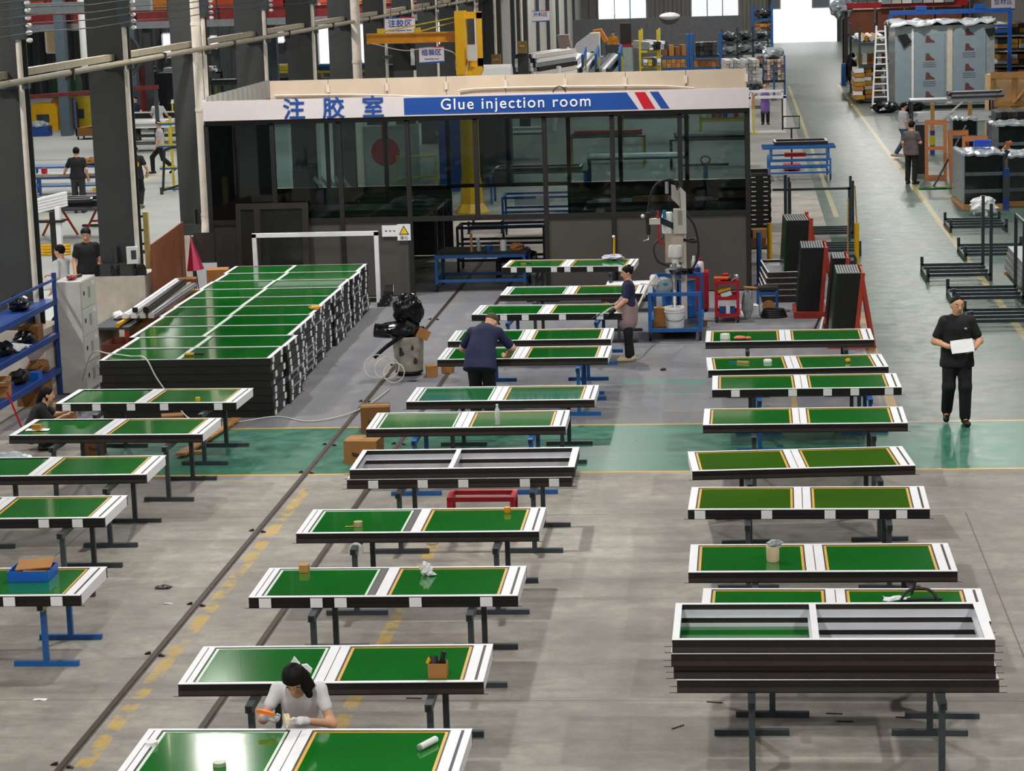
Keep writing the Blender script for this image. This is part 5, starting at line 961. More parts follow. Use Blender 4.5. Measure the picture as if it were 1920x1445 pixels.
part(t, 'boom', DSTL, [bar((.1, .1, 1.55), (-.32, -.05, 1.78), .1)]); part(t, 'boom', DSTL, [bar((.1, .1, 2.05), (-.1, .05, 2.1), .08)]); part(t, 'head_plate', mt('grey_plate', '#a9a4a0', .5), [ex([(-.05, 2.1), (.1, 1.95), (.18, 2.1), (.16, 2.2), (.02, 2.32), (-.05, 2.34)], .02, .06, 'y')]); part(t, 'head_guard', CONC, [ex([(.12, 1.9), (.2, 1.82), (.2, 2.2), (.1, 2.3)], -.02, .01, 'y')])
part(t, 'dosing_valve', BRN, [cy((-.45, -.1, 1.5), (-.45, -.1, 1.88), .035, .045, 10)], True); part(t, 'valve_block', PIPE, [bx(-.43, -.24, -.16, -.06, 1.68, 1.78)]); part(t, 'nozzle', ALU, [tb([(-.45, -.1, 1.5), (-.45, -.12, 1.42), (-.54, -.14, 1.4)], .01)], True); part(t, 'knob', WPL, [el((-.54, -.1, 1.82), (.035, .03, .035), 10, 7)], True)
part(t, 'red_lever', RED, [bar((-.26, -.12, 1.35), (-.28, -.12, 1.9), .035), bar((-.26, -.12, 1.35), (-.16, -.12, 1.33), .03)]); part(t, 'regulator', mt('cyan_bowl', '#1d7a9c', .4), [cy((-.17, -.12, 1.78), (-.17, -.12, 1.92), .03, n=10)], True); part(t, 'gauge', ALU, [cy((-.12, -.1, 2.2), (-.12, -.1, 2.4), .03, n=10)], True)
part(t, 'hose', RUB, [tb(curve([(.1, .1, 1.95), (.02, 0, 2.38), (-.18, -.05, 2.42), (-.36, -.08, 2.28), (-.46, -.1, 1.9)], 7), .018, 8)], True); part(t, 'hose', RUB, [tb(curve([(.18, .1, 1.85), (.34, .1, 1.6), (.4, .05, 1.2), (.3, 0, .9), (.1, -.05, .85)], 7), .02, 8)], True); part(t, 'hose', RUB, [tb(curve([(-.2, 0, 1.45), (-.36, -.1, 1.3), (-.3, -.15, 1.05), (-.1, -.1, .95)], 6), .018, 8)], True)
part(t, 'hose_coil', RUB, [tb([(.24 + .13 * math.cos(a), .15 + .1 * math.sin(a), 1.36 + .02 * math.sin(2 * a)) for a in np.linspace(0, 2 * PI, 20)[:-1]], .025, 8, True)], True); part(t, 'grease_cup', WPL, [lt([(.05, .65), (.075, .68), (.075, .8), (.05, .84)], 14, (-.36, -.35, 0))], True); part(t, 'sheet_cover', CLING, [el((-.2, -.2, .62), (.17, .14, .16), 12, 8, .1, 8)], True); part(t, 'cover_mark', mt('teal_mark', '#1a7fa8', .5), [el((-.17, -.34, .68), (.05, .01, .025), 10, 6)]); part(t, 'black_cloth', PLST, [el((.12, -.15, .86), (.22, .12, .05), 12, 6, .25, 8)])
t = thing('dispensing_hose', 'pale dispensing hose from the pump to the woman with the apron', 'hose'); part(t, 'hose', HOSE, [tb(curve([(-1.5, 38.9, 1.02), (-1.62, 38.4, .9), (-1.72, 37.6, .75), (-1.78, 37.0, .72), (-1.95, 36.55, .85), (-2.12, 36.3, .86), (-2.28, 36.1, .78)], 6), .018, 8)], True); part(t, 'gun', RUB, [cy((-2.2, 36.2, .84), (-2.42, 36.05, .73), .012, n=8)])
t = thing('red_cabinet', 'narrow red cabinet behind the pump cart', 'cabinet', (-.82, 41.5, 0)); part(t, 'carcass', RED, [bx(-.18, .18, -.2, .2, .05, .72)]); part(t, 'door', RED, [bx(-.16, .16, -.215, -.2, .08, .68)]); part(t, 'base', RUB, [bx(-.16, .16, -.18, .18, 0, .05)])
for k, (x, y, r, h, mm, lb) in enumerate(((-.78, 41.4, .06, .2, WPL, 'white canister with red cap on the red cabinet'), (-.9, 41.42, .05, .24, ALU, 'steel can on the red cabinet'), (-.85, 41.32, .07, .12, NAVY, 'blue pot on the red cabinet'))):
    t = thing('canister', lb, 'canister', (x, y, .722), group='canisters on the red cabinet'); part(t, 'body', mm, [lt([(r, 0), (r, h * .8), (r * .6, h)], 14)], True); part(t, 'cap', RED if k == 0 else WPL, [cy((0, 0, h), (0, 0, h + .05), r * .5, n=10)], True)
t = thing('tool_trolley', 'red three-tier tool trolley right of the pump', 'trolley', (-.3, 40.35, 0))
for x in (-.19, .19):
    for y in (-.3, .3): part(t, 'upright', RED, [bx(x - .025, x + .025, y - .025, y + .025, .1, .72)]); caster(t, x, y, .04)
for z in (.1, .4, .68):
    for q in (bx(-.2, .2, -.32, -.31, z, z + .06), bx(-.2, .2, .31, .32, z, z + .06), bx(-.205, -.195, -.31, .31, z, z + .06), bx(.195, .205, -.31, .31, z, z + .06)): part(t, 'tray_edge', RED, q)
    part(t, 'tray', RED, [bx(-.195, .195, -.31, .31, z, z + .01)])
t = thing('manual_stack', 'black and white book and yellow case on the middle trolley tier', 'books', (-.28, 40.15, .412), rot=(0, -.3, 0)); part(t, 'book', mt('navy_cover', '#20263a', .6), [bx(-.12, .1, -.08, .08, .03, .15)]); part(t, 'page_label', PAPER, [bx(-.1, .09, -.085, -.08, .05, .13)]); part(t, 'yellow_case', YELP, [bx(-.13, .1, -.08, .08, .15, .19)])
t = thing('parts_bin', 'blue and white parts on the bottom trolley tier', 'parts', (-.3, 40.2, .112)); part(t, 'bin', NAVY, [bx(-.14, .14, -.12, .1, 0, .14)]); part(t, 'tube', WPL, [bx(-.02, .05, -.14, -.12, 0, .2)]); part(t, 'orange_strip', mt('orange_core', '#e8a01c', .5), [bx(-.15, .0, -.16, -.14, 0, .03)])
t = thing('hand_tools', 'orange handled tools heaped on the red trolley top', 'tools', (-.32, 40.2, .692)); part(t, 'orange_grip', mt('orange_tool', '#d05a20', .5), [cy((-.2, -.1, .09), (.05, -.12, .09), .03, n=8)], True); part(t, 'red_grip', RED, [el((.0, 0, .13), (.06, .05, .04), 10, 6, .1, 2)], True); part(t, 'tool_heap', BRN, [el((.05, .05, .06), (.15, .16, .06), 14, 7, .3, 12)]); part(t, 'wire_whisk', ALU, [el((.19, -.1, .1), (.04, .04, .05), 8, 6, .4, 3)])
# clutter between trolley and frames
t = thing('clutter_bag', 'translucent bag hanging at the right of the red trolley', 'bag', (.06, 40.5, 0)); part(t, 'bag', CLING, [el((0, 0, .27), (.11, .12, .27), 12, 8, .12, 5)]); part(t, 'card', CARD, [bc((.05, .0, .55), (.22, .16, .02), (0, .1, .3))])
closed_box('white printed carton on the floor beside the red trolley', (.1, 40.9, 0), .2, .14, .12, .18, PAPER, mark=False); solo('wood_offcuts', 'wood offcuts on the floor behind the red trolley', 'offcuts', WOOD, [bc((0, 0, .02), (.5, .1, .04), (0, 0, .1)), ], (-.15, 41.4, 0))
t = thing('steel_stool', 'blue steel step stool with dark seat near the frame stack', 'stool', (.42, 41.3, 0)); part(t, 'seat', BRN, [bx(-.2, .2, -.16, .16, .4, .45)])
for x in (-.17, .17):
    for y in (-.13, .13): part(t, 'leg', BLUE, [bx(x - .025, x + .025, y - .025, y + .025, 0, .4)])
for y in (-.13, .13): part(t, 'rail', BLUE, [bx(-.145, .145, y - .02, y + .02, .3, .37)])
solo('round_card', 'round tan card disc leaning under the blue stool', 'disc', CARD, [cy((0, 0, 0), (0, .015, 0), .12, n=20)], (.44, 41.0, .12)); t = thing('cable_coil', 'coil of black cable on the floor by the blue stool', 'cable', (.52, 40.6, 0))
for k in range(4): part(t, 'loop', RUB, [tb([((.22 - .015 * k) * math.cos(a), (.18 - .01 * k) * math.sin(a), .025 + .035 * k) for a in np.linspace(0, 2 * PI, 22)[:-1]], .022, 6, True)], True)
t = thing('long_bench', 'white bench with papers behind the pump', 'bench', (-2.0, 41.6, 0)); part(t, 'top', WHT, [bx(-.5, .4, -.25, .25, .48, .52)]); part(t, 'side', BLK, [bx(-.5, .4, -.24, -.2, .2, .48)]); part(t, 'leg', BLUE, [bx(-.45, -.4, -.2, .2, 0, .48)]); part(t, 'leg', BLUE, [bx(.3, .35, -.2, .2, 0, .48)])
solo('notice_paper', 'white paper hanging on the bench behind the apron woman', 'paper', PAPER, [bx(-.14, .14, 0, .004, 0, .2)], (-1.75, 41.33, .33), rot=(0, .1, 0)); t = thing('bottle_crate', 'green bottles and wood pieces under the farthest panel', 'crate', (-2.35, 42.0, 0)); part(t, 'crate', YELP, [bx(-.2, .2, -.15, .15, 0, .12)]); part(t, 'bottles', mt('green_bottle', '#0f5a44', .2), [cy((.1, 0, .12), (.1, 0, .4), .05, n=10), cy((.2, .05, .12), (.2, .05, .38), .05, n=10)], True); part(t, 'wood', WOOD, [bc((-.1, 0, .2), (.4, .12, .08))])
# poles
for lb, m, x, y, h in (('blue post standing right of the glue room', BLUE, .3, 44.5, 1.05), ('yellow post left of the black panel stack', YELP, .52, 46.0, 1.05), ('yellow post at the aisle edge right of the black stacks', YELP, 2.28, 46.6, .95)):
    t = thing('marker_post', lb, 'post', (x, y, 0), group='marker posts'); part(t, 'post', m, [cy((0, 0, .02), (0, 0, h), .05, n=12)], True); part(t, 'base_plate', STEEL, [bx(-.09, .09, -.09, .09, 0, .02)])
    if x > 2: part(t, 'wooden_stick', WOOD, [cy((0, 0, h), (-.03, .02, h + .75), .015, n=6)])
solo('wooden_stick', 'thin wooden stick standing beside the black stacks', 'stick', WOOD, [cy((0, 0, 0), (.02, 0, 1.6), .015, n=6)], (2.03, 45.2, 0))
# ---- black sheet stacks on red A-frames
def sheet_stack(loc, rz, n, w, L, H, name, lean=.1, green=False):
    x0, y0 = loc
    t = thing('a_frame_stand', 'red oxide A-frame stand holding the %s' % name, 'stand', (x0, y0, 0), rz)
    part(t, 'base', REDOX, [bx(-w - .06, .12, -L / 2, L / 2, .06, .12)])
    for y in (-L / 2 + .06, L / 2 - .06):
        part(t, 'upright', REDOX, [bar((.02, y, .12), (.02 + lean * H * 1.1, y, H * 1.12), .07)]); part(t, 'rear_leg', REDOX, [bar((.32, y, .0), (.02 + lean * H, y, H * 1.05), .06)]); part(t, 'foot', REDOX, [bx(-w - .06, .34, y - .05, y + .05, 0, .06)])
    part(t, 'back_board', REDOX, [bc((.03 + lean * H * .55, 0, .12 + H * .5), (.03, L - .1, H), (0, math.atan(lean), 0))])
    th = w / n
    for k in range(n):
        s = thing('dark_sheet', 'dark %ssheet, %s from the left, in the %s' % ('green ' if green else '', ORD[k], name), 'sheet', (x0, y0, 0), rz, 'upright dark sheets')
        c = -w + th * (k + .5) - .01; R = Euler((0, math.atan(lean), 0))
        part(s, 'sheet', mt('dark_green_sheet', '#0e2a18', .25) if green and k == 0 else mt('black_sheet', '#0a0d0c', .4), [bc((c + lean * H / 2, 0, .125 + H / 2), (th * .97, L - .12, H), (0, math.atan(lean), 0))])
        part(s, 'edge_trim', mt('grey_edge', '#7c7f82', .5), [bc((c + lean * (H + .004), 0, .125 + H + .004), (th * .6, L - .12, .006), (0, math.atan(lean), 0))])
sheet_stack((1.78, 37.75), 0, 9, .38, 1.15, 1.1, 'nearest black stack', .1, True)
sheet_stack((1.62, 39.35), 0, 5, .22, .9, 1.12, 'narrow black stack behind the nearest one', .1)
sheet_stack((1.33, 40.9), 0, 9, .4, 1.1, 1.12, 'middle black stack', .08)
sheet_stack((1.12, 43.2), .05, 9, .42, 1.2, 1.35, 'tallest farthest black stack', .06, True)
for k in range(4): solo('trim_strip', 'white and black strip leaning on the red stand base, %s from left' % ORD[k], 'strip', WHT if k % 2 else BLK, [bx(-.015, .015, -.35, .35, 0, .03)], (1.2 + k * .09, 38.7, .1 + .001 * k), rot=(.3, 0, -.25 + .1 * k), group='trim strips')
for k in range(5):
    t = frame('empty white-lined frame, %s from the bottom of the pile behind the black stacks' % ORD[k], (.62 + .02 * k, 43.2 + .02 * k, .02 + k * .108), PI / 2 + .03 + .01 * k, group='frame pile', raw=True); t.scale = (.72, .62, 1)
t = thing('carton_shelf', 'open rack with brown cartons right of the glue room', 'rack', (.32, 47.6, 0)); part(t, 'post', STEEL, [bx(-.02, .02, -.02, .02, 0, .35)]); part(t, 'tray', BRN, [bx(-.22, .22, -.25, .25, .35, .38)])
closed_box('lower brown carton on the open rack', (.3, 47.55, .382), 0, .17, .2, .2, CARDD, mark=False); closed_box('upper torn carton on the open rack', (.32, 47.55, .584), .2, .16, .16, .17, CARD, mark=False)
# tall pile of dark frames seen end-on
for k in range(12):
    t = thing('piled_unit', 'dark frame with white end pads, %s from the bottom of the end-on pile' % ORD[k], 'frame', (.4 + .008 * (-1) ** k, 54.3, k * .109), PI / 2, 'end-on frame pile')
    part(t, 'frame', BLK, pm('piledframe', lambda: ring(-.8, .8, -.25, .25, .05, 0, .1), BLK))
    for y in (-.13, .15): part(t, 'foam_pad', PAD, pm('piledpad', lambda: [bx(-.815, -.8, -.05, .05, .04, .06)], PAD), loc=(0, y, 0))
    part(t, 'edge_strip', WHT, pm('pilededge', lambda: [bx(-.8, .8, -.256, -.25, .0, .01)], WHT))
# ---- stillage bases with tall posts
def stillage(label, x, y, a, b, post, tall=('R',), rz=0):
    t = thing('stillage', label, 'frame', (x, y, 0), rz, 'dark stillage frames')
    for q in (-b, -b * .3, b * .35, b): part(t, 'cross_bar', DSTL, [bx(-a, a, q - .03, q + .03, .1, .16)])
    for sx in (-a, a): part(t, 'side_bar', DSTL, [bx(sx - .03, sx + .03, -b, b, .06, .12)])
    for sx, nm in ((-a, 'L'), (a, 'R')):
        for q in (-b, b): part(t, 'post', DSTL, [bx(sx - .03, sx + .03, q - .03, q + .03, 0, post if nm in tall else .3)])
    if tall == ('R',) and post > 1: part(t, 'tie_bar', DSTL, [bx(a - .02, a + .02, -b, b, post - .06, post)]) if label.startswith('post') else None
    return t
stillage('dark steel stillage base farthest up the right aisle', 5.3, 53.2, .62, .75, .3)
stillage('dark steel stillage base second from the far end of the aisle', 5.2, 48.4, .65, .75, .3)
stillage('dark steel stillage with tall posts left of the others', 4.15, 45.4, .6, .75, 1.5)
stillage('post-cornered stillage with tall posts behind the man in black', 4.4, 42.3, .62, .65, 1.5)
stillage('dark steel stillage base nearest, beside the man in black', 4.55, 39.6, .72, .6, .3)
stillage('dark stillage base behind the tallest black stack', 1.95, 49.3, .5, .6, .32); stillage('dark stillage with tall posts behind the black stacks', 1.75, 52.3, .7, .55, 1.3, ('L', 'R'))
t = thing('portal_gate', 'thin dark portal frame beside the aisle', 'frame', (1.75, 50.8, 0)); part(t, 'post', DSTL, [bx(-.85, -.78, -.04, .04, 0, 1.55)]); part(t, 'post', DSTL, [bx(.55, .6, -.03, .03, 0, 1.25)]); part(t, 'top_bar', DSTL, [bx(-1.1, .6, -.03, .03, 1.2, 1.25)])
for s in (-1, 1): t = thing('lifting_eye', ['left dark lifting eye plate on the floor beam', 'right dark lifting eye plate on the floor beam'][s > 0], 'bracket', (1.55 + .62 * s, 46.2, 0)); part(t, 'plate', DSTL, [ex([(-.09, 0), (.09, 0), (.09, .28), (.05, .36), (-.05, .36), (-.09, .28)], -.02, .02, 'y')]); part(t, 'eye', ALU, [cy((0, -.022, .27), (0, -.02, .27), .035, n=12)])
solo('floor_beam', 'dark steel beam lying behind the black stacks', 'beam', DSTL, [bx(-.5, .5, -.04, .04, .0, .08)], (1.55, 46.2, 0))
for k in range(4): solo('metal_slab', 'grey sheet metal pack at the right edge, %s from the bottom' % ORD[k], 'sheet pack', mt('galvanised', '#9a9ea0', .4, .3), [bx(-.35, .35, -1.3, 1.3, 0, .11)], (5.5 + .02 * k, 44.6, .06 + k * .112), group='metal packs')
for y in (43.7, 45.5): solo('timber_bearer', ['near timber bearer under the metal packs', 'far timber bearer under the metal packs'][y > 44], 'bearer', WOOD, [bx(-.4, .4, -.05, .05, 0, .06)], (5.5, y, 0))

# ================================================================== far hall and left bay
def table(label, loc, rz, a, b, h, top, leg, name='workbench', cat='bench', shelf=None, group=None, th=.05):
    t = thing(name, label, cat, loc, rz, group); part(t, 'top', top, [bx(-a, a, -b, b, h - th, h)])
    for x in (-a + .05, a - .05):
        for y in (-b + .05, b - .05): part(t, 'leg', leg, [bx(x - .03, x + .03, y - .03, y + .03, 0, h - th)])
    if shelf: part(t, 'shelf', shelf, [bx(-a + .05, a - .05, -b + .05, b - .05, .25, .29)])
    return t
def rack(label, loc, rz, a, b, h, levels, m, name='storage_rack', group=None, s=.05):
    t = thing(name, label, 'rack', loc, rz, group)
    for x in (-a, a):
        for y in (-b, b): part(t, 'upright', m, [bx(x - s, x + s, y - s, y + s, 0, h)])
    for z in levels:
        for y in (-b, b): part(t, 'beam', m, [bx(-a, a, y - .03, y + .03, z - .1, z)])
        part(t, 'shelf', STEEL, [bx(-a, a, -b, b, z, z + .02)])
    return t
def bundle(label, loc, rz, n, rows, L, w, h, mats, name='profile_bundle', cat='profiles', group=None, ax='y', seed=0, tilt=0.):
    """a bundle of bars; every bar is a part"""
    t = thing(name, label, cat, loc, group=group, rot=(tilt, 0, rz)); rnd = random.Random(seed)
    for r in range(rows):
        for k in range(n):
            x = (k - (n - 1) / 2) * w; dl = rnd.uniform(-.15, .15) * min(1, L); z = r * h
            part(t, 'bar', mats[(k * 7 + r * 3 + seed) % len(mats)], [bx(x - w * .45, x + w * .45, -L / 2 + dl, L / 2 + dl, z, z + h * .92)] if ax == 'y' else [bx(-L / 2 + dl, L / 2 + dl, x - w * .45, x + w * .45, z, z + h * .92)])
    return t
def frame_on(label, loc, rz, a, b, m=BLK, top=WHT, h=.1, name='bench_surround'):
    t = thing(name, label, 'frame', loc, rz); 
    for k, q in enumerate(ring(-a, a, -b, b, .07, 0, h)): part(t, 'rail', m, q)
    for k, q in enumerate(ring(-a, a, -b, b, .05, h, h + .004)): part(t, 'cover_strip', top, q)
    return t
YEQ = mt('yellow_equipment', '#c9b22a', .5); GRNM = mt('green_machine', '#2f6b3a', .5); GREYM = mt('grey_green_machine', '#9aa6a0', .5); ORG = mt('orange_cover', '#e08a14', .5)
for x, y, h, lb in ((-6.2, 113.0, 1.1, 'high steel platform under the worker in orange'), (-6.55, 106.8, .5, 'low steel platform under the worker in light blue')):
    t = thing('work_platform', lb, 'platform', (x, y, 0)); part(t, 'deck', STEEL, [bx(-.4, .4, -.4, .4, h - .05, h)])
    for a in (-.35, .35):
        for b in (-.35, .35): part(t, 'leg', STEEL, [bx(a - .03, a + .03, b - .03, b + .03, 0, h - .05)])
# ---- jib crane behind the glue room
t = thing('jib_crane', 'yellow jib crane with its arm reaching left above the booth', 'crane', (-6.95, 58.6, 0))
part(t, 'base_gusset', YELP, [lt([(.45, 0), (.45, .03), (.3, .25), (.26, .9)], 8)]); part(t, 'mast', YELP, [cy((0, 0, .02), (0, 0, 3.6), .24, n=20)], True); part(t, 'head_column', YELP, [bx(-.26, .0, -.25, .25, 3.55, 5.15)]); part(t, 'head_plate', YELP, [bx(.28, .4, -.1, .1, 3.75, 5.1), bx(0, .4, -.1, .1, 3.7, 3.95), bx(0, .4, -.1, .1, 4.95, 5.12)]); part(t, 'head_bracket', YELP, [ex([(-.25, 3.3), (.22, 3.3), (.4, 3.65), (.4, 3.75), (-.25, 3.75)], -.2, .2, 'y')])
part(t, 'arm', mt('orange_yellow', '#d18a12', .45), [bx(-2.55, -.2, -.08, .08, 4.4, 4.62), bx(-2.55, -.2, -.12, .12, 4.6, 4.64), bx(-2.55, -.2, -.12, .12, 4.38, 4.42)]); part(t, 'tie_rod', YEQ, [cy((-.2, 0, 5.0), (-2.15, 0, 4.68), .018, n=6)]); part(t, 'tie_rod', YEQ, [cy((-.2, .0, 4.9), (-1.2, 0, 4.66), .018, n=6)])
for x in (-2.2, -1.25): part(t, 'rod_clevis', YEQ, [bx(x - .08, x + .08, -.05, .05, 4.64, 4.76)])
part(t, 'cable', PIPE, [tb(curve([(-2.4, -.15, 4.4), (-1.6, -.15, 4.2), (-.9, -.15, 4.25), (-.3, -.2, 4.1), (-.28, -.2, 3.75), (-.1, -.25, 3.4), (.1, -.25, 4.0)], 6), .012)], True); part(t, 'control_box', CONC, [bx(.05, .3, -.3, -.25, 3.9, 4.3)])
# ---- hanging area signs
def area_sign(ch, en, loc, w, h, label):
    t = thing('area_sign', label, 'sign', loc); part(t, 'board', SGN, [bx(-w / 2, w / 2, 0, .02, -h / 2, h / 2)]); part(t, 'blue_foot', SBL, [ex([(-w / 2, -h / 2), (w / 2, -h / 2), (w / 2, -h / 2 + h * .12), (-w / 2, -h / 2 + h * .06)], -.004, 0, 'y')]); part(t, 'red_head', SRD, [bx(0, w / 2, -.004, 0, h / 2 - h * .06, h / 2)]); part(t, 'blue_head', SBL, [bx(-w / 2, 0, -.004, 0, h / 2 - h * .06, h / 2)])
    for k, c in enumerate(ch): text(t, 'letter', c, w * .26, (-w * .27 + k * w * .27, -.004, h * .13), FRONT, SBL, bold=.003)
    if en: text(t, 'lettering', en, w * .1, (0, -.004, -h * .24), FRONT, SBL)
    part(t, 'hanger', STEEL, [cy((-w * .3, .01, h / 2), (-w * .3, .01, 10.9 - loc[2]), .01, n=5)]); part(t, 'hanger', STEEL, [cy((w * .3, .01, h / 2), (w * .3, .01, 10.9 - loc[2]), .01, n=5)])
area_sign('注胶区', 'Glue injection area', (-9.14, 62, 4.72), .82, .46, 'hanging glue injection area sign behind the crane arm'); area_sign('组装区', 'Assembly area', (-8.34, 62.2, 3.92), .68, .44, 'hanging assembly area sign below the crane arm')
area_sign('开料区', None, (-8.17, 95, 4.06), .74, .45, 'small hanging sign far behind, left of the corrugated wall'); area_sign('型材区', None, (12.4, 112, 3.6), 1.1, .6, 'sign at the top right corner of the hall')
# ---- things seen through and above the booth
table('grey workbench behind the booth, seen right of the yellow mast', (-5.4, 61, 0), 0, 1.3, .5, .85, STEEL, BLUE); frame_on('empty frame on the bench behind the yellow mast', (-5.4, 61, .855), 0, 1.15, .42)
table('second grey workbench far behind the booth glass', (-2.9, 64, 0), .03, 1.4, .5, .9, STEEL, DSTL); bundle('white profiles on the second bench behind the booth', (-2.9, 64, .905), 0, 4, 1, 2.4, .12, .08, [WHT, ALU], ax='x', seed=2)
table('third workbench near the right end behind the booth', (-1.3, 56.5, 0), 0, .8, .45, .8, BLK, DSTL); frame_on('frame on the third bench behind the booth', (-1.3, 56.5, .805), 0, .7, .38)
tube_cart('bench_cart', 'blue cart standing behind the rear doorway of the booth', (-4.6, 53.2, 0), .03, .95, .5, 1.0, BLUE, mid=.62, low=.3, wheels=.09); solo('grey_board', 'pale board leaning on the blue cart behind the booth', 'board', LINER, [bx(-.4, .4, -.01, .01, 0, .22)], (-4.85, 52.68, 1.0 - .2)); bundle('black bars lying on the lower rails of the blue cart behind the booth', (-4.6, 53.2, .36), 0, 4, 1, 1.7, .2, .06, [BLK, BRN], ax='x', seed=4)
stillage('dark stillage base left of the blue cart behind the booth', -6.1, 54.5, .4, .5, .3)
t = thing('red_disc', 'round red guard plate behind the left booth glass', 'plate', (-8.9, 57, 0)); part(t, 'disc', RED, [cy((0, 0, 1.75), (0, .04, 1.75), .36, n=24)]); part(t, 'post', STEEL, [bx(-.03, .03, .04, .1, 0, 1.75)]); part(t, 'hook', RED, [bx(-.08, .08, 0, .03, 2.05, 2.5)])
t = thing('control_cabinet', 'pale cabinet behind the left booth glass', 'cabinet', (-9.2, 60, 0)); part(t, 'carcass', GREYM, [bx(-.7, .7, -.3, .3, 0, 2.2)]); part(t, 'door', GREYM, [bx(-.66, -.02, -.32, -.3, .1, 2.1)]); part(t, 'door', GREYM, [bx(.02, .66, -.32, -.3, .1, 2.1)])
t = thing('blue_cabinet', 'dark blue cabinet behind the booth left of the mast', 'cabinet', (-8.0, 64.5, 0)); part(t, 'carcass', NAVY, [bx(-.5, .5, -.3, .3, 0, 2.3)]); part(t, 'door', NAVY, [bx(-.46, .46, -.32, -.3, .1, 2.2)])
for k in range(5): solo('grey_ladder_bar', 'grey ribbed profile leaning behind the left booth glass, %s from left' % ORD[k], 'profile', GREYM, [bx(-.04, .04, -.02, .02, 0, 1.6)], (-9.5 + k * .17, 55.2, 0), rot=(0, -.6, 0), group='ribbed profiles')
t = thing('hoist_support', 'yellow tube frame behind the booth glass beside the mast', 'frame', (-7.9, 55.6, 0)); part(t, 'tube', YEQ, [tb([(-.5, 0, .0), (-.5, 0, 1.75), (.45, 0, 1.75), (.45, 0, 1.5), (.45, 0, 0)], .025)], True); part(t, 'tube', YEQ, [tb([(-.5, 0, 1.2), (.45, 0, 1.25)], .025)], True)
table('low bench with scrap film inside the left of the booth', (-8.0, 48.3, 0), 0, 1.6, .6, 1.3, DSTL, DSTL); solo('plastic_scrap', 'shiny plastic scrap heap behind the booth glass left of the mast', 'scrap', CLING, [el((0, 0, .1), (.45, .3, .1), 16, 7, .3, 5)], (-6.95, 48.3, 1.3))
table('dark work table inside the right of the booth', (-1.9, 47.8, 0), 0, 1.4, .6, 1.25, BLK, DSTL); bundle('black profiles lying on the dark table inside the booth', (-1.9, 47.8, 1.25), 0, 5, 2, 2.5, .16, .07, [BLK, BRN, STEEL], ax='x', seed=8); bundle('brown boxes and timber on the right booth table', (-1.6, 47.4, 1.39), 0, 2, 1, 1.2, .14, .12, [WOOD, CARD], ax='x', seed=3)
for k, (x, y, lb) in enumerate(((-1.0, 70, 'grey workbench far behind the right booth glass'), (-4.2, 72, 'grey workbench far behind the centre booth glass'), (-7.5, 74, 'grey workbench far behind the left booth glass'), (-3.0, 80, 'long grey workbench farther behind the centre booth glass'))):
    table(lb, (x, y, 0), 0, 1.2, .5, .9, STEEL, YEQ if k % 2 else DSTL); bundle(['black bars on the bench behind the right glass', 'red and grey bars on the bench behind the centre glass', 'white bars on the bench behind the left glass', 'white and black bars on the farthest bench behind the centre glass'][k], (x, y, .902), 0, 4, 2, 2.0, .14, .08, [[BLK, ALU], [RED, STEEL], [WHT, ALU], [WHT, BLK]][k], ax='x', seed=k)
t = thing('t_stand', 'blue T-shaped stand behind the right booth glass', 'stand', (-.95, 59.5, 0)); part(t, 'post', mt('teal_post', '#2a6a7a', .5), [cy((0, 0, 0), (0, 0, 1.0), .06, n=10)], True); part(t, 'arm', DSTL, [bx(-.6, .6, -.06, .06, 1.0, 1.06)]); part(t, 'wheel', DSTL, [tb([(.12 * math.cos(a), 0, 1.15 + .1 * math.sin(a)) for a in np.linspace(0, 2 * PI, 15)[:-1]], .02, 6, True)], True)
rack('tall rack with coloured bars behind the right booth glass', (-.7, 84, 0), 0, .8, .4, 2.0, (.5,), YEQ, s=.04); bundle('upright coloured bars in the tall rack', (-.7, 83.6, .55), 0, 6, 1, .1, .2, 1.5, [RED, ALU, NAVY, PLY], seed=1)
# ---- machines and racks beyond the booth
struct('wall_partition_far', mt('slate_partition', '#55565a', .6), [bx(-8.8, .1, 122, 122.1, 0, 3.15)])
bundle('pile of pale and dark profiles beyond the booth roof, left', (-8.2, 98, 0), -.25, 8, 14, 5, .13, .18, [WHT, ALU, BLK, PIPE], seed=11)
for k, (x, y, lb) in enumerate(((-7.6, 100.5, 'blue side plate of the leftmost profile trough'), (-6.9, 101.0, 'second blue side plate of the profile troughs'), (-6.35, 101.5, 'third blue side plate of the profile troughs'), (-5.35, 102, 'rightmost blue side plate of the profile troughs'))):
    t = thing('trough_plate', lb, 'rack', (x, y, 0), 0, 'blue profile troughs'); part(t, 'plate', BLUE, [ex([(0, 0), (2.2, 0), (2.2, 2.3), (1.9, 2.5), (0, 2.2)], -.05, .05, 'x')]); part(t, 'stop_post', YEQ, [bx(.1, .18, -.1, -.02, 0, 2.05)])
bundle('slanted white profiles in the blue troughs', (-7.1, 103.0, 1.6), -.1, 7, 2, 4, .16, .14, [WHT, ALU, STEEL], seed=3, tilt=.12); bundle('slanted grey profiles in the right blue trough', (-5.85, 103.0, 1.55), -.1, 4, 2, 4, .17, .14, [ALU, WHT, STEEL], seed=5, tilt=.12)
t = thing('saw_machine', 'white sloped saw machine beyond the booth', 'machine', (-7.6, 113, 0)); part(t, 'body', GREYM, [bx(-.9, .9, -.7, .7, 0, 1.6)]); part(t, 'white_hood', WHT, [ex([(-.7, 1.6), (.75, 1.6), (.75, 2.75), (.3, 2.75), (-.35, 2.3)], -.6, .5, 'y')]); part(t, 'guard', mt('dusty_pink', '#a39088', .6), [ex([(-1.1, 1.3), (-.5, 1.3), (-.75, 2.7), (-1.3, 2.7)], -.4, .4, 'y')])
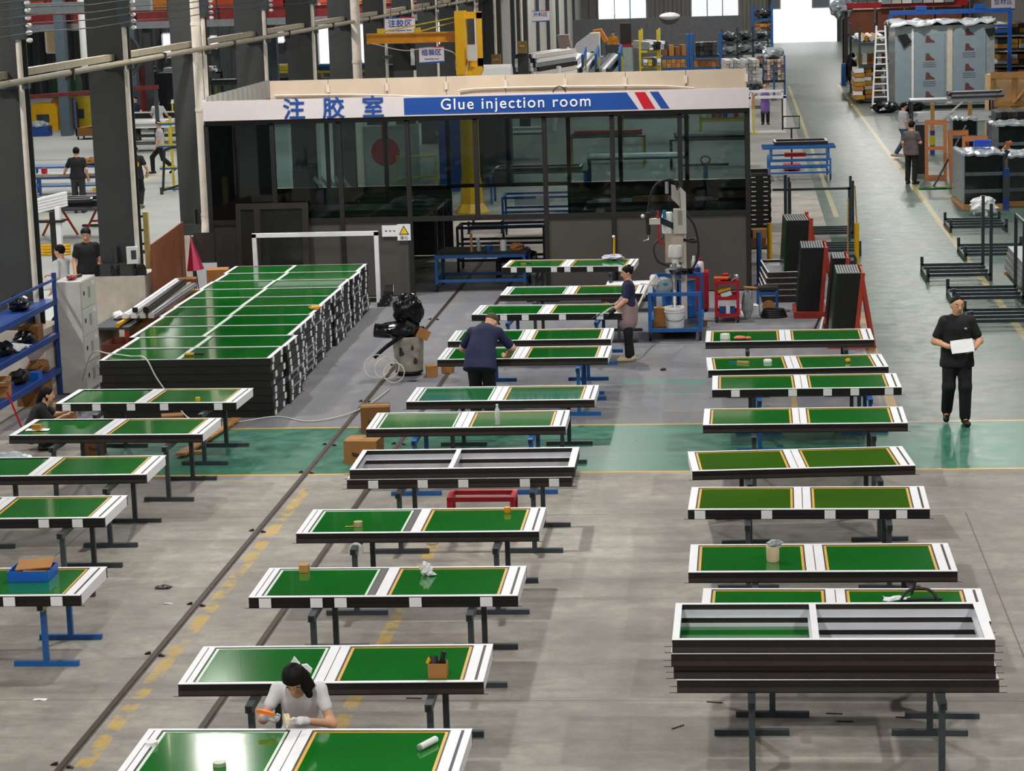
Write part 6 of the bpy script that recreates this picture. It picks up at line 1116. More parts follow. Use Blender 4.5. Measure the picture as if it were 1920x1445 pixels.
t = thing('orange_guard', 'orange curved cover above the far saw', 'cover', (-6.95, 114.4, 0)); part(t, 'cover', ORG, [ex([(-.3, 2.85), (.1, 2.9), (.45, 2.3), (.25, 2.2), (.0, 2.65), (-.3, 2.65)], -.25, .25, 'y')]); part(t, 'stand', STEEL, [bx(-.1, .1, -.1, .1, 0, 2.7)])
t = thing('milling_machine', 'grey-green machine body with a red tray on top', 'machine', (-5.65, 108.5, 0)); part(t, 'body', GREYM, [bx(-.55, .6, -.6, .6, 0, 2.25)]); part(t, 'red_tray', RED, [bx(-.3, .75, -.65, .65, 2.25, 2.33)]); part(t, 'hopper', STEEL, [ex([(-.6, 1.9), (0, 1.9), (-.05, 2.35), (-.65, 2.35)], -.7, -.6, 'y')]); part(t, 'control_head', BRN, [bx(.05, .55, -.3, .3, 2.33, 3.3)])
t = rack('yellow post rack with white profiles beyond the booth', (-4.1, 105, 0), 0, .4, 1.2, 3.1, (1.5, 2.2), YEQ, s=.05); bundle('white profiles on the yellow post rack', (-4.1, 105, 2.23), .3, 5, 3, 3, .18, .12, [WHT, STEEL, BLK], seed=21); bundle('profiles on the lower level of the yellow post rack', (-4.1, 105, 1.53), .1, 4, 2, 3, .2, .14, [STEEL, WHT, YEQ], seed=22)
for k, (x, lb) in enumerate(((-3.1, 'left blue bay rack beyond the booth roof'), (-1.6, 'right blue bay rack beyond the booth roof'))):
    rack(lb, (x, 108, 0), 0, .65, .6, 2.75, (1.2, 1.75), BLUE, s=.07, group='blue bay racks')
rb = random.Random(5)
for k in range(10):
    r, c = divmod(k, 5); solo('block_end', 'end-grain timber block in the left blue rack, row %s, %s from left' % (ORD[r], ORD[c]), 'block', WOOD if k % 2 else CARD, [bx(-.1, .1, -.3, .3, 0, .2)], (-3.55 + c * .22, 107.7, 1.225 + r * .21), group='timber ends')
for k in range(4): closed_box('carton in the left blue rack upper level, %s from left' % ORD[k], (-3.5 + k * .27, 107.7, 1.772), .1 * k, .12, .3, .4 + .1 * (k % 2), CARD if k % 2 else CARDD, mark=False, group='rack cartons')
for k in range(4): closed_box('orange-brown carton in the right blue rack, %s from left' % ORD[k], (-2.05 + k * .28, 107.7, 1.222), 0, .13, .3, .3, CARD, mark=False, group='rack cartons right')
bundle('black profiles in the upper right blue rack', (-1.6, 107.6, 1.78), 0, 5, 3, 1.2, .2, .2, [BLK, STEEL, BRN], seed=9)
for k in range(3):
    rack(['grey rack bay right of the blue racks', 'second grey rack bay right of the blue racks', 'third grey rack bay beside the tall blue rack'][k], (-.55 + k * .75, 112 + k, 0), 0, .36, .5, 2.8, (.9, 1.6, 2.2), STEEL, s=.03, group='grey rack bays')
    for z, mm in ((.92, CARD), (1.62, CLING), (2.22, STEEL)): solo('wrapped_goods', 'wrapped goods in grey rack bay %s, level at %s' % (ORD[k], {.92: 'the bottom', 1.62: 'the middle', 2.22: 'the top'}[z]), 'goods', mm, [el((0, 0, .22), (.33, .45, .22), 12, 7, .25, k * 5 + int(z * 10))], (-.55 + k * .75, 111.8 + k, z), group='wrapped rack goods')
rack('tall blue rack with bundles beside the far door', (1.15, 124, 0), 0, .5, .6, 3.6, (1.4, 2.2, 2.9), BLUE, s=.06)
for k, z in enumerate((1.42, 2.22, 2.92)): solo('film_bundle', 'wrapped bundle on the tall blue rack, %s level from the bottom' % ORD[k], 'bundle', (CLING, CARD, STEEL)[k], [el((0, 0, .25), (.45, .6, .25), 14, 8, .25, k + 60)], (1.15, 123.8, z), group='bundles on the tall rack')
t = thing('profile_cart', 'cart stacked with pink-wrapped profiles at the aisle corner', 'cart', (1.42, 103, 0)); part(t, 'deck', BRN, [bx(-.5, .5, -1.5, 1.5, .75, .85)]); part(t, 'post', BLUE, [bx(-.5, -.42, -1.4, -1.3, .1, 1.9)]); part(t, 'post', BLUE, [bx(.42, .5, -1.4, -1.3, .1, 1.9)]); part(t, 'post', BLUE, [bx(-.04, .04, -1.55, -1.45, .1, 1.5)])
for x in (-.4, .4): caster(t, x, -1.2, .08); caster(t, x, 1.2, .08)
bundle('pink-wrapped profiles on the corner cart', (1.42, 103, .86), 0, 6, 8, 2.8, .15, .11, [mt('pink_wrap', '#b59c92', .6), mt('dusty_pink', '#a39088', .6), PIPE], seed=31); solo('white_wrap', 'crumpled white wrapping on top of the corner cart', 'wrapping', CLING, [el((0, 0, .2), (.45, 1.0, .25), 16, 8, .25, 6)], (1.42, 103, 1.76))
for k in range(2): bundle(['pale aluminium sheets stacked left of the corner cart', 'second pale sheet stack behind the booth roof'][k], (-.45 + k * .8, 102, 0), .1, 4, 12, 2.4, .16, .15, [LINER, ALU, PIPE], seed=41 + k)
tube_cart('low_cart', 'yellow-legged dark cart right of the booth roof', (.5, 92, 0), 0, .35, .5, 1.1, DSTL, mid=.7, low=.3, wheels=.06); bundle('black bars on the dark cart right of the booth', (.5, 92, 1.1), 0, 5, 2, 1.6, .12, .1, [BLK, STEEL], seed=4)
t = thing('standing_portal', 'white rectangular frame standing beside the aisle', 'frame', (.9, 83, 0))
for q in (bx(-.66, -.58, -.05, .05, .06, 1.3), bx(.58, .68, -.05, .05, .06, 1.3), bx(-.66, .68, -.05, .05, 1.22, 1.32), bx(-.66, .68, -.05, .05, .0, .08)): part(t, 'rail', WHT, q)
part(t, 'rear_post', BLK, [bx(.52, .57, .05, .12, 0, 1.22)]); part(t, 'top_bar', WHT, [bx(-.66, .6, .35, .42, 1.42, 1.5)]); part(t, 'rear_post', WHT, [bx(-.6, -.54, .35, .41, 0, 1.45)]); part(t, 'rear_post', WHT, [bx(.52, .58, .35, .41, 0, 1.45)])
t = thing('yellow_clamp_stand', 'yellow and brown clamp post left of the white standing frame', 'post', (.42, 82.6, 0)); part(t, 'post', YEQ, [bx(-.03, .03, -.03, .03, .05, .9)]); part(t, 'wood', WOOD, [bx(-.05, .05, -.04, .04, .9, 1.4)]); part(t, 'foot', YEQ, [bx(-.14, .14, -.05, .05, 0, .06)])
# blue cart and pallet truck in the aisle
t = tube_cart('flat_cart', 'blue cart with long top bars beside the aisle', (1.6, 66, 0), .02, .85, .8, .62, BLUE, mid=.4, low=.2, wheels=.08)
for y in (-.8, -.4, .1): part(t, 'top_bar', BLUE, [bx(-1.05, 1.0, y - .03, y + .03, .9, .97)])
for x in (-.8, .8): part(t, 'riser', BLUE, [bx(x - .03, x + .03, -.8, .1, .62, .9)])
frame_on('white-edged frame lying on the blue aisle cart', (1.65, 66.1, .975), .03, .75, .5); solo('red_case', 'open red and black case on the lower deck of the aisle cart', 'case', RED, [bx(-.3, .3, -.2, .2, 0, .1)], (1.5, 66, .625))
t = thing('pallet_truck', 'pallet truck handle standing behind the blue aisle cart', 'pallet truck', (1.45, 68.2, 0)); part(t, 'shaft', BLK, [cy((0, 0, .2), (0, .1, 1.25), .025, n=8)]); part(t, 'loop_handle', BLK, [tb([(-.24 if i in (0, 1) else .24, .1, 1.25 if i in (0, 3) else 1.6) for i in range(4)], .025, 6, True)], True); part(t, 'base', RED, [bx(-.25, .25, -.1, .5, .05, .2)]); part(t, 'wheel', RUB, [cy((-.1, 0, .06), (.1, 0, .06), .06, n=10)])
# ---- right side of the aisle
t = thing('film_wrapped_cabin', 'huge box wrapped in grey printed film beside the ladder', 'cabin', (8.05, 95.2, 0)); part(t, 'body', CLING, [bx(-1.95, 1.95, -2, 2, .15, 3.3)]); part(t, 'top_cover', mt('white_film', '#d3d8dc', .25, bump=.4), [cloth(-2.1, 2.1, -2.15, 2.1, 3.3, .22, 8, 16, 10, .06)]); part(t, 'corner_strip', WHT, [bx(-1.3, -1.22, -2.03, -2.0, .2, 3.2)]); part(t, 'corner_strip', PIPE, [bx(.1, .3, -2.03, -2.0, .2, 3.2)]); part(t, 'base', BLK, [bx(-1.9, 1.9, -1.9, 1.9, 0, .15)])
FILM = mt('printed_film', '#8fa0aa', .3, var=.06, scale=3)
part(t, 'film_panel', FILM, [bx(-1.15, .0, -2.025, -2.0, .25, 3.0)]); part(t, 'film_panel', FILM, [bx(.35, 1.6, -2.025, -2.0, .25, 3.15)]); part(t, 'film_panel', FILM, [bx(-1.9, -1.35, -2.025, -2.0, .25, 2.7)]); part(t, 'torn_flap', RUB, [ex([(-1.85, 2.95), (-1.5, 3.0), (-1.3, 2.7), (-1.6, 2.45)], -2.08, -2.03, 'y')]); part(t, 'torn_flap', RUB, [ex([(1.55, 3.1), (1.95, 3.15), (1.95, 2.9), (1.7, 2.8)], -2.08, -2.03, 'y')])
MRK = mt('brown_print', '#6b4038', .6)
shoe = [(-.16, -.12), (.2, -.12), (.2, -.06), (.05, .02), (-.02, .16), (-.14, .16)]
for px_, zs in ((-.6, (.55, 1.3, 2.05, 2.75)), (.95, (.85, 1.6, 2.4, 3.0))):
    for z in zs:
        part(t, 'printed_mark', MRK, [ex([(px_ + a, z + b) for a, b in shoe], -2.03, -2.026, 'y')])
        if z < 2.7:
            for q in range(3): part(t, 'printed_line', STEEL, [bx(px_ - .25, px_ + .25, -2.03, -2.026, z - .22 - q * .08, z - .2 - q * .08)])
t = thing('step_ladder', 'tall white aluminium ladder leaning by the wrapped cabin', 'ladder', (5.52, 93.2, 0), rot=(-.06, 0, 0)); part(t, 'stile', WHT, [bar((-.32, 0, 0), (-.14, 0, 3.35), .07)]); part(t, 'stile', WHT, [bar((.32, 0, 0), (.2, 0, 3.35), .07)])
for k in range(12):
    z = .25 + k * .26; a = -.32 + .18 * z / 3.35; b = .32 - .12 * z / 3.35; part(t, 'rung', WHT, [bx(a, b, -.03, .03, z, z + .05)])
for k, (x, y, z, mm, lb) in enumerate(((5.6, 91.8, 0, PLST, 'black plastic bundle at the foot of the ladder'), (6.6, 91.3, 0, PLST, 'second black plastic bundle before the wrapped cabin'))): solo('plastic_bundle', lb, 'bundle', mm, [el((0, 0, .22), (.5, .35, .22), 16, 8, .25, 70 + k)], (x, y, z), group='black bundles')
YCD = mt('yellow_card', '#a87820', .8, var=.2, scale=3)
rack('long goods rack behind the ladder', (5.5, 102, 0), 0, .55, 4.0, 3.1, (.15, 1.55, 2.5), STEEL, s=.05)
rk = random.Random(12)
for c in range(3):
    for j in range(7):
        mm = (YCD, WPL, CARD, YCD, mt('pale_board', '#b5b0a6', .7))[(j + c * 2) % 5]
        solo('packed_sheet', 'flat pack in the goods rack, %s pile from the aisle, %s from the bottom' % (ORD[c], ORD[j]), 'flat pack', mm, [bc((0, 0, .09), (.4, 2.2, .16), (0, rk.uniform(-.03, .03), rk.uniform(-.08, .08)))], (4.9 + c * .42, 98.5 + c * .7, .17 + j * .185), group='flat packs')
for j in range(5): solo('rolled_film', 'long roll on the top level of the goods rack, %s from the aisle' % ORD[j], 'roll', (WPL, YCD, PIPE, YCD, WPL)[j], [cy((0, -2.4, .12), (0, 1.5, .12), .12, n=10)], (5.05 + j * .22, 101, 2.53), smooth=True, group='top rolls')
for j in range(6): solo('stacked_carton', 'carton on the middle rack level, %s from the aisle' % ORD[j], 'carton', (YCD, WPL, CARDD)[j % 3], [bc((0, 0, .22), (.19, .8, .42), (0, 0, rk.uniform(-.1, .1)))], (5.0 + j * .2, 99.2, 1.57), group='middle rack cartons')
t = thing('hung_coats', 'black coats hanging at the end of the goods rack', 'coats', (4.95, 105.5, 0)); part(t, 'coat', C_BLACK, [el((0, 0, 1.1), (.25, .2, .65), 12, 9, .15, 3)]); part(t, 'rail', STEEL, [bx(-.02, .02, -.2, .2, 0, 1.8)]); part(t, 'blue_bin', BLUE, [bx(-.45, -.25, -.2, .2, .3, 1.3)])
t = rack('tall dark rack with red top beam at the right of the far door', (8.0, 115, 0), 0, 2.9, 1.2, 3.7, (1.0, 2.3), BRN, s=.08); part(t, 'red_beam', RED, [bx(-2.9, 2.9, -1.3, -1.2, 3.55, 3.8)])
for k in range(4): closed_box('big brown crate in the dark rack, %s from the far door' % ORD[k], (5.85 + k * 1.4, 114.9, 2.322), 0, .62, .9, 1.15, PLY, name='brown_crate', mark=False, group='brown crates')
solo('hanging_film', 'frayed white film hanging from the dark rack corner', 'film', CLING, [el((0, 0, 0), (.5, .8, .45), 16, 9, .3, 5)], (4.9, 114.2, 3.55)); bundle('cream rolls lying on top of the dark rack', (8.5, 114.6, 3.72), 0, 7, 2, 2.4, .5, .25, [PIPE, WHT, CLING], seed=14)
t = thing('blue_hoist_beam', 'blue overhead hoist frame above the wrapped cabin', 'hoist', (8.7, 98.2, 0)); part(t, 'beam', mt('bright_blue', '#1f63c0', .4), [bx(-2.5, 2.5, -.1, .1, 3.6, 3.78)]); 
for x in (-1.2, 1.2): part(t, 'trolley', mt('bright_blue', '#1f63c0', .4), [bx(x - .22, x + .22, -.14, .14, 3.78, 3.95)])
for x in (-2.45, 2.45): part(t, 'leg', mt('bright_blue', '#1f63c0', .4), [bx(x - .08, x + .08, -.08, .08, 0, 3.6)])
part(t, 'side_rail', mt('bright_blue', '#1f63c0', .4), [bx(1.6, 2.45, -.1, 0, 2.75, 2.9)]); part(t, 'side_rail', mt('bright_blue', '#1f63c0', .4), [bx(1.6, 2.45, -.1, 0, 3.0, 3.1)])
for k, z in enumerate((.1, .75, 1.4, 2.05, 2.7)):
    bundle('yellow and dark flat stock right of the wrapped cabin, %s tier' % ORD[k], (11.9, 101, z), 0, 5, 2, 3, .45, .2, [YCD, BLK, PIPE, YCD, CARDD], seed=50 + k)
t = thing('stock_rack', 'dark steel stock rack right of the wrapped cabin', 'rack', (11.9, 101, 0))
for x in (-1.3, 1.3): part(t, 'upright', DSTL, [bx(x - .06, x + .06, -1.4, -1.3, 0, 3.2)])
for z in (.0, .65, 1.3, 1.95, 2.6): part(t, 'shelf', DSTL, [bx(-1.3, 1.3, -1.4, 1.4, z, z + .09)])
# timber crate, benches, wrapped pallets
t = thing('timber_crate', 'pale timber crate at the right edge', 'crate', (8.75, 77, 0), .1)
for q in (bx(-.75, -.6, -.6, -.55, 0, 2.25), bx(.6, .75, -.6, -.55, 0, 2.3), bx(-.75, .75, -.66, -.6, 2.1, 2.3), bx(-.75, .75, -.66, -.6, 1.2, 1.35), bx(-.05, .08, -.6, -.55, 0, 2.2)): part(t, 'board', WOOD, q)
part(t, 'panel', mt('pale_ply', '#c8a878', .7), [bx(-.7, .7, -.54, .5, .1, 2.2)]); part(t, 'brace', WOOD, [bar((.0, -.68, 1.3), (.7, -.68, 2.1), .1, .05)])
t = table('long steel bench with white bars right of the aisle', (6.6, 74, 0), 0, 1.3, .5, 1.65, ALU, STEEL, th=.06); part(t, 'brace', WHT, [bar((-.6, -.5, .8), (.3, -.5, 1.55), .05)]); part(t, 'mid_shelf', ALU, [bx(-1.25, 1.25, -.45, .45, .9, .95)])
bundle('pale bars on the middle shelf of the long steel bench', (6.6, 74, .955), 0, 6, 4, 2.3, .13, .07, [WHT, ALU, LINER], ax='x', seed=6); bundle('lilac profiles on top of the long steel bench', (7.4, 74, 1.655), .1, 5, 3, 1.6, .14, .07, [mt('lilac_profile', '#a49aa2', .5), STEEL], ax='x', seed=7)
for x, lb in ((5.9, 'timber post standing by the long steel bench, left'), (7.05, 'timber post standing by the long steel bench, right')):
    t = thing('timber_post', lb, 'post', (x, 72.6, 0), group='timber posts'); part(t, 'post', WOOD, [bx(-.06, .06, -.06, .06, .75, 1.6)]); part(t, 'grip', NAVY, [bx(-.07, .07, -.07, .07, .0, .75)]); part(t, 'yellow_band', YEQ, [bx(-.085, .085, -.085, .085, .3, .6)])
bundle('ribbed black profiles stacked beneath the timber crate', (8.1, 71, 0), 0, 6, 8, 1.4, .17, .18, [BLK, BRN, STEEL], seed=17); 
rt_ = bpy.data.objects[[o.name for o in COL.objects if o.get('label', '').startswith('ribbed black')][0]]
for k in range(4): part(rt_, 'white_tag', PAD, [bx(-.06, .06, -.9, -.88, 0, .12)], loc=(-.45 + k * .25, 0, .9 - .1 * (k % 2)))
def wrapped_pallet(label, loc, rz, a, b, h, bands=True):
    t = thing('wrapped_pallet', label, 'pallet', loc, rz, 'wrapped pallets'); part(t, 'pallet', WOOD, [bx(-a, a, -b, b, 0, .12)]); part(t, 'load', mt('dark_load', '#11181b', .2, bump=.3, var=.3), [bx(-a * .93, a * .93, -b * .93, b * .93, .12, h)]); part(t, 'film_top', CLING, [cloth(-a, a, -b, b, h, .07, int(h * 40), 9, 7, .05)])
    for k, z in enumerate((.3, .62)): part(t, 'film_band', mt('smoky_film', '#5c666a', .2, bump=.5, var=.25), [bx(-a * .95, a * .95, -b * .955, -b * .93, h * z, h * z + .09)])
    part(t, 'film_side', mt('smoky_film', '#5c666a', .2, bump=.5, var=.25), [bx(-a * .97, -a * .93, -b * .95, b * .95, .14, h)]); part(t, 'corner_post', STEEL, [bx(a * .9, a, -b, -b * .9, .12, h * 1.02)])
    return t
wrapped_pallet('plastic-wrapped black pallet nearest the aisle', (5.85, 58.2, 0), .05, .5, 1.1, 1.32); wrapped_pallet('plastic-wrapped black pallet at the right edge', (7.05, 58.6, 0), -.05, .5, 1.0, 1.2); wrapped_pallet('wrapped black box behind the timber frames', (6.45, 68.5, 0), 0, .36, .6, 1.4); wrapped_pallet('wrapped dark load with green straps further right', (7.55, 65.5, 0), .1, .6, .8, 1.45)
t = thing('plastic_tray', 'bright blue tray on top of the nearest wrapped pallet', 'tray', (6.0, 58.7, 1.4)); part(t, 'tray', mt('bright_tray', '#1f55d0', .4), [bx(-.2, .2, -.15, .15, 0, .14)]); part(t, 'rim', mt('bright_tray', '#1f55d0', .4), ring(-.22, .22, -.17, .17, .02, .14, .16))
t = thing('strap_tool', 'dark blue padded strap hanging on the wrapped pallet', 'strap', (6.3, 57.6, 1.0), rot=(0, .5, 0)); part(t, 'pad', mt('dark_teal', '#1c3a52', .6), [bx(-.06, .06, -.05, .05, 0, .45)])
TIM = mt('orange_timber', '#a9683a', .7, var=.15, scale=3, stretch=(1, 6, 6))
for k, (x, y, w, h, rz, ln, lb) in enumerate(((5.35, 64.6, .3, 1.66, .0, -.08, 'tall timber frame leaning left of the others'), (5.85, 62.8, .28, 1.5, .3, -.12, 'second timber frame leaning by the wrapped pallet'), (6.2, 62.6, .34, 1.35, -.2, -.15, 'third timber frame leaning by the wrapped pallet'))):
    t = thing('timber_crate_section', lb, 'frame', (x, y, 0), group='timber frames', rot=(ln, 0, rz))
    for q in (bx(-w, -w + .09, -.05, .05, 0, h), bx(w - .09, w, -.05, .05, 0, h), bx(-w + .09, w - .09, -.05, .05, h - .14, h), bx(-w + .09, w - .09, -.05, .05, 0, .14), bx(-w + .09, w - .09, -.05, .05, h * .5, h * .5 + .1)): part(t, 'board', TIM, q)
for k, (a, b) in enumerate((((5.9, 61.8, .05), (7.1, 61.9, 1.25)), ((6.2, 61.6, 1.2), (7.2, 61.7, .9)), ((6.9, 61.2, 1.3), (7.3, 61.2, .03)), ((5.7, 61.3, 0), (5.75, 61.5, 1.1)))):
    t = thing('timber_board', ['timber board slanting across the frames', 'timber board lying over the frames', 'short timber board at the right of the frames', 'upright timber board before the frames'][k], 'board', group='loose timber boards'); part(t, 'board', TIM, [bar(a, b, .12, .07)])
solo('leaning_pole', 'grey pole leaning on the timber frames', 'pole', STEEL, [cy((0, 0, 0), (.95, .9, 1.55), .03, n=8)], (5.15, 62.9, 0)); solo('black_board', 'tall black panel beside the man in taupe tee', 'panel', BLK, [bx(-.18, .18, -.05, .05, 0, 1.4)], (5.1, 66.5, 0)); solo('green_film_scrap', 'green strap scraps on the floor below the timber frames', 'scrap', GRN, [cloth(-.5, .4, -.15, .15, .003, .04, 6, 8, 4, .003)], (5.2, 62.2, 0))
solo('white_cloth', 'white cloth dropped before the wrapped pallet', 'cloth', PAPER, [el((0, 0, .2), (.32, .3, .22), 16, 9, .25, 12)], (5.75, 55.9, 0)); t = thing('blue_post', 'dark blue padded post at the right edge of the wrapped pallet', 'post', (6.42, 57.0, 0)); part(t, 'post', NAVY, [bx(-.07, .07, -.07, .07, 0, 1.0)]); part(t, 'sleeve', STEEL, [bx(-.08, .08, -.08, .08, .3, .8)])
# ---- left bay
struct('floor_mezzanine', mt('mezzanine_steel', '#7c8084', .5), [bx(-40, -12.2, 92, 98, 4.1, 4.38)])
for x in (-36, -30, -24, -18, -13): struct('trim_mezzanine_post', COLM, [bx(x - .15, x + .15, 92.2, 92.5, 0, 4.1)])
t = thing('mezzanine_rail', 'red sheeted railing along the mezzanine edge', 'railing', (0, 92, 4.38)); part(t, 'sheet', mt('maroon_sheet', '#7d1d1f', .6, var=.2), [bx(-40, -12.2, .1, .13, 0, .45)])
for x in range(-39, -12, 2): part(t, 'post', STEEL, [bx(x - .03, x + .03, 0, .1, 0, 1.0)])
for z in (.5, .95): part(t, 'rail', STEEL, [bx(-40, -12.2, .02, .08, z, z + .05)])
OR2 = mt('orange_pack', '#c8481c', .6, var=.25, scale=2); RD2 = mt('red_pack', '#a01c1c', .6, var=.2, scale=2)
for k in range(13):
    solo('goods_pack', 'red and orange pack on the mezzanine, %s from the left' % ORD[k], 'pack', (OR2, RD2, OR2, mt('amber_pack', '#c87a1c', .6))[k % 4], [bc((0, 0, .8), (1.9, 1.6, 1.55), (0, 0, .02 * (k % 3)))], (-37.5 + k * 2.0, 94.2, 4.38), group='mezzanine packs')
for k, x in enumerate((-20.2, -17.2, -14.6, -24.5)): solo('blue_bundle', 'blue-grey bundle in front of the mezzanine packs, %s' % ('far left' if k == 3 else ORD[k] + ' of three'), 'bundle', (NAVY, WPL, BLUE, CLING)[k], [el((0, 0, .15), (.8, .3, .17), 14, 7, .2, k)], (x, 92.8, 4.4), group='mezzanine bundles')
t = thing('crane_girder', 'pale grey crane girder at the upper left', 'girder', (-24, 70, 5.2)); part(t, 'girder', mt('pale_girder', '#9aa2a6', .5), [bx(-9, 6, -.15, .15, 0, .32)]); part(t, 'rail', REDOX, [bx(-9, 6, -.05, .05, -.06, 0)])
solo('red_barrier', 'dark red beam across the left bay', 'beam', mt('maroon_paint', '#6a1f20', .5), [bar((-26.5, 80, 2.05), (-20.5, 80, 2.35), .14)]); 
for x in (-26.4, -20.6): solo('barrier_post', ['left post of the red beam in the left bay', 'right post of the red beam in the left bay'][x > -25], 'post', STEEL, [bx(-.06, .06, -.06, .06, 0, 2.1 if x < -25 else 2.3)], (x, 80, 0))
for k, (x, y) in enumerate(((-29.2, 88), (-26.9, 90), (-24.6, 92), (-20.0, 98))): 
    c = struct('column_far', mt('blue_grey_column', '#4c5a64', .5), [bx(x - .2, x + .2, y - .2, y + .2, 0, 11)])
solo('white_duct', 'white vertical duct in the left bay', 'duct', WPL, [cy((0, 0, 2.2), (0, 0, 9), .28, n=14)], (-28.6, 92.8 - 3.5, 0), smooth=True); solo('white_duct', 'narrow white vertical duct right of the other', 'duct', WPL, [cy((0, 0, 2.6), (0, 0, 9), .2, n=14)], (-26.2, 90.9, 0), smooth=True)
t = thing('round_fan', 'dark round fan in the left bay', 'fan', (-24.6, 90, 3.1)); part(t, 'housing', BRN, [cy((0, 0, 0), (0, .2, 0), .9, n=28)]); part(t, 'rim', STEEL, [tb([(.9 * math.cos(a), -.02, .9 * math.sin(a)) for a in np.linspace(0, 2 * PI, 29)[:-1]], .06, 6, True)], True); part(t, 'support', STEEL, [bx(-.08, .08, .2, .3, -3.1, 0)])
for k, (x, y, z, w, h, mm, lb) in enumerate(((-28.4, 95.5, 0, .5, 2.3, GRNM, 'green machine in the left bay'), (-25.6, 95, 0, .7, 2.5, mt('maroon_cab', '#7a1f1c', .5), 'dark red cabinet beyond the second column'), (-28.9, 94, 0, .6, 1.1, YELP, 'yellow bin in the left bay'), (-28.2, 94.3, 0, .5, 1.25, CARDD, 'brown bin beside the yellow bin'), (-27.7, 95, 0, .6, 1.3, YEQ, 'yellow caged bin in the left bay'), (-31, 94, 0, 1.0, 1.5, BRN, 'dark machine at the far left'), (-24.2, 99, 0, 1.4, 2.0, DSTL, 'dark machine below the round fan'))):
    t = thing('shop_machine', lb, 'machine', (x, y, z)); part(t, 'body', mm, [ex([(-w, 0), (w, 0), (w, h * .8), (w * .8, h), (-w * .8, h), (-w, h * .8)], -.5, .5, 'y')]); part(t, 'base', DSTL, [bx(-w * .9, w * .9, -.45, .45, -.0, .06)]); part(t, 'panel', STEEL, [bx(-w * .5, w * .4, -.52, -.5, h * .3, h * .6)])
t = thing('rag_bin', 'blue bin of pale rags on the left bay floor', 'bin', (-28.0, 90.2, 0)); part(t, 'bin', NAVY, [bx(-.35, .35, -.3, .3, .0, .4)]); part(t, 'rags', CLING, [el((-.05, 0, .45), (.38, .3, .16), 14, 7, .25, 4)])
t = thing('box_trolley', 'low trolley with a cardboard tray in the left bay', 'trolley', (-25.45, 88, 0)); part(t, 'tray', CARDD, [bx(-.35, .35, -.5, .5, .15, .45)]); part(t, 'sheet', CARD, [bc((.05, -.05, .48), (.6, .8, .03), (0, -.1, 0))]); part(t, 'handle', BLUE, [bx(-.36, -.3, -.5, -.44, .15, 1.6)])
for x in (-.3, .3): caster(t, x, -.4, .06); caster(t, x, .4, .06)
for k, (x, y, h, lb) in enumerate(((-21.9, 85.2, .95, 'white-topped assembly bench beyond the second column'), (-21.7, 81.5, .9, 'nearer white-topped assembly bench beyond the column'), (-21.4, 91, 1.2, 'farther white-topped bench with pale rolls'), (-21.0, 96, 1.6, 'high green-topped bench at the back of the left bay'))):
    table(lb, (x, y, 0), 0, 1.3, .6, h, WHT if k < 3 else GRNM, YEQ, shelf=STEEL); bundle('%s profiles on that bench, %s from the front' % (('white', 'pale', 'rolled white', 'dark')[k], ORD[(1, 0, 2, 3)[k]]), (x, y, h + .002), 0, 5, 2, 2.4, .2, .1, [[WHT, LINER, BLK], [WHT, ALU], [WPL, PIPE], [BLK, STEEL]][k], ax='x', seed=80 + k)
t = thing('yellow_blue_rack', 'open yellow and blue tube rack beyond the columns', 'rack', (-16.6, 66, 0))
for x in (-.02, .45): part(t, 'post', YEQ, [bx(x - .03, x + .03, -.03, .03, 0, 2.2)])
for z in (.05, .65, 1.3, 1.95): part(t, 'yellow_rail', YEQ, [bx(-.4, .6, -.05, -.02, z + .06, z + .1)]); part(t, 'blue_rail', BLUE, [bx(-.4, .6, -.05, .0, z, z + .05)])
t = thing('leaning_surround', 'black rectangular frame leaning on the yellow and blue rack', 'frame', (-16.45, 65.2, 0))
for a, b in (((-.3, 0, .12), (-.2, .05, 1.3)), ((-.2, .05, 1.3), (.45, .3, 1.4)), ((-.3, 0, .12), (.4, .3, .3)), ((.4, .3, .3), (.45, .3, 1.4))): part(t, 'rail', BLK, [bar(a, b, .06)])
part(t, 'foot', DSTL, [bx(-.38, -.3, -.04, .04, 0, .2)])
table('blue workbench with parts by the man in black tee', (-18.2, 61.4, 0), 0, 1.2, .5, .95, NAVY, BLUE, shelf=BLUE); bundle('mixed bars and parts on the blue workbench', (-18.2, 61.3, .955), 0, 5, 1, 2.2, .16, .08, [BLUE, ALU, OLIVE, WHT], ax='x', seed=90); t = thing('red_pot', 'red pot on the blue workbench', 'pot', (-19.0, 61.2, 1.04)); part(t, 'pot', RED, [lt([(.08, 0), (.09, .14), (.07, .14)], 12)], True)
table('blue bench further back behind the blue workbench', (-19.6, 66, 0), 0, 1.3, .5, .85, BLUE, BLUE, shelf=BLUE); solo('card_heap', 'brown cardboard heap on the blue bench further back', 'heap', CARD, [el((0, 0, .1), (.5, .3, .12), 12, 6, .3, 9)], (-18.8, 66, .85))
t = table('steel table carrying long white frames at the left edge', (-16.4, 54.6, 0), .0, 1.1, .8, .82, STEEL, DSTL); frame_on('long white and black frame on the left steel table', (-16.3, 54.9, .825), .0, 1.3, .6, h=.14); frame_on('white frame leaning over the front of the left steel table', (-16.6, 53.8, .97), .25, 1.0, .25, h=.08)
for k in range(5): solo('white_profile', 'long white profile leaning at the far left, %s from the bottom' % ORD[k], 'profile', WHT, [bar((-1.3, -.8, 0), (.2, .4, .27), .09, .05)], (-14.05, 45.6, 1.45 + k * .06), group='leaning white profiles')
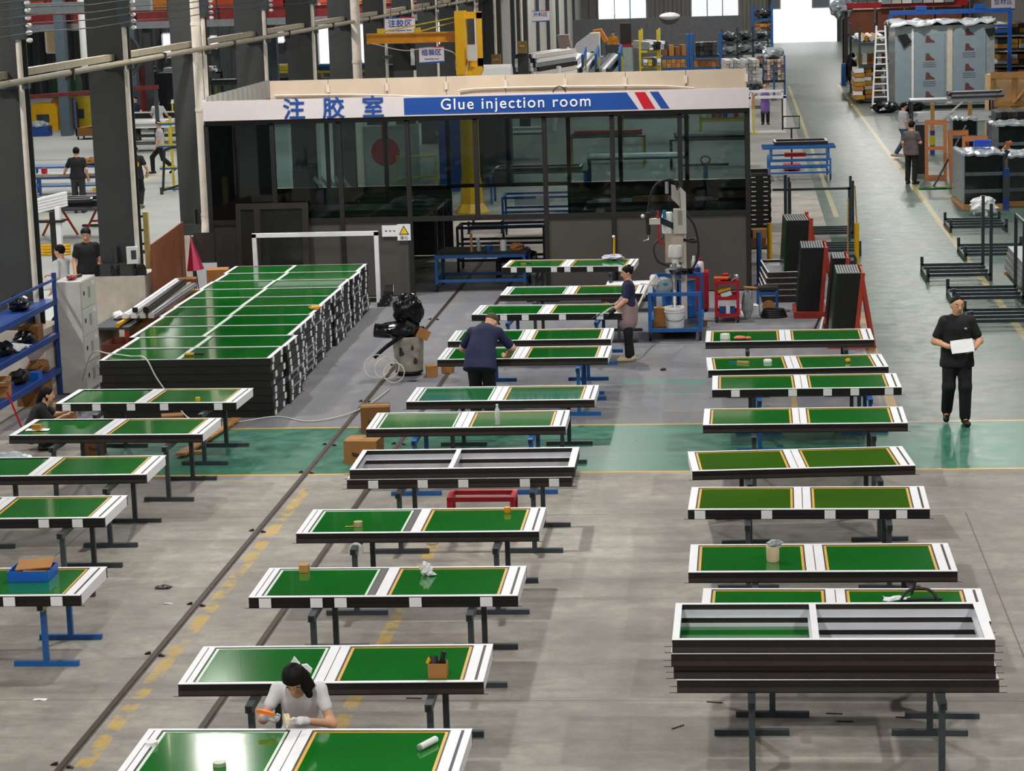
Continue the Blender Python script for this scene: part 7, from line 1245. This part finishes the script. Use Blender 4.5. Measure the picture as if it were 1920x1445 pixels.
t = thing('profile_stand', 'black and white post carrying the leaning profiles', 'stand', (-13.92, 45.6, 0)); part(t, 'black_post', BLK, [bx(-.18, -.06, -.06, .06, 0, 1.62)]); part(t, 'white_post', WHT, [bx(-.06, .04, -.06, .06, 0, 1.72)]); part(t, 'arm', BLK, [bx(-.5, .1, -.1, .1, 1.4, 1.45)])
for k, (x, y) in enumerate(((-16.9, 55.4), (-15.75, 55.0))):
    t = thing('orange_trestle', ['orange A-shaped trestle under the left steel table', 'orange A-shaped trestle right of the left steel table'][k], 'trestle', (x, y, 0), group='orange trestles')
    for s in (-1, 1): part(t, 'leg', mt('orange_red_paint', '#c0461a', .5), [bar((0, 0, .8), (s * .45, 0, 0.0), .05)])
    part(t, 'brace', mt('orange_red_paint', '#c0461a', .5), [bx(-.25, .25, -.02, .02, .36, .41)])
t = thing('yellow_stand', 'yellow adjustable stand right of the left steel table', 'stand', (-16.35, 57.2, 0)); part(t, 'post', YELP, [bx(-.07, .07, -.07, .07, .06, .75)]); part(t, 'head', YELP, [bx(-.15, .2, -.1, .1, .9, 1.0)]); part(t, 'screw', ALU, [cy((0, 0, .75), (0, 0, .9), .06, n=10)]); part(t, 'foot', BRN, [bx(-.5, .5, -.05, .05, 0, .06)]); part(t, 'arm', YELP, [bar((.05, 0, .35), (.6, .2, .5), .05)])
for k in range(4): solo('yellow_clamp', 'yellow clamp lying under the left table, %s from the floor' % ORD[k], 'clamp', YELP, [tb(curve([(-.3, 0, .03), (.3, 0, .03), (.35, .12, .03), (-.25, .14, .03)], 4), .03)], (-15.9, 51.4, .0 + k * .065), group='yellow clamps', smooth=True)
t = thing('red_crate', 'brown-red crate on the floor behind the young man', 'crate', (-14.6, 50.2, 0)); part(t, 'crate', REDOX, [bx(-.22, .22, -.18, .18, 0, .3)]); part(t, 'rim', REDOX, ring(-.24, .24, -.2, .2, .02, .3, .33))
solo('cable_heap', 'tangle of cables on the left bay floor', 'cables', RUB, [tb(curve([(-.5, 0, .02), (-.2, .3, .02), (.2, -.2, .02), (.5, .2, .02), (.2, .4, .02), (-.3, -.1, .03)], 6), .02)], (-14.2, 51.4, 0)); solo('tool_tray', 'blue tray of tools on the floor behind the young man', 'tray', BLUE, [ex([(-.3, -.2), (.3, -.2), (.3, .2), (-.3, .2)], 0, .08, 'z')], (-15.1, 52.6, 0))
for k, (x, y, lb, mm) in enumerate(((-20.9, 103, 'yellow framed machine line below the bright window', YEQ), (-17.6, 102, 'yellow rack of dark parts below the second bright window', YEQ), (-24.8, 103, 'grey profile rack below the mezzanine', STEEL), (-14.4, 100, 'dark cabinet rack between far columns', DSTL), (-28.0, 104, 'steel rack below the left end of the mezzanine', STEEL))):
    rack(lb, (x, y, 0), 0, 1.2, .8, 1.9, (.6, 1.2, 1.8), mm, s=.05, group='left bay racks')
    for j, z in enumerate((.62, 1.22, 1.82)): bundle('bars on the %s level of the %s' % (ORD[j], {0: 'yellow machine line', 1: 'yellow rack', 2: 'grey profile rack', 3: 'dark cabinet rack', 4: 'left steel rack'}[k]), (x, y, z), 0, 4, 2, 2.2, .3, .12, [[YEQ, BLUE, BLK], [BLUE, BLK, STEEL], [ALU, WHT, BLK], [BLK, STEEL], [ALU, BLK]][k], ax='x', seed=100 + k * 3 + j)
# things on and beside the columns above the booth
t = thing('pa_speaker', 'black box on the far columns left of the assembly sign', 'speaker', (-10.1, 69.4, 3.6)); part(t, 'case', RUB, [bx(-.35, .35, -.3, .3, -.4, .4)]); part(t, 'label', WPL, [bx(.2, .32, -.31, -.3, -.25, .25)]); part(t, 'bracket', STEEL, [bx(-.7, -.35, -.1, .1, -.05, .05)])
t = thing('white_tank', 'white plastic tank above the booth right of the mast', 'tank', (-7.1, 66, 2.75)); part(t, 'tank', WPL, [cy((-.5, 0, .35), (.55, 0, .35), .35, n=20)], True); part(t, 'stand', STEEL, [bx(-.45, .5, -.25, .25, -2.7, 0.02)])
for k, (x, y, z) in enumerate(((-9.0, 85, 2.75), (-8.3, 88, 3.1))):
    t = thing('switch_box', ['brown electrical box on the far post', 'second brown electrical box right of the other'][k], 'switch box', (x, y, 0)); part(t, 'box', mt('brown_box', '#7c6a42', .6), [bx(-.17, .17, -.12, .12, z - .25, z + .22)]); part(t, 'label', ORG, [bx(-.1, .1, -.13, -.12, z, z + .07)]); part(t, 'conduit', PIPE, [cy((0, 0, z + .22), (0, 0, 10.9), .05, n=8)]); part(t, 'post', COLM, [bx(-.2, .2, .12, .5, 0, 10.9)])
solo('fluorescent_tube', 'white tube leaning between the far posts', 'tube', WPL, [cy((0, 0, 0), (.25, 0, 2.4), .09, n=8)], (-7.05, 86.5, 2.2 - 2.2 + .0)); 
t = thing('fire_hose_post', 'red pipe stand right of the assembly sign', 'pipe', (-8.2, 70, 0)); part(t, 'pipe', RED, [cy((0, 0, 2.9), (0, 0, 3.9), .14, n=12)], True); part(t, 'base', WPL, [cy((0, 0, 0), (0, 0, 2.9), .12, n=12)], True)
solo('far_dome', 'pale dome on top of the slate partition', 'dome', WPL, [el((0, 0, .05), (.55, .4, .2), 16, 8)], (-3.7, 122.05, 3.15), smooth=True)
